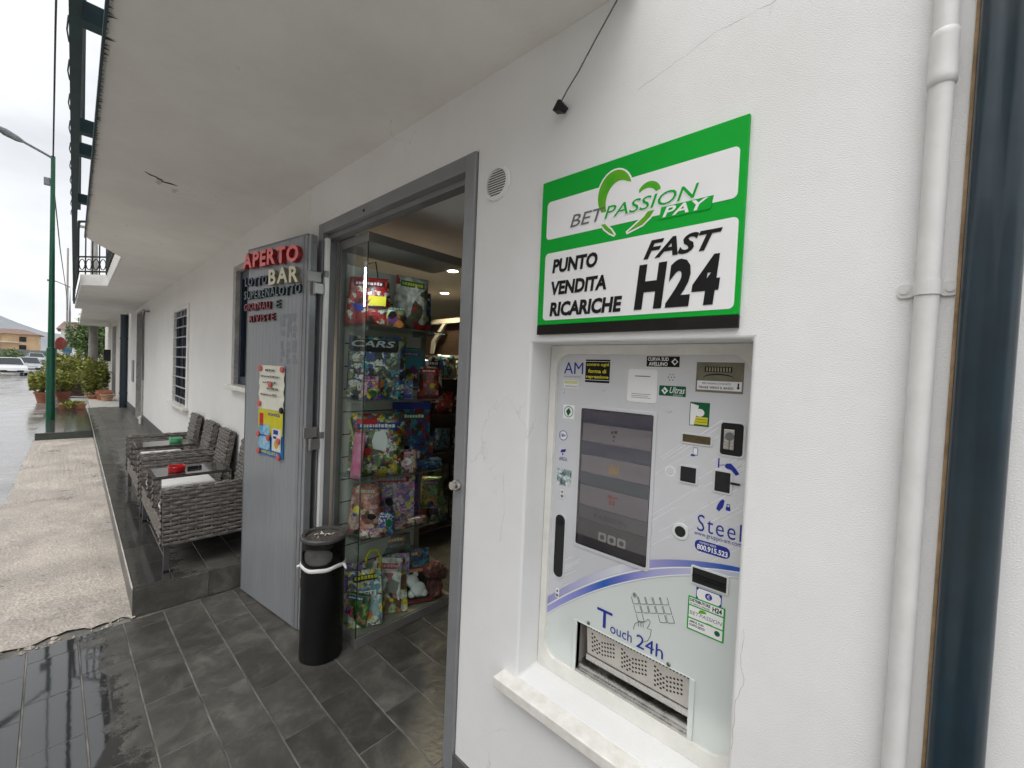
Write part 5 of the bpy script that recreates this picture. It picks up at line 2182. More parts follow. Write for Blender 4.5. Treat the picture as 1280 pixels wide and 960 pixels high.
RD, WH, BK, YL = (0.32, 0.012, 0.015), (0.62, 0.60, 0.56), (0.015, 0.014, 0.013), (0.55, 0.42, 0.03)
GN, BL, PK, PU, TQ, BR_ = (0.10, 0.22, 0.02), (0.02, 0.06, 0.25), (0.55, 0.09, 0.25), (0.10, 0.035, 0.24), (0.03, 0.24, 0.30), (0.14, 0.06, 0.025)
pr_red = printed('red_toy_print', [RD, RD, WH, RD, (0.45, 0.08, 0.03), BK, RD], 24, seed=1)
pr_red2 = printed('red_white_print', [RD, WH, RD, (0.10, 0.09, 0.05), WH], 9, seed=2)
pr_cars = printed('black_racing_print', [BK, (0.05, 0.05, 0.06), (0.22, 0.24, 0.06), BL, WH, BK, TQ], 26, seed=3)
pr_box = printed('blue_game_print', [TQ, BL, WH, (0.35, 0.1, 0.35), BL, TQ], 34, seed=4)
pr_grn = printed('green_toy_print', [GN, (0.05, 0.12, 0.015), RD, WH, GN, BL, YL, BR_, BK], 26, seed=5, coat=0.8)
pr_blu = printed('blue_red_print', [BL, RD, BL, TQ, BK, RD], 20, seed=6)
pr_pnk = printed('pink_doll_print', [PK, (0.45, 0.25, 0.30), PU, (0.55, 0.40, 0.30), BR_, WH], 28, seed=7)
pr_pur = printed('purple_magazine_print', [PU, (0.25, 0.16, 0.4), YL, PK, BL, (0.5, 0.4, 0.45)], 30, seed=8)
pr_yel = printed('yellow_magazine_print', [YL, (0.5, 0.5, 0.3), TQ, YL, WH, BL, BK], 26, seed=9)
pr_hor = printed('brown_yellow_print', [BR_, YL, (0.35, 0.16, 0.06), BR_, (0.35, 0.42, 0.2), WH], 16, seed=10)
pr_dk = printed('dark_green_print2', [(0.015, 0.05, 0.03), BK, (0.03, 0.09, 0.05), BK], 14, seed=11)
pr_fur = printed('brown_red_plush', [(0.12, 0.04, 0.04), (0.2, 0.05, 0.05), (0.06, 0.03, 0.03), (0.28, 0.12, 0.10)], 30, 0.9, seed=12, coat=0.0)
pr_bm = printed('blue_magazine_print', [BL, TQ, (0.2, 0.3, 0.4), BK, BL], 26, seed=13)
pr_gr2 = printed('green_packet_print', [(0.06, 0.2, 0.03), (0.12, 0.3, 0.05), (0.03, 0.1, 0.02), (0.45, 0.2, 0.12)], 22, seed=14)

TITLES = [m_redink, m_blueink, m_ink, m_darkgreen, pm('violet_ink', (0.16, 0.03, 0.22), 0.5), pm('orange_ink', (0.5, 0.16, 0.02), 0.5)]
MARKS = [m_whiteprint, m_yellowink, pm('pale_blue_ink', (0.3, 0.5, 0.62), 0.5), pm('pale_pink_ink', (0.62, 0.35, 0.4), 0.5)]
random.seed(41)
AZ = -38
t, M_ = packet('toy_bag', 'red printed toy bag at left on the top glass shelf', 'toy bag', -2.56, 0.215, 1.996, 0.29, 0.31, 0.10, AZ, [pr_red, m_yellowink], taper=0.18)
face_rect(t, M_, 0.10, 0.0, 0.11, 0.13, 0.19, m_yellowink, 'label_print', 0.004)
face_rect(t, M_, 0.10, 0.0, 0.11, 0.11, 0.125, m_ink, 'label_print', 0.004)
q = MB(M_)
q.tube([(0, -0.06, 0.30), (0, -0.02, 0.40), (0, 0.03, 0.42), (0, 0.05, 0.30)], 0.004, 6)
q.build('handle', m_black, t)
t, M_ = packet('toy_bag', 'shiny red and white wrapped toy bag at right on the top glass shelf', 'toy bag', -2.55, 0.50, 1.996, 0.24, 0.37, 0.09, AZ + 12, [pr_red2, m_redink], taper=0.1, roll_=-4)
t, M_ = packet('toy_bag', 'large black racing magazine bag lettered in grey on the second shelf', 'toy bag', -2.54, 0.265, 1.526, 0.37, 0.41, 0.05, AZ - 6, [pr_cars, m_ink], lean=5, puff=0.5)
face_rect(t, M_, 0.05, -0.17, 0.14, 0.305, 0.385, m_ink, 'title_band', 0.006)
face_text(t, M_, 0.05, 'CARS', -0.16, 0.12, 0.335, 0.378, m_bar, 0.02, 0.008, 0.2)
t, M_ = packet('game_box', 'small blue printed game box in front of the racing bag', 'box', -2.46, 0.375, 1.526, 0.21, 0.135, 0.03, AZ + 8, [pr_box, m_ink], lean=12, puff=0.05)
face_rect(t, M_, 0.03, -0.10, 0.10, 0.004, 0.032, m_blueink, 'title_band')
t, M_ = packet('gift_card', 'turquoise card with a dark red lettered square on the second shelf', 'card', -2.63, 0.60, 1.60, 0.17, 0.27, 0.008, AZ + 22, [pm('turquoise_card', (0.03, 0.25, 0.34), 0.5), m_ink], lean=4, puff=0.0)
face_rect(t, M_, 0.008, -0.05, 0.05, 0.03, 0.13, pm('wine_square', (0.16, 0.015, 0.05), 0.5), 'label_print')
face_text(t, M_, 0.008, 'TcH', -0.04, 0.04, 0.06, 0.10, m_whiteprint, 0.02)
t, M_ = packet('toy_bag', 'crinkled green cellophane toy bag on the third shelf', 'toy bag', -2.54, 0.29, 1.021, 0.36, 0.40, 0.11, AZ + 4, [pr_grn, m_green], taper=0.05, lean=6)
q = MB(M_)
q.plate(lambda a, b, w_: (0.056 + w_, a, b), [(-0.02, 0.17), (0.06, 0.15), (0.075, 0.22), (0.05, 0.29), (-0.01, 0.28), (-0.03, 0.22)], 0.0, 0.006)
q.build('print', m_whiteprint, t, bevel=0.004)
face_rect(t, M_, 0.11, -0.13, 0.0, 0.33, 0.365, m_redink, 'title_band', 0.003)
q = MB(M_)
q.tube([(0.03, -0.18, 0.36), (0.07, -0.12, 0.16), (0.05, -0.10, 0.02)], 0.008, 6)
q.build('stick', pm('pale_green_stick', (0.35, 0.45, 0.15), 0.4), t)
t, M_ = packet('doll_packet', 'narrow bright pink packet at the left end of the third shelf', 'packet', -2.50, 0.125, 1.021, 0.085, 0.29, 0.02, -70, [pm('pink_packet', (0.55, 0.07, 0.24), 0.3, col2=(0.6, 0.25, 0.35), scale=18), m_ink], lean=6)
t, M_ = packet('toy_bag', 'dark blue and red hooded toy bag at right on the third shelf', 'toy bag', -2.57, 0.575, 1.06, 0.27, 0.38, 0.06, AZ + 16, [pr_blu, m_blueink], header=0.05)
face_rect(t, M_, 0.06, -0.01, 0.06, 0.03, 0.08, m_whiteprint, 'price_tag', 0.004)
t, M_ = packet('toy_tray', 'blue toy packet lying at the right end of the third shelf', 'packet', -2.52, 0.66, 1.021, 0.24, 0.055, 0.14, AZ + 20, [pr_bm, m_blueink], puff=0.3)
t, M_ = packet('doll_packet', 'pale pink doll packet at left on the lowest shelf', 'packet', -2.52, 0.205, 0.641, 0.22, 0.32, 0.07, AZ - 8, [printed('peach_doll_print', [(0.5, 0.22, 0.18), (0.3, 0.1, 0.1), (0.5, 0.35, 0.3), BR_], 16, seed=20), m_ink], lean=8, taper=0.2)
t, M_ = packet('magazine', 'purple and pink children magazine on the lowest shelf', 'magazine', -2.56, 0.435, 0.641, 0.30, 0.37, 0.02, AZ + 5, [pr_pur, m_ink], lean=10, puff=0.25)
t, M_ = packet('magazine', 'narrow dark violet magazine at the right end of the lowest shelf', 'magazine', -2.60, 0.615, 0.641, 0.12, 0.33, 0.015, AZ + 20, [printed('violet_print', [PU, BL, (0.2, 0.1, 0.35)], 18, seed=22), m_ink], lean=6, puff=0.2)
for i, (x, y, c_) in enumerate(((-2.44, 0.22, 'left'), (-2.46, 0.40, 'middle'), (-2.46, 0.56, 'right'))):
    t, M_ = packet('sweet_packet', 'crinkled pink sweet packet lying at the %s of the lowest shelf front' % c_, 'packet', x, y, 0.641, 0.15, 0.05, 0.09, AZ + 10 * i, [pr_pnk, m_ink], puff=0.7)
# front row and fillers
EXTRA = (
    ('toy_bag', 'small yellow and red toy packet in front on the top shelf', -2.43, 0.33, 1.996, 0.12, 0.13, 0.05, pr_hor),
    ('toy_bag', 'blue sealed toy packet at the far end of the top shelf', -2.60, 0.66, 1.996, 0.13, 0.30, 0.06, pr_bm),
    ('toy_bag', 'purple toy packet in front at left of the second shelf', -2.43, 0.17, 1.526, 0.12, 0.15, 0.05, pr_pur),
    ('toy_bag', 'red toy packet at the far end of the second shelf', -2.50, 0.66, 1.526, 0.15, 0.22, 0.06, pr_red),
    ('toy_bag', 'pink toy packet in front at right of the third shelf', -2.43, 0.45, 1.021, 0.15, 0.16, 0.05, pr_pnk),
    ('toy_bag', 'blue packet in front at left of the lowest shelf', -2.42, 0.30, 0.641, 0.12, 0.14, 0.05, pr_box),
    ('magazine', 'orange comic leaning behind the yellow magazine', -2.52, 0.36, 0.075, 0.22, 0.33, 0.012, pr_red2),
    ('magazine', 'violet comic leaning behind the animal magazine', -2.56, 0.46, 0.075, 0.24, 0.32, 0.012, pr_pur),
)
for (nm, lb, x, y, z, w_, h_, t_h, pmt) in EXTRA:
    packet(nm, lb, 'magazine' if nm == 'magazine' else 'toy bag', x, y, z, w_, h_, t_h, AZ + random.uniform(-12, 12), [pmt, m_ink], lean=8 if nm != 'magazine' else 28, puff=0.6 if nm != 'magazine' else 0.0, taper=0.1)
# bottom of the case: magazines leaning back
t, M_ = packet('book', 'dark green hardback book leaning against the slatted back', 'book', -2.66, 0.53, 0.19, 0.27, 0.30, 0.02, AZ + 10, [pr_dk, m_ink], lean=12, puff=0.0, roll_=4)
face_text(t, M_, 0.02, 'Scoiattoli', -0.10, 0.09, 0.215, 0.245, m_bar, 0.0, 0.002, 0.2)
t, M_ = packet('magazine', 'blue illustrated magazine lying behind the yellow magazine', 'magazine', -2.58, 0.52, 0.11, 0.46, 0.30, 0.012, AZ + 8, [pr_bm, m_ink], lean=38, puff=0.0)
t, M_ = packet('magazine', 'yellow and turquoise magazine leaning at the glass corner', 'magazine', -2.425, 0.185, 0.075, 0.21, 0.34, 0.012, -30, [pr_yel, m_ink], lean=34, puff=0.0, roll_=3)
face_rect(t, M_, 0.012, -0.08, 0.07, 0.17, 0.205, m_whiteprint, 'title_band')
face_text(t, M_, 0.012, 'PUZZLE', -0.07, 0.06, 0.177, 0.198, m_ink, 0.02)
face_rect(t, M_, 0.012, -0.095, 0.085, 0.05, 0.14, pm('sky_print', (0.12, 0.30, 0.42), 0.4, col2=(0.4, 0.5, 0.5), scale=30), 'picture')
t, M_ = packet('magazine', 'brown and yellow animal picture magazine in the middle of the case floor', 'magazine', -2.44, 0.385, 0.075, 0.21, 0.27, 0.012, -28, [pr_hor, m_ink], lean=48, puff=0.0)
t, M_ = packet('toy_box', 'red framed toy box with a white plush inside on the case floor', 'box', -2.43, 0.575, 0.075, 0.23, 0.25, 0.03, -26, [pm('wine_box', (0.17, 0.012, 0.02), 0.4, var=0.2), m_ink], lean=48, puff=0.0)
face_rect(t, M_, 0.03, -0.095, 0.095, 0.02, 0.23, m_ink, 'window_print')
q = MB(M_)
random.seed(8)
for (a, b, rr) in ((-0.02, 0.15, 0.05), (0.02, 0.09, 0.055), (-0.05, 0.18, 0.025), (0.01, 0.195, 0.02), (0.055, 0.06, 0.03), (-0.03, 0.06, 0.03)):
    prof = [(rr * math.sin(math.pi * k / 6), rr * math.cos(math.pi * k / 6)) for k in range(7)]
    vs, fs = [], []
    for (r_, h_) in prof:
        for i in range(10):
            vs.append((0.02 + h_ * 0.5, a + r_ * math.cos(i * 0.628) * random.uniform(.92, 1.08), b + r_ * math.sin(i * 0.628) * random.uniform(.92, 1.08)))
    for j in range(6):
        for i in range(10):
            fs.append((j * 10 + i, j * 10 + (i + 1) % 10, (j + 1) * 10 + (i + 1) % 10, (j + 1) * 10 + i))
    q.add(vs, fs)
q.build('plush', m_whiteprint, t, smooth=True)
q = MB()
tp = thing('plush_toy', 'dark reddish plush heap at the inner end of the case floor', 'toy', (-2.44, 0.745, 0.075))
random.seed(9)
for k in range(9):
    cx, cy, cz, rr = -2.46 + random.uniform(-.07, .06), 0.745 + random.uniform(-.06, .06), 0.11 + k * 0.022, random.uniform(0.04, 0.065)
    vs, fs = [], []
    for j in range(7):
        for i in range(10):
            p_ = rr * random.uniform(0.88, 1.12)
            vs.append((cx + p_ * math.sin(math.pi * j / 6) * math.cos(i * .628), cy + p_ * math.sin(math.pi * j / 6) * math.sin(i * .628), cz + p_ * math.cos(math.pi * j / 6)))
    for j in range(6):
        for i in range(10):
            fs.append((j * 10 + i, j * 10 + (i + 1) % 10, (j + 1) * 10 + (i + 1) % 10, (j + 1) * 10 + i))
    q.add(vs, fs)
q.build('fur_body', pr_fur, tp, smooth=True)
t, M_ = packet('toy_bag', 'purple toy packet behind the bin on the case floor', 'toy bag', -2.62, 0.17, 0.075, 0.19, 0.33, 0.05, AZ, [printed('violet_toy_print', [PU, (0.12, 0.03, 0.2), (0.4, 0.35, 0.3), BK], 16, seed=23), m_ink], lean=10)
t, M_ = packet('toy_bag', 'green toy packet low at the front glass beside the bin', 'toy bag', -2.49, 0.14, 0.075, 0.17, 0.19, 0.05, -62, [pr_gr2, m_ink], lean=14)
t, M_ = packet('carry_bag', 'yellow child carry bag with looped handle on the case floor', 'bag', -2.55, 0.29, 0.075, 0.16, 0.28, 0.02, AZ, [pr_yel, m_yellowink], lean=10, puff=0.2, taper=0.2)
q = MB(M_)
q.tube([(0, -0.05, 0.27), (0, -0.045, 0.36), (0, -0.02, 0.40), (0, 0.02, 0.40), (0, 0.045, 0.36), (0, 0.05, 0.27)], 0.009, 6)
q.build('handle', m_yellowink, t, smooth=True)

# ------------------------------------------------------------------ the shop room behind
q = MB()
q.box(-7.2, 0.6, 2.052, 5.0, -0.05, -0.001)
q.build('room_floor', pm('room_floor_tile', (0.24, 0.225, 0.20), 0.4, var=0.2, scale=3), kind='structure')
q = MB()
q.box(-7.2, 0.6, 0.2445, 5.0, 2.75, 2.9)
q.build('room_ceiling', m_ceil, kind='structure')
q = MB()
q.box(-7.2, 0.6, 5.0, 5.1, 0, 2.75)
q.build('room_wall_back', m_room, kind='structure')
q = MB()
q.box(-7.3, -7.2, 0.42, 5.1, 0, 2.75)
q.build('room_wall_left', m_room, kind='structure')
q = MB()
q.box(0.6, 0.7, 0.2445, 5.1, 0, 2.75)
q.build('room_wall_right', m_room, kind='structure')
for i, (x, y, lb) in enumerate(((-3.50, 1.16, 'nearest the display case'), (-3.42, 1.59, 'beside the door frame'), (-4.5, 2.34, 'deepest in the shop'))):
    dlt = thing('ceiling_downlight', 'glowing round downlight in the shop ceiling, %s' % lb, 'light', (x, y, 2.75), 'shop downlights')
    q = MB()
    q.lathe(x, y, [(0.075, 2.749), (0.072, 2.742), (0.058, 2.741), (0.055, 2.749)], 28)
    q.build('ring', m_white, dlt, smooth=True)
    q = MB()
    q.lathe(x, y, [(0.0, 2.7445), (0.055, 2.7445)], 28)
    q.build('lamp', m_bulb, dlt)
    ld = bpy.data.lights.new('downlight', 'SPOT')
    ld.energy = 65
    ld.color = (1.0, 0.8, 0.58)
    ld.spot_size = R(120)
    ld.shadow_soft_size = 0.05
    lo = link(bpy.data.objects.new('downlight', ld))
    lo.location = (0, 0, -0.015)
    lo.parent = dlt

# dark back-bar cabinet with sloping pale struts
bc = thing('bar_cabinet', 'dark back-bar cabinet with sloping pale struts deep in the shop', 'cabinet', (-3.9, 1.95, 0))
q = MB()
q.box(-5.2, -3.65, 2.55, 2.95, 0.0, 2.45)
q.build('carcass', m_wood, bc)
q = MB()
q.box(-5.2, -3.62, 2.50, 2.55, 1.86, 1.93)
q.box(-5.2, -3.62, 2.50, 2.55, 2.37, 2.43)
q.build('rail', pm('pale_rail', (0.30, 0.27, 0.22), 0.5), bc)
for (xa, xb) in ((-4.95, -4.62), (-4.25, -3.95)):
    q = MB()
    q.plate(lambda a, b, w_: (a, 2.50 - w_, b), [(xa, 1.95), (xa + 0.06, 1.95), (xa + 0.11, 2.12), (xb, 2.36), (xb - 0.07, 2.36), (xa + 0.03, 2.13)], 0.0, 0.03)
    q.build('strut', pm('pale_strut', (0.42, 0.40, 0.36), 0.4), bc)
for z in (0.55, 1.05, 1.5):
    q = MB()
    q.box(-5.2, -3.64, 2.40, 2.5495, z, z + 0.025)
    q.build('shelf', m_wood, bc)
random.seed(14)
bcols = [pm('bottle_green', (0.02, 0.06, 0.02), 0.1), pm('bottle_amber', (0.12, 0.04, 0.01), 0.1), pm('bottle_pale', (0.25, 0.24, 0.2), 0.1)]
k = 0
SN = ['lowest', 'middle', 'upper']
ORD = ['first', 'second', 'third', 'fourth', 'fifth', 'sixth']
for si, z in enumerate((0.575, 1.075, 1.525)):
    for i in range(6):
        x = -4.95 + i * 0.2 + random.uniform(-.03, .03)
        q = MB()
        h_ = random.uniform(0.22, 0.3)
        q.lathe(x, 2.475, [(0.0, z + .001), (0.036, z + .001), (0.038, z + h_ * 0.6), (0.013, z + h_ * 0.75), (0.013, z + h_), (0.0, z + h_)], 12)
        bo = q.build('bottle', bcols[(i + si) % 3], smooth=True)
        tag(bo, 'dim bottle, %s from the left on the %s shelf of the back-bar cabinet' % (ORD[i], SN[si]), 'bottle', 'bottles on the %s cabinet shelf' % SN[si])
# rack with hanging bags just behind the case
hb = thing('wall_rack', 'low dark rack of goods on the shop side beyond the display case', 'rack', (-3.3, 1.3, 0))
q = MB()
q.box(-3.72, -3.62, 0.9, 2.3, 0.0, 1.86)
q.build('back_panel', m_wood, hb)
for z in (0.12, 0.5, 0.88, 1.26, 1.62):
    q = MB()
    q.box(-3.62, -3.34, 0.9, 2.3, z, z + 0.02)
    q.build('shelf', m_wood, hb)
random.seed(17)
cols = [pr_dk, pr_fur, pr_bm, pr_gr2, pr_red, pr_cars, pr_pnk]
RN = ['bottom', 'second', 'third', 'fourth', 'top']
for zi, z in enumerate((0.142, 0.522, 0.902, 1.282, 1.642)):
    for i in range(5):
        t, M_ = packet('goods_packet', 'dim packet, %s from the doorway on the %s shelf of the dark rack' % (ORD[i], RN[zi]), 'packet', -3.46, 1.02 + i * 0.27, z, 0.2, random.uniform(0.16, 0.26), 0.09, random.uniform(-30, 10), [random.choice(cols), m_ink], puff=0.4)
        t['group'] = 'goods on the %s rack shelf' % RN[zi]
t, M_ = packet('hanging_bag', 'white and pink hanging packet with turquoise band beyond the display case', 'bag', -2.72, 0.87, 1.47, 0.17, 0.36, 0.06, -38, [printed('white_pink_print', [WH, BK, WH, PK, TQ, BK], 12, seed=30), m_ink], taper=0.5)
t, M_ = packet('hanging_bag', 'bright green wrapped packet hanging low beyond the display case', 'bag', -2.72, 0.89, 0.62, 0.22, 0.25, 0.10, -38, [pr_gr2, m_ink], taper=0.3)
t, M_ = packet('hanging_card', 'small yellow and red card hanging beside the display case post', 'card', -2.70, 0.82, 1.0, 0.09, 0.20, 0.02, -38, [printed('yellow_red_print', [YL, RD, BL], 10, seed=31), m_ink], puff=0.2)

# ------------------------------------------------------------------ rattan double seats on the pavement
m_wick = pm('rattan_weave', (0.050, 0.040, 0.034), 0.5, col2=(0.25, 0.23, 0.21), scale=11, stretch=(1.2, 1.2, 11), detail=5)
m_wickd = pm('rattan_core', (0.03, 0.026, 0.023), 0.8)
m_cush = pm('seat_cushion', (0.62, 0.62, 0.60), 0.8, col2=(0.72, 0.72, 0.71), scale=9, bump=0.2, bscale=30)
m_cleg = pm('chair_leg_metal', (0.10, 0.10, 0.10), 0.4, 0.5, var=0.2)
m_smoke = pm('smoked_table_glass', (0.05, 0.048, 0.046), 0.08, var=0.3, scale=10, coat=0.5)


def weave(mb, O, U, V, N_, W_, H_, row=0.029, stake=0.05, amp=0.0045):
    O, U, V, N_ = Vector(O), Vector(U), Vector(V), Vector(N_)
    nr = max(1, int(round(H_ / row)))
    row = H_ / nr
    ns = max(2, int(round(W_ / stake)))
    nc = ns * 4
    for r_ in range(nr):
        vs, fs = [], []
        jr = random.uniform(-0.0025, 0.0025)
        for i in range(nc + 1):
            a = W_ * i / nc
            ph = math.pi * (i / 4 + r_) + (0.5 * math.pi)
            wv = amp * math.sin(ph)
            for (f_, dw) in ((0.06, -0.002), (0.3, 0.0022), (0.7, 0.0022), (0.94, -0.002)):
                vs.append(O + U * a + V * (row * (r_ + f_) + jr) + N_ * (wv + dw + 0.004))
        for i in range(nc):
            for k in range(3):
                fs.append((i * 4 + k, (i + 1) * 4 + k, (i + 1) * 4 + k + 1, i * 4 + k + 1))
        mb.add(vs, fs)
    for s_ in range(ns + 1):
        a = min(W_ - 0.004, max(0.004, W_ * s_ / ns))
        O2 = O + U * a
        mb.add([O2 - U * 0.005 + N_ * 0.0045, O2 + U * 0.005 + N_ * 0.0045, O2 + U * 0.005 + V * H_ + N_ * 0.0045, O2 - U * 0.005 + V * H_ + N_ * 0.0045], [(0, 1, 2, 3)])


def wbox(t, name, x0, x1, y0, y1, z0, z1, faces, M_, sh=0.0):
    """woven box: dark core plus woven skins on the listed faces; sh leans it back in +y"""
    if sh:
        Sh = Matrix.Identity(4)
        Sh[1][2] = sh
        Sh = Matrix.Translation((0, 0, z0)) @ Sh @ Matrix.Translation((0, 0, -z0))
        M_ = M_ @ Sh
    q = MB(M_)
    q.cur = 1
    q.box(x0, x1, y0, y1, z0, z1)
    q.cur = 0
    for f_ in faces:
        if f_ == '+x':
            weave(q, (x1, y0, z0), (0, 1, 0), (0, 0, 1), (1, 0, 0), y1 - y0, z1 - z0)
        if f_ == '-x':
            weave(q, (x0, y0, z0), (0, 1, 0), (0, 0, 1), (-1, 0, 0), y1 - y0, z1 - z0)
        if f_ == '-y':
            weave(q, (x0, y0, z0), (1, 0, 0), (0, 0, 1), (0, -1, 0), x1 - x0, z1 - z0)
        if f_ == '+y':
            weave(q, (x0, y1, z0), (1, 0, 0), (0, 0, 1), (0, 1, 0), x1 - x0, z1 - z0)
        if f_ == '+z':
            weave(q, (x0, y0, z1), (0, 1, 0) if (y1 - y0) > (x1 - x0) else (1, 0, 0), (1, 0, 0) if (y1 - y0) > (x1 - x0) else (0, 1, 0), (0, 0, 1), max(y1 - y0, x1 - x0), min(y1 - y0, x1 - x0), row=0.022)
    return q.build(name, [m_wick, m_wickd], t, smooth=True, kind=None)


random.seed(51)
CM = FM @ Matrix.Translation((-3.755, -0.665, 0.2))
CH = thing('rattan_seat', 'grey woven rattan double seat with red ashtray table, nearest the door leaf', 'seat', CM, 'rattan double seats by the facade')
# local frame: x runs away (negative), y from front 0 to back 0.6
LX = -1.37
wbox(CH, 'armrest', -0.055, 0.0, 0.0, 0.585, 0.195, 0.595, ('+x', '-x', '-y', '+z', '+y'), CM)
wbox(CH, 'armrest', LX, LX + 0.055, 0.0, 0.585, 0.195, 0.595, ('+x', '-x', '-y', '+z'), CM)
wbox(CH, 'front_apron', LX + 0.0555, -0.0555, 0.012, 0.05, 0.195, 0.345, ('-y',), CM)
wbox(CH, 'rear_apron', LX + 0.0555, -0.0555, 0.54, 0.58, 0.195, 0.36, ('+y',), CM)
q = MB(CM)
q.box(LX + 0.056, -0.056, 0.051, 0.539, 0.26, 0.285)
q.build('seat_base', m_wickd, CH)
for (a, b) in ((-0.485, -0.062), (LX + 0.062, LX + 0.485)):
    wbox(CH, 'backrest', a, b, 0.515, 0.555, 0.30, 0.845, ('-y', '+y', '+x', '-x', '+z'), CM, sh=0.16)
    q = MB(CM)
    q.box(a + 0.004, b - 0.004, 0.03, 0.50, 0.346, 0.405)
    cu_ = q.build('cushion', m_cush, CH, bevel=0.022, seg=4)
    smooth_by_angle(cu_, 60)
ta, tb = -0.88, -0.492
wbox(CH, 'table_post', tb - 0.045, tb, 0.006, 0.05, 0.346, 0.565, ('+x', '-y', '-x'), CM)
wbox(CH, 'table_post', ta, ta + 0.045, 0.006, 0.05, 0.346, 0.565, ('+x', '-y', '-x'), CM)
wbox(CH, 'table_post', tb - 0.045, tb, 0.48, 0.52, 0.346, 0.565, ('+x', '-y'), CM)
q = MB(CM)
q.box(ta, tb, 0.0, 0.53, 0.566, 0.578)
q.build('table_frame', m_wickd, CH, bevel=0.003)
q = MB(CM)
q.box(ta + 0.02, tb - 0.02, 0.02, 0.51, 0.5785, 0.585)
q.build('table_glass', m_smoke, CH, bevel=0.002)
for (x, y) in ((-0.0275, 0.03), (-0.0275, 0.55), (LX + 0.0275, 0.03), (LX + 0.0275, 0.55)):
    q = MB(CM)
    q.box(x - 0.016, x + 0.016, y - 0.016, y + 0.016, 0.015, 0.1945)
    lg = q.build('leg', m_cleg, CH, bevel=0.003)
    q = MB(CM)
    q.box(x - 0.0175, x + 0.0175, y - 0.0175, y + 0.0175, 0.002, 0.0148)
    q.build('foot', m_black, lg)
CM2 = FM @ Matrix.Translation((-3.755 - 1.51, -0.665, 0.2))
c2 = copy_tree(CH, CM2)
c2['label'] = 'grey woven rattan double seat with green ashtray table, farther along the facade'


def ashtray(x, y, z, col, label, name):
    m = pm(name, col, 0.3, var=0.1, coat=0.3)
    q = MB(FM)
    pf = [(0.0, z + 0.001), (0.052, z + 0.001), (0.058, z + 0.006), (0.062, z + 0.045), (0.059, z + 0.050), (0.050, z + 0.047), (0.046, z + 0.014), (0.0, z + 0.012)]
    q.lathe(x, y, pf, 32)
    o = q.build('ashtray', m, None, smooth=False)
    smooth_by_angle(o, 35)
    tag(o, label, 'ashtray')
    q = MB(FM)
    for i in range(4):
        a = R(45 + 90 * i)
        q.box(-0.006, 0.006, -0.012, 0.004, z + 0.040, z + 0.0525, Matrix.Translation((x + 0.055 * math.cos(a), y + 0.055 * math.sin(a), 0)) @ Matrix.Rotation(a + R(90), 4, 'Z'))
    q.build('notch', m, o)
    return o


ashtray(-4.40, -0.50, 0.7855, (0.42, 0.008, 0.012), 'round red ashtray on the nearer smoked table', 'red_melamine')
ashtray(-5.95, -0.30, 0.7855, (0.10, 0.42, 0.20), 'round green ashtray on the farther smoked table', 'green_melamine')
q = MB(FM)
q.box(-4.50, -4.44, -0.42, -0.32, 0.7856, 0.807)
pk = q.build('cigarette_packet', m_black, None, bevel=0.003)
tag(pk, 'dark cigarette packet beside the red ashtray', 'packet')
q = MB(FM)
q.box(-4.502, -4.438, -0.345, -0.3415, 0.787, 0.8075)
q.build('packet_flap', m_greyink, pk)

# ------------------------------------------------------------------ balcony rail seen from below
bal = thing('balcony_rail', 'dark teal steel balcony rail with grey sheets along the slab edge', 'railing', F(-3.5, -1.09, 2.95))
q = MB(FM)
q.box(-16.0, -0.6, -1.130, -1.092, 3.03, 3.13)
q.build('outer_beam', m_tealdull, bal)
q = MB(FM)
q.box(-6.1, -0.6, -1.112, -1.085, 3.95, 4.0)
q.build('top_rail', m_tealdull, bal)
for x in (-1.3, -2.38, -3.55, -3.95, -5.2):
    q = MB(FM)
    q.box(x - 0.03, x + 0.03, -1.0915, -1.028, 3.02, 3.095)
    q.build('bracket', m_tealdull, bal)
for x in (-1.3, -3.75, -5.9):
    q = MB(FM)
    q.box(x - 0.02, x + 0.02, -1.105, -1.07, 3.1305, 3.95)
    q.build('post', m_tealdull, bal)
for (a, b) in ((-3.70, -1.35), (-5.85, -3.80)):
    q = MB(FM)
    q.box(a, b, -1.098, -1.082, 3.16, 3.90)
    q.build('sheet', m_shade, bal)
q = MB(FM)
for i in range(14):
    x = -1.0 - i * 0.36
    q.tube([(x, -1.131, 3.06), (x - 0.08, -1.136, 3.045), (x - 0.2, -1.131, 3.06)], 0.003, 5)
q.build('light_string', m_greyink, bal, kind='stuff')
# ironwork round the cut-out
ir = thing('iron_balustrade', 'black wrought-iron balustrade round the balcony cut-out', 'railing', F(-9.5, -0.8, 3.1))


def rail_run(p, q_, z0, z1, nb):
    p, q_ = Vector((*p, 0)), Vector((*q_, 0))
    for z in (z0 + 0.05, z0 + 0.30, z1):
        m = MB(FM)
        m.tube([(p.x, p.y, z), (q_.x, q_.y, z)], 0.014 if z < z1 else 0.02, 6)
        m.build('rail', m_iron, ir)
    for i in range(nb + 1):
        a = p.lerp(q_, i / nb)
        m = MB(FM)
        m.tube([(a.x, a.y, z0), (a.x, a.y, z1)], 0.010, 5)
        m.build('baluster', m_iron, ir)
        if i < nb:
            b = p.lerp(q_, (i + 0.5) / nb)
            t2 = (q_ - p).normalized() * 0.055
            m = MB(FM)
            m.tube([(b.x + t2.x * math.cos(k * 0.52), b.y + t2.y * math.cos(k * 0.52), z0 + 0.17 + 0.09 * math.sin(k * 0.52)) for k in range(13)], 0.008, 4)
            m.build('scroll', m_iron, ir)


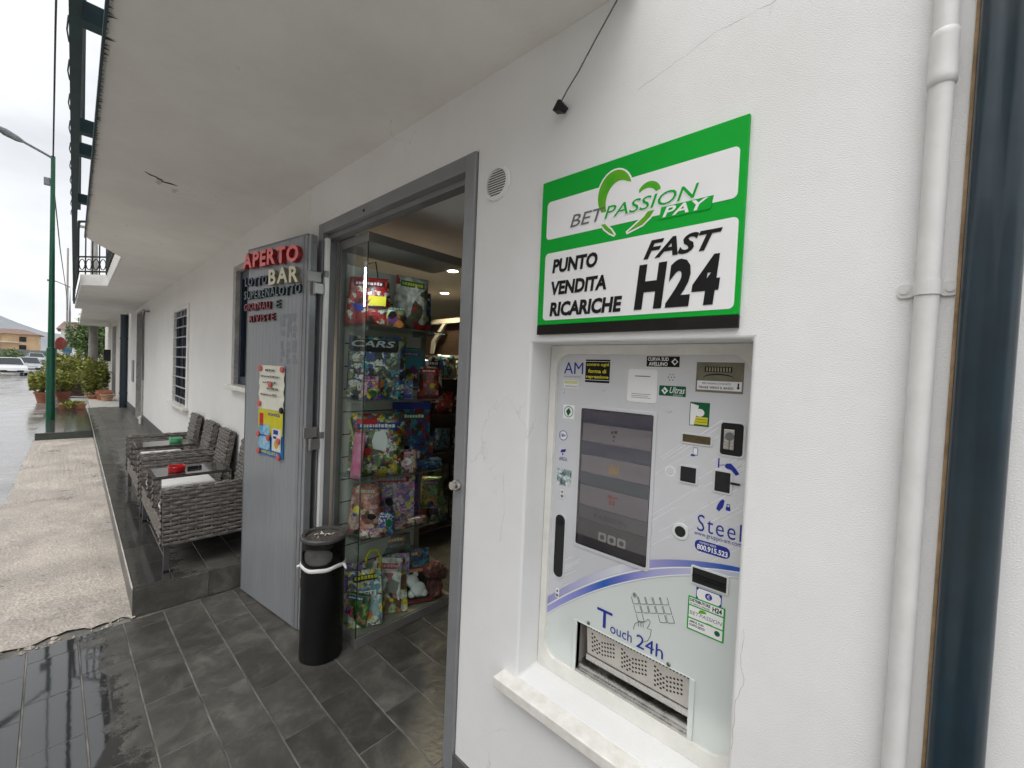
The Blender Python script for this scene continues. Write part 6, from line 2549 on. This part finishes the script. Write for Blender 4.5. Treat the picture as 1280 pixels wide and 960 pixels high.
rail_run((-10.06, -0.73), (-10.48, -1.06), 3.10, 4.0, 4)
rail_run((-10.48, -1.06), (-16.0, -1.13), 3.10, 4.0, 24)
rail_run((-7.0, -0.74), (-10.03, -0.73), 3.10, 4.0, 16)
q = MB(FM)
q.box(-15.6, -11.2, -1.10, -1.085, 3.25, 4.15)
q.build('sheet', m_shade, ir)

# ------------------------------------------------------------------ street lamp
LP = thing('street_lamp', 'tall green street lamp with a long grey head at the road edge', 'street lamp', F(-14.1, -1.46, 0.2))
q = MB(FM)
q.lathe(-14.1, -1.46, [(0.0, 0.201), (0.074, 0.201), (0.074, 1.80), (0.070, 1.83), (0.056, 1.84), (0.042, 4.2), (0.036, 6.1), (0.0, 6.1)], 20)
smooth_by_angle(q.build('pole', m_lamp, LP))
q = MB(FM)
q.tube([(-14.1, -1.46, 6.05), (-14.05, -1.60, 6.10), (-13.8, -1.95, 6.17)], 0.026, 8)
q.build('arm', m_lamphead, LP)
q = MB(FM)
q.tube([(-13.84, -1.88, 6.155), (-13.8, -1.96, 6.17), (-13.68, -2.12, 6.20), (-13.5, -2.30, 6.235)], [0.03, 0.06, 0.075, 0.02], 10)
smooth_by_angle(q.build('lamp_head', m_lamphead, LP), 60)
q = MB(FM)
q.box(-14.2, -14.13, -1.60, -1.50, 5.45, 5.62)
q.build('junction_box', m_lamphead, LP, bevel=0.01)
wr = MB(FM)
wr.tube([(-14.1, -1.46, 6.08), (-10.5, -1.36, 7.05), (-7, -1.25, 8.35), (-3, -1.15, 10.2)], 0.014, 6)
wo_ = wr.build('overhead_wire', m_iron)
tag(wo_, 'overhead cable rising from the green street lamp', 'cable')
wr = MB(FM)
wr.tube([(-14.1, -1.46, 5.6), (-19, -1.42, 4.9), (-26, -1.35, 4.35), (-38, -1.39, 4.35)], 0.012, 6)
wo_ = wr.build('overhead_wire', m_iron)
tag(wo_, 'overhead cable sagging down the street beyond the lamp', 'cable')
# second lamp far down the street
L2 = thing('street_lamp', 'distant small street lamp below the far balcony', 'street lamp', F(-40, -1.3, 0))
q = MB(FM)
q.lathe(-40, -1.30, [(0.06, -0.2), (0.05, 4.3), (0.0, 6.1)], 10)
q.build('pole', m_lamphead, L2)
q = MB(FM)
q.tube([(-40, -1.30, 6.0), (-39.8, -1.9, 6.25), (-39.7, -2.3, 6.25)], [0.03, 0.03, 0.07], 6)
q.build('lamp_head', m_lamphead, L2)
# far corner downpipe of the shop building
q = MB(FM)
q.cyl((-16.75, -0.09, 0.2), (-16.75, -0.09, 2.92), 0.085, n=16)
fp = q.build('downpipe', m_teal)
smooth_by_angle(fp)
tag(fp, 'dark blue downpipe at the far corner of the white facade', 'pipe')
q = MB(FM)
for z in (0.6, 2.2):
    q.cyl((-16.75, -0.09, z), (-16.75, -0.09, z + 0.05), 0.095, n=16)
q.build('pipe_clip', m_teal, fp)

# ------------------------------------------------------------------ beyond: neighbour house, plants, street end
NB_ = thing('neighbour_house', 'pale neighbouring house with shuttered doors beyond the white facade', 'building', F(-23, 1, 0))
q = MB(FM)
holed_wall(q, -30.0, -17.0, -0.1, 6.0, 0.0, 0.3, [(-19.75, -17.95, 0.1, 2.85), (-24.1, -21.8, 0.1, 2.85)])
q.build('wall', plaster('neighbour_stucco', (0.66, 0.64, 0.60), (0.4, 0.38, 0.34), 0.3, 0.3, 80), NB_)
m_shut = pm('grey_shutter', (0.30, 0.28, 0.275), 0.5, var=0.1)
for i in range(9):
    q = MB(FM)
    x = -19.75 + i * 0.2
    q.box(x + 0.01, x + 0.19, 0.10, 0.14, 0.12, 2.55)
    q.build('shutter_slat', m_shut, NB_)
q = MB(FM)
q.box(-19.75, -17.95, 0.15, 0.2, 0.1, 2.85)
q.build('door_backing', m_winblue, NB_)
q = MB(FM)
q.box(-24.1, -21.8, 0.15, 0.2, 0.1, 2.85)
q.build('door', m_winblue, NB_)
q = MB(FM)
q.box(-27.0, -16.3, -0.95, 0.0, 3.0, 3.15)
q.build('balcony_slab', m_soffit, NB_)
q = MB(FM)
q.box(-25.4, -25.0, -0.22, -0.002, 1.45, 1.95)
q.build('letter_box', m_iron, NB_)
q = MB(FM)
q.box(-21.5, -17.3, -0.75, -0.002, -0.05, 0.14)
q.build('door_step', m_stone, NB_, bevel=0.01)


def leaves(mb, c, rad, n, size, shell=0.35, flat=0.0):
    c = Vector(c)
    for _ in range(n):
        while True:
            p = Vector((random.uniform(-1, 1), random.uniform(-1, 1), random.uniform(-1, 1)))
            if shell < p.length < 1:
                break
        p = Vector((p.x * rad[0], p.y * rad[1], p.z * rad[2]))
        # lumpy outline
        p *= 0.72 + 0.34 * abs(math.sin(p.x * 7.1 + p.z * 5.3) * math.cos(p.y * 6.7 + 1.3))
        a = Vector((random.gauss(0, 1), random.gauss(0, 1), random.gauss(0, 1) * 0.7)).normalized()
        b = a.orthogonal().normalized()
        b.rotate(Matrix.Rotation(random.uniform(0, 6.28), 3, a))
        l_ = size * random.uniform(0.6, 1.3)
        q0 = c + p
        mb.add([q0 - a * l_, q0 + b * l_ * 0.42, q0 + a * l_, q0 - b * l_ * 0.42], [(0, 1, 2, 3)])


def pot(t, x, y, z, r0, r1, h_, mat_=None):
    q = MB(FM)
    q.lathe(x, y, [(0.0, z + 0.001), (r0, z + 0.001), (r1, z + h_ * 0.82), (r1 * 1.12, z + h_ * 0.83), (r1 * 1.12, z + h_), (r1 * 0.95, z + h_), (r1 * 0.93, z + h_ * 0.9)], 20)
    smooth_by_angle(q.build('pot', mat_ or m_terra, t))
    q = MB(FM)
    q.lathe(x, y, [(0.0, z + h_ * 0.92), (r1 * 0.94, z + h_ * 0.92)], 20)
    q.build('soil', m_soil, t)


def shrub(name, label, x, y, z, rad, n, size, mat_, group=None, potr=None, base=None):
    t = thing(name, label, 'plant', F(x, y, z), group)
    zz_ = z
    if potr:
        pot(t, x, y, z, potr * 0.7, potr, potr * 1.7)
        zz_ = z + potr * 1.5
    q = MB(FM)
    for k in range(5):
        a = k * 1.26
        q.tube([(x, y, zz_), (x + rad[0] * .25 * math.cos(a), y + rad[1] * .25 * math.sin(a), zz_ + rad[2] * 0.7), (x + rad[0] * .6 * math.cos(a), y + rad[1] * .6 * math.sin(a), zz_ + rad[2] * 1.3)], [0.014, 0.01, 0.005], 5)
    q.build('stems', m_bark, t)
    q = MB(FM)
    leaves(q, (x, y, zz_ + rad[2]), rad, n, size)
    q.build('foliage', mat_, t)
    return t


random.seed(61)
GR = 'pot plants on the pavement beyond the lamp'
shrub('flower_box', 'low terracotta planter of spiky greenery on the lamp plinth', -16.5, -1.12, 0.2, (0.20, 0.30, 0.13), 420, 0.06, m_leafA)
q = MB(FM)
fb = bpy.data.objects['flower_box']
q.add([(x, y, z) for z, s in ((0.2005, 0.85), (0.36, 1.0)) for x, y in ((-16.5 - .12 * s, -1.12 - .27 * s), (-16.5 + .12 * s, -1.12 - .27 * s), (-16.5 + .12 * s, -1.12 + .27 * s), (-16.5 - .12 * s, -1.12 + .27 * s))],
      [(0, 1, 5, 4), (1, 2, 6, 5), (2, 3, 7, 6), (3, 0, 4, 7), (0, 3, 2, 1), (4, 5, 6, 7)])
q.build('trough', m_terra, fb, bevel=0.008)
gzz = gz(-21)
shrub('potted_shrub', 'potted shrub at the roadside left of the green lamp pole', -21.0, -1.80, gzz, (0.38, 0.46, 0.40), 1700, 0.055, m_leafA, GR, 0.20)
shrub('potted_shrub', 'potted shrub just right of the green lamp pole', -21.6, -1.36, gzz, (0.40, 0.42, 0.42), 1700, 0.055, m_leafA, GR, 0.19)
shrub('garden_shrub', 'wide yellow-green shrub behind the lamp pole', -26.0, -1.25, gz(-26), (0.9, 0.85, 0.92), 4200, 0.065, m_leafA)
shrub('garden_shrub', 'large bushy yellow-green shrub beside the neighbour wall', -23.2, -0.55, gz(-23), (0.70, 0.60, 0.82), 3800, 0.06, m_leafA)
pb = thing('planter_box', 'dark brown planter box between the roadside shrubs', 'planter', F(-23.8, -1.08, gz(-24)))
for i in range(4):
    q = MB(FM)
    q.box(-23.7 - 0.012, -23.7, -1.36, -0.80, gz(-24) + 0.02 + i * 0.13, gz(-24) + 0.14 + i * 0.13)
    q.build('board', pm('planter_brown%d' % i, (0.06, 0.04, 0.032), 0.7, var=0.3), pb)
q = MB(FM)
q.box(-24.2, -23.713, -1.36, -0.80, gz(-24), gz(-24) + 0.52)
q.build('box', m_wood, pb)
for i, (x, y, rr, lb) in enumerate(((-21.0, -0.60, 0.16, 'small terracotta pot below the bushy shrub'), (-20.4, -0.36, 0.21, 'wide terracotta pot by the neighbour door step'), (-20.0, -0.30, 0.17, 'pale terracotta pot on the neighbour door step'), (-21.6, -0.32, 0.2, 'terracotta pot close to the neighbour wall'))):
    zz_ = gz(x) if i != 2 else 0.141
    if i in (1, 3):
        zz_ = 0.141
    t = thing('terracotta_pot', lb, 'pot', F(x, y, zz_), 'terracotta pots at the neighbour wall')
    pot(t, x, y, zz_, rr * 0.75, rr, rr * 1.35, m_terra if i != 2 else pm('pale_terracotta', (0.42, 0.25, 0.16), 0.8, var=0.15))

# tree, bare tree, poles, mirror, small sign
tr = thing('green_tree', 'leafy green tree behind the concrete pole', 'tree', F(-33, -0.3, gz(-33)))
q = MB(FM)
q.tube([(-33, -0.3, gz(-33)), (-33, -0.25, 1.2), (-33.1, -0.35, 2.2)], [0.12, 0.10, 0.07], 8)
for k in range(6):
    a = k * 1.05
    q.tube([(-33, -0.28, 1.3 + 0.1 * k), (-33 + 0.5 * math.cos(a), -0.3 + 0.5 * math.sin(a), 2.2 + 0.1 * k), (-33 + 0.9 * math.cos(a), -0.3 + 0.9 * math.sin(a), 2.8 + 0.12 * k)], [0.05, 0.03, 0.012], 5)
q.build('trunk', m_bark, tr)
q = MB(FM)
leaves(q, (-33, -0.2, 2.55), (1.5, 1.4, 1.45), 6500, 0.085, 0.2)
q.build('crown', m_leafB, tr)
bt = thing('bare_tree', 'bare branched tree behind the green tree', 'tree', F(-38, -0.6, gz(-38)))
q = MB(FM)
q.tube([(-38, -0.6, gz(-38)), (-38, -0.55, 2.0), (-38.1, -0.7, 3.4)], [0.12, 0.09, 0.04], 7)
q.build('trunk', m_bark, bt)
q = MB(FM)
for k in range(46):
    a = random.uniform(0, 6.28)
    z = random.uniform(1.8, 3.4)
    l_ = random.uniform(0.5, 1.3)
    p0 = Vector((-38, -0.6, z))
    p1 = p0 + Vector((math.cos(a) * l_ * .5, math.sin(a) * l_ * .5, l_ * .45))
    p2 = p1 + Vector((math.cos(a + .6) * l_ * .5, math.sin(a + .6) * l_ * .5, random.uniform(-.1, .4)))
    q.tube([p0, p1, p2], [0.02, 0.013, 0.005], 4)
q.build('branches', m_bark, bt)
q = MB(FM)
q.lathe(-27, -0.50, [(0.17, gz(-27)), (0.14, 3.5), (0.10, 8.0), (0.0, 8.0)], 16)
o = q.build('utility_pole', m_concpole, smooth=True)
tag(o, 'thick grey concrete utility pole behind the shrubs', 'pole')
q = MB(FM)
q.box(-27.05, -26.95, -1.0, 0.0, 7.3, 7.4)
q.build('crossarm', m_concpole, o)
q = MB(FM)
q.lathe(-40, -1.42, [(0.06, gz(-40)), (0.05, 8.5), (0.0, 8.5)], 10)
o = q.build('utility_pole', m_concpole, smooth=True)
tag(o, 'thin dark pole down the street with a blue plate', 'pole')
q = MB(FM)
q.box(-39.9, -39.87, -1.60, -1.18, 1.72, 2.08)
q.build('blue_plate', pm('blue_plate', (0.02, 0.16, 0.42), 0.5), o)
tm_ = thing('traffic_mirror', 'red backed round traffic mirror on a grey post beside the shrubs', 'mirror', F(-28, -1.62, gz(-28)))
q = MB(FM)
q.cyl((-28.02, -1.66, gz(-28)), (-28.02, -1.66, 2.2), 0.035, n=10)
q.build('post', m_lamphead, tm_)
q = MB(FM)
prof = [(0.0, 0.06), (0.16, 0.05), (0.26, 0.015), (0.275, -0.01), (0.26, -0.03), (0.0, -0.03)]
vs, fs = [], []
for (rr, hx) in prof:
    for i in range(24):
        a = 2 * math.pi * i / 24
        ca_, sa_ = math.cos(R(52)), math.sin(R(52))
        vs.append((-27.95 + hx * ca_ - rr * math.cos(a) * sa_, -1.52 + hx * sa_ * -1 + rr * math.cos(a) * ca_, 2.13 + rr * 1.1 * math.sin(a)))
for j in range(len(prof) - 1):
    for i in range(24):
        fs.append((j * 24 + i, j * 24 + (i + 1) % 24, (j + 1) * 24 + (i + 1) % 24, (j + 1) * 24 + i))
q.add(vs, fs)
q.build('mirror_back', pm('faded_red', (0.30, 0.045, 0.035), 0.6, var=0.15), tm_, smooth=True)

# houses on the other side of the street, behind the camera
random.seed(81)
OPP = ((-34, -22, 6.0, (0.62, 0.55, 0.45), 'cream house opposite, farthest along'), (-21, -10, 6.4, (0.55, 0.51, 0.47), 'grey house opposite the rattan seats'),
       (-9.5, 2.5, 5.8, (0.62, 0.54, 0.44), 'sand house straight across from the doorway'), (3.5, 15, 6.2, (0.58, 0.56, 0.54), 'pale house opposite to the right'))
for (xa, xb, h_, c_, lb) in OPP:
    t = thing('street_house', lb, 'building', F((xa + xb) / 2, -14, 0), 'houses across the street')
    q = MB(FM)
    q.box(xa, xb, -22, -13, -0.05, h_)
    q.build('wall', pm('opposite_render', c_, 0.85, var=0.12, scale=0.8), t)
    q = MB(FM)
    q.add([(xa - .4, -22.4, h_), (xb + .4, -22.4, h_), (xb + .4, -12.6, h_), (xa - .4, -12.6, h_), (xa + 1, -17.5, h_ + 1.6), (xb - 1, -17.5, h_ + 1.6)], [(0, 1, 5, 4), (3, 4, 5, 2), (1, 2, 5), (0, 4, 3), (0, 3, 2, 1)])
    q.build('roof', m_roof, t)
    n_ = int((xb - xa) // 3)
    for i in range(n_):
        for zz_ in (1.0, 3.9):
            x = xa + (i + 0.5) * (xb - xa) / n_
            q = MB(FM)
            q.box(x - 0.55, x + 0.55, -13.0, -12.94, zz_, zz_ + 1.5)
            wo_ = q.build('window', m_winglass, t)
            q = MB(FM)
            q.box(x - 0.65, x + 0.65, -12.995, -12.9, zz_ - 0.1, zz_ - 0.005)
            q.build('sill', m_fascia, wo_)

# cars


def car(label, x, y, rot, paint):
    M_ = FM @ Matrix.Translation((x, y, gz(x))) @ Matrix.Rotation(R(rot), 4, 'Z')
    c = thing('parked_car', label, 'car', M_, 'cars down the street')
    q = MB(M_)
    # side profile (x forward) lofted across the width
    low = [(-2.05, 0.30), (-2.10, 0.60), (-2.02, 0.86), (-1.70, 0.93), (0.75, 0.92), (1.55, 0.80), (2.02, 0.66), (2.12, 0.45), (2.05, 0.26)]
    secs = [(-0.86, 0.93), (-0.80, 1.0), (0.0, 1.012), (0.80, 1.0), (0.86, 0.93)]
    vs, n_ = [], len(low)
    for (yy, k_) in secs:
        for (a, b) in low:
            vs.append((a * (0.985 if abs(yy) > 0.83 else 1.0), yy, 0.26 + (b - 0.26) * k_))
    fs = []
    for s in range(len(secs) - 1):
        for i in range(n_ - 1):
            fs.append((s * n_ + i, s * n_ + i + 1, (s + 1) * n_ + i + 1, (s + 1) * n_ + i))
        fs.append((s * n_, (s + 1) * n_, (s + 1) * n_ + n_ - 1, s * n_ + n_ - 1))
    fs += [tuple(range(n_)), tuple(reversed(range(len(vs) - n_, len(vs))))]
    q.add(vs, fs)
    # roof
    roof = [(-1.05, 1.38), (-0.6, 1.45), (0.0, 1.46), (0.25, 1.42)]
    vs = []
    for yy in (-0.60, 0.0, 0.60):
        vs += [(a, yy, b + (0.02 if yy == 0 else 0)) for a, b in roof]
    q.add(vs, [(i, i + 1, i + 5, i + 4) for i in (0, 1, 2)] + [(i, i + 1, i + 5, i + 4) for i in (4, 5, 6)])
    for sg in (-1, 1):
        for (xa, za, xb, zb) in ((0.25, 1.42, 0.98, 0.90), (-1.05, 1.38, -1.72, 0.92), (-0.35, 1.45, -0.35, 0.92)):
            q.tube([(xa, sg * 0.60, za), (xb, sg * 0.76, zb)], 0.035, 5)
    smooth_by_angle(q.build('body', paint, c), 35)
    q = MB(M_)
    q.quad((0.24, -0.59, 1.415), (0.24, 0.59, 1.415), (0.97, 0.74, 0.905), (0.97, -0.74, 0.905))
    q.build('windscreen', m_winglass, c)
    q = MB(M_)
    q.quad((-1.04, -0.59, 1.375), (-1.04, 0.59, 1.375), (-1.70, 0.74, 0.92), (-1.70, -0.74, 0.92))
    q.build('rear_window', m_winglass, c)
    for sg in (-1, 1):
        q = MB(M_)
        q.add([(0.24, sg * 0.598, 1.41), (-0.3, sg * 0.60, 1.445), (-1.04, sg * 0.598, 1.375), (-1.70, sg * 0.752, 0.922), (0.97, sg * 0.752, 0.905)], [(0, 1, 2, 3, 4)])
        q.build('side_window', m_winglass, c)
        q = MB(M_)
        q.add([(2.06, sg * 0.80, 0.62), (2.085, sg * 0.45, 0.60), (2.10, sg * 0.45, 0.52), (2.08, sg * 0.82, 0.50), (1.75, sg * 0.868, 0.70)], [(0, 1, 2, 3), (0, 3, 4)])
        q.build('headlight', m_whiteprint, c)
        q = MB(M_)
        q.box(0.70, 0.85, sg * 0.88 - 0.09, sg * 0.88 + 0.09, 0.93, 1.06)
        q.build('wing_mirror', paint, c, bevel=0.03)
    q = MB(M_)
    q.box(2.085, 2.125, -0.62, 0.62, 0.30, 0.46)
    q.build('grille', m_black, c)
    q = MB(M_)
    q.box(2.126, 2.135, -0.26, 0.26, 0.40, 0.50)
    q.build('number_plate', m_whiteprint, c)
    for sx in (-1.3, 1.32):
        for sg in (-1, 1):
            q = MB(M_)
            q.cyl((sx, sg * 0.70, 0.31), (sx, sg * 0.875, 0.31), 0.31, n=20)
            wh = q.build('wheel', m_black, c)
            q = MB(M_)
            q.cyl((sx, sg * 0.876, 0.31), (sx, sg * 0.885, 0.31), 0.20, n=16)
            q.build('rim', m_chrome, wh)
    return c


p_w = pm('white_car_paint', (0.62, 0.63, 0.64), 0.25, coat=0.6)
p_s = pm('silver_car_paint', (0.36, 0.38, 0.40), 0.28, 0.4, coat=0.6)
p_t = pm('pale_teal_car_paint', (0.36, 0.45, 0.46), 0.28, 0.2, coat=0.6)
car('white car nearest on the wet road at the left edge', -55.0, -4.85, 8, p_w)
car('silver-grey car just behind the white car', -64.0, -4.25, 8, p_s)
car('pale teal car farthest down the road', -92.0, -4.9, 10, p_t)

# far wall, ochre house, hill
fw = thing('retaining_wall', 'long grey wall beyond the parked cars', 'wall', F(-105, -10, 0))
for i in range(14):
    q = MB(FM)
    y = -3.0 - i * 3.1
    q.box(-105.3, -105, y - 3.06, y, 0.0, 1.9 + 0.05 * (i % 3))
    q.build('panel', m_farwall, fw)
oh = thing('ochre_house', 'long ochre apartment house with clay roof far down the street', 'building', F(-125, -20, 0))
q = MB(FM)
q.box(-135, -125, -48, -6.0, 0.2, 4.9)
q.build('wall', m_orange, oh)
q = MB(FM)
q.add([(-124.3, -49, 4.91), (-124.3, -5.4, 4.91), (-130, -8.0, 6.0), (-130, -46, 6.0), (-135.7, -49, 4.91), (-135.7, -5.4, 4.91)], [(0, 1, 2, 3), (4, 3, 2, 5), (1, 5, 2), (0, 3, 4), (0, 4, 5, 1)])
q.build('roof', m_roof, oh)
for i in range(12):
    for zz_ in (1.9, 3.5):
        q = MB(FM)
        y = -7.5 - i * 3.2
        q.box(-124.99, -124.9, y - 0.9, y, zz_, zz_ + 0.95)
        q.build('window', m_stone if i % 3 else m_winglass, oh)
for i in range(5):
    q = MB(FM)
    y = -8.4 - i * 7.0
    q.box(-125, -124.2, y - 4.0, y, 3.25, 3.36)
    q.build('balcony', m_fascia, oh)
pk2 = thing('pale_house', 'pale house behind the traffic mirror', 'building', F(-75, 0.5, 0))
q = MB(FM)
q.box(-85, -75, -2.2, 8, 0, 4.6)
q.build('wall', m_fascia, pk2)
q = MB(FM)
q.add([(-74.6, -2.6, 4.6), (-74.6, 8.4, 4.6), (-85.4, 8.4, 4.6), (-85.4, -2.6, 4.6), (-80, -2.0, 5.8), (-80, 8, 5.8)], [(0, 1, 5, 4), (2, 3, 4, 5), (1, 2, 5), (3, 0, 4), (0, 3, 2, 1)])
q.build('roof', m_roof, pk2)
for y in (-1.0, 1.5, 4.0):
    q = MB(FM)
    q.box(-74.99, -74.93, y - 0.5, y + 0.5, 2.4, 3.7)
    q.build('window', m_winglass, pk2)
q = MB(FM)
NY = 40
vs = []
for i in range(NY + 1):
    y = -420 + i * 18
    ridge = 34 * math.exp(-((y + 75) / 70) ** 2) + 26 * math.exp(-((y + 230) / 90) ** 2) + 5 + 2.2 * math.sin(i * 1.7) + 1.4 * math.sin(i * 3.9)
    for (dx, k_) in ((0, 0.0), (-60, 0.55), (-120, 1.0), (-260, 0.8)):
        vs.append((-560 + dx, y, -1 + (ridge + 1) * k_))
fs = [(i * 4 + k, (i + 1) * 4 + k, (i + 1) * 4 + k + 1, i * 4 + k + 1) for i in range(NY) for k in range(3)]
q.add(vs, fs)
q.build('hills', m_hill, kind='structure', smooth=True)
random.seed(71)
for i, (x, y, s_, lb) in enumerate(((-98, -7.6, 1.5, 'left'), (-99, -5.2, 1.2, 'middle'), (-97, -3.6, 1.4, 'right'))):
    t = thing('street_bush', 'dull roadside bush before the grey wall, %s of the three' % lb, 'plant', F(x, y, gz(x)))
    q = MB(FM)
    leaves(q, (x, y, gz(x) + s_ * 0.6), (s_, s_, s_ * 0.75), 700, 0.16, 0.2)
    q.build('foliage', m_leafB, t)
    q = MB(FM)
    q.tube([(x, y, gz(x)), (x, y, gz(x) + s_ * 0.6)], 0.05, 5)
    q.build('stems', m_bark, t)
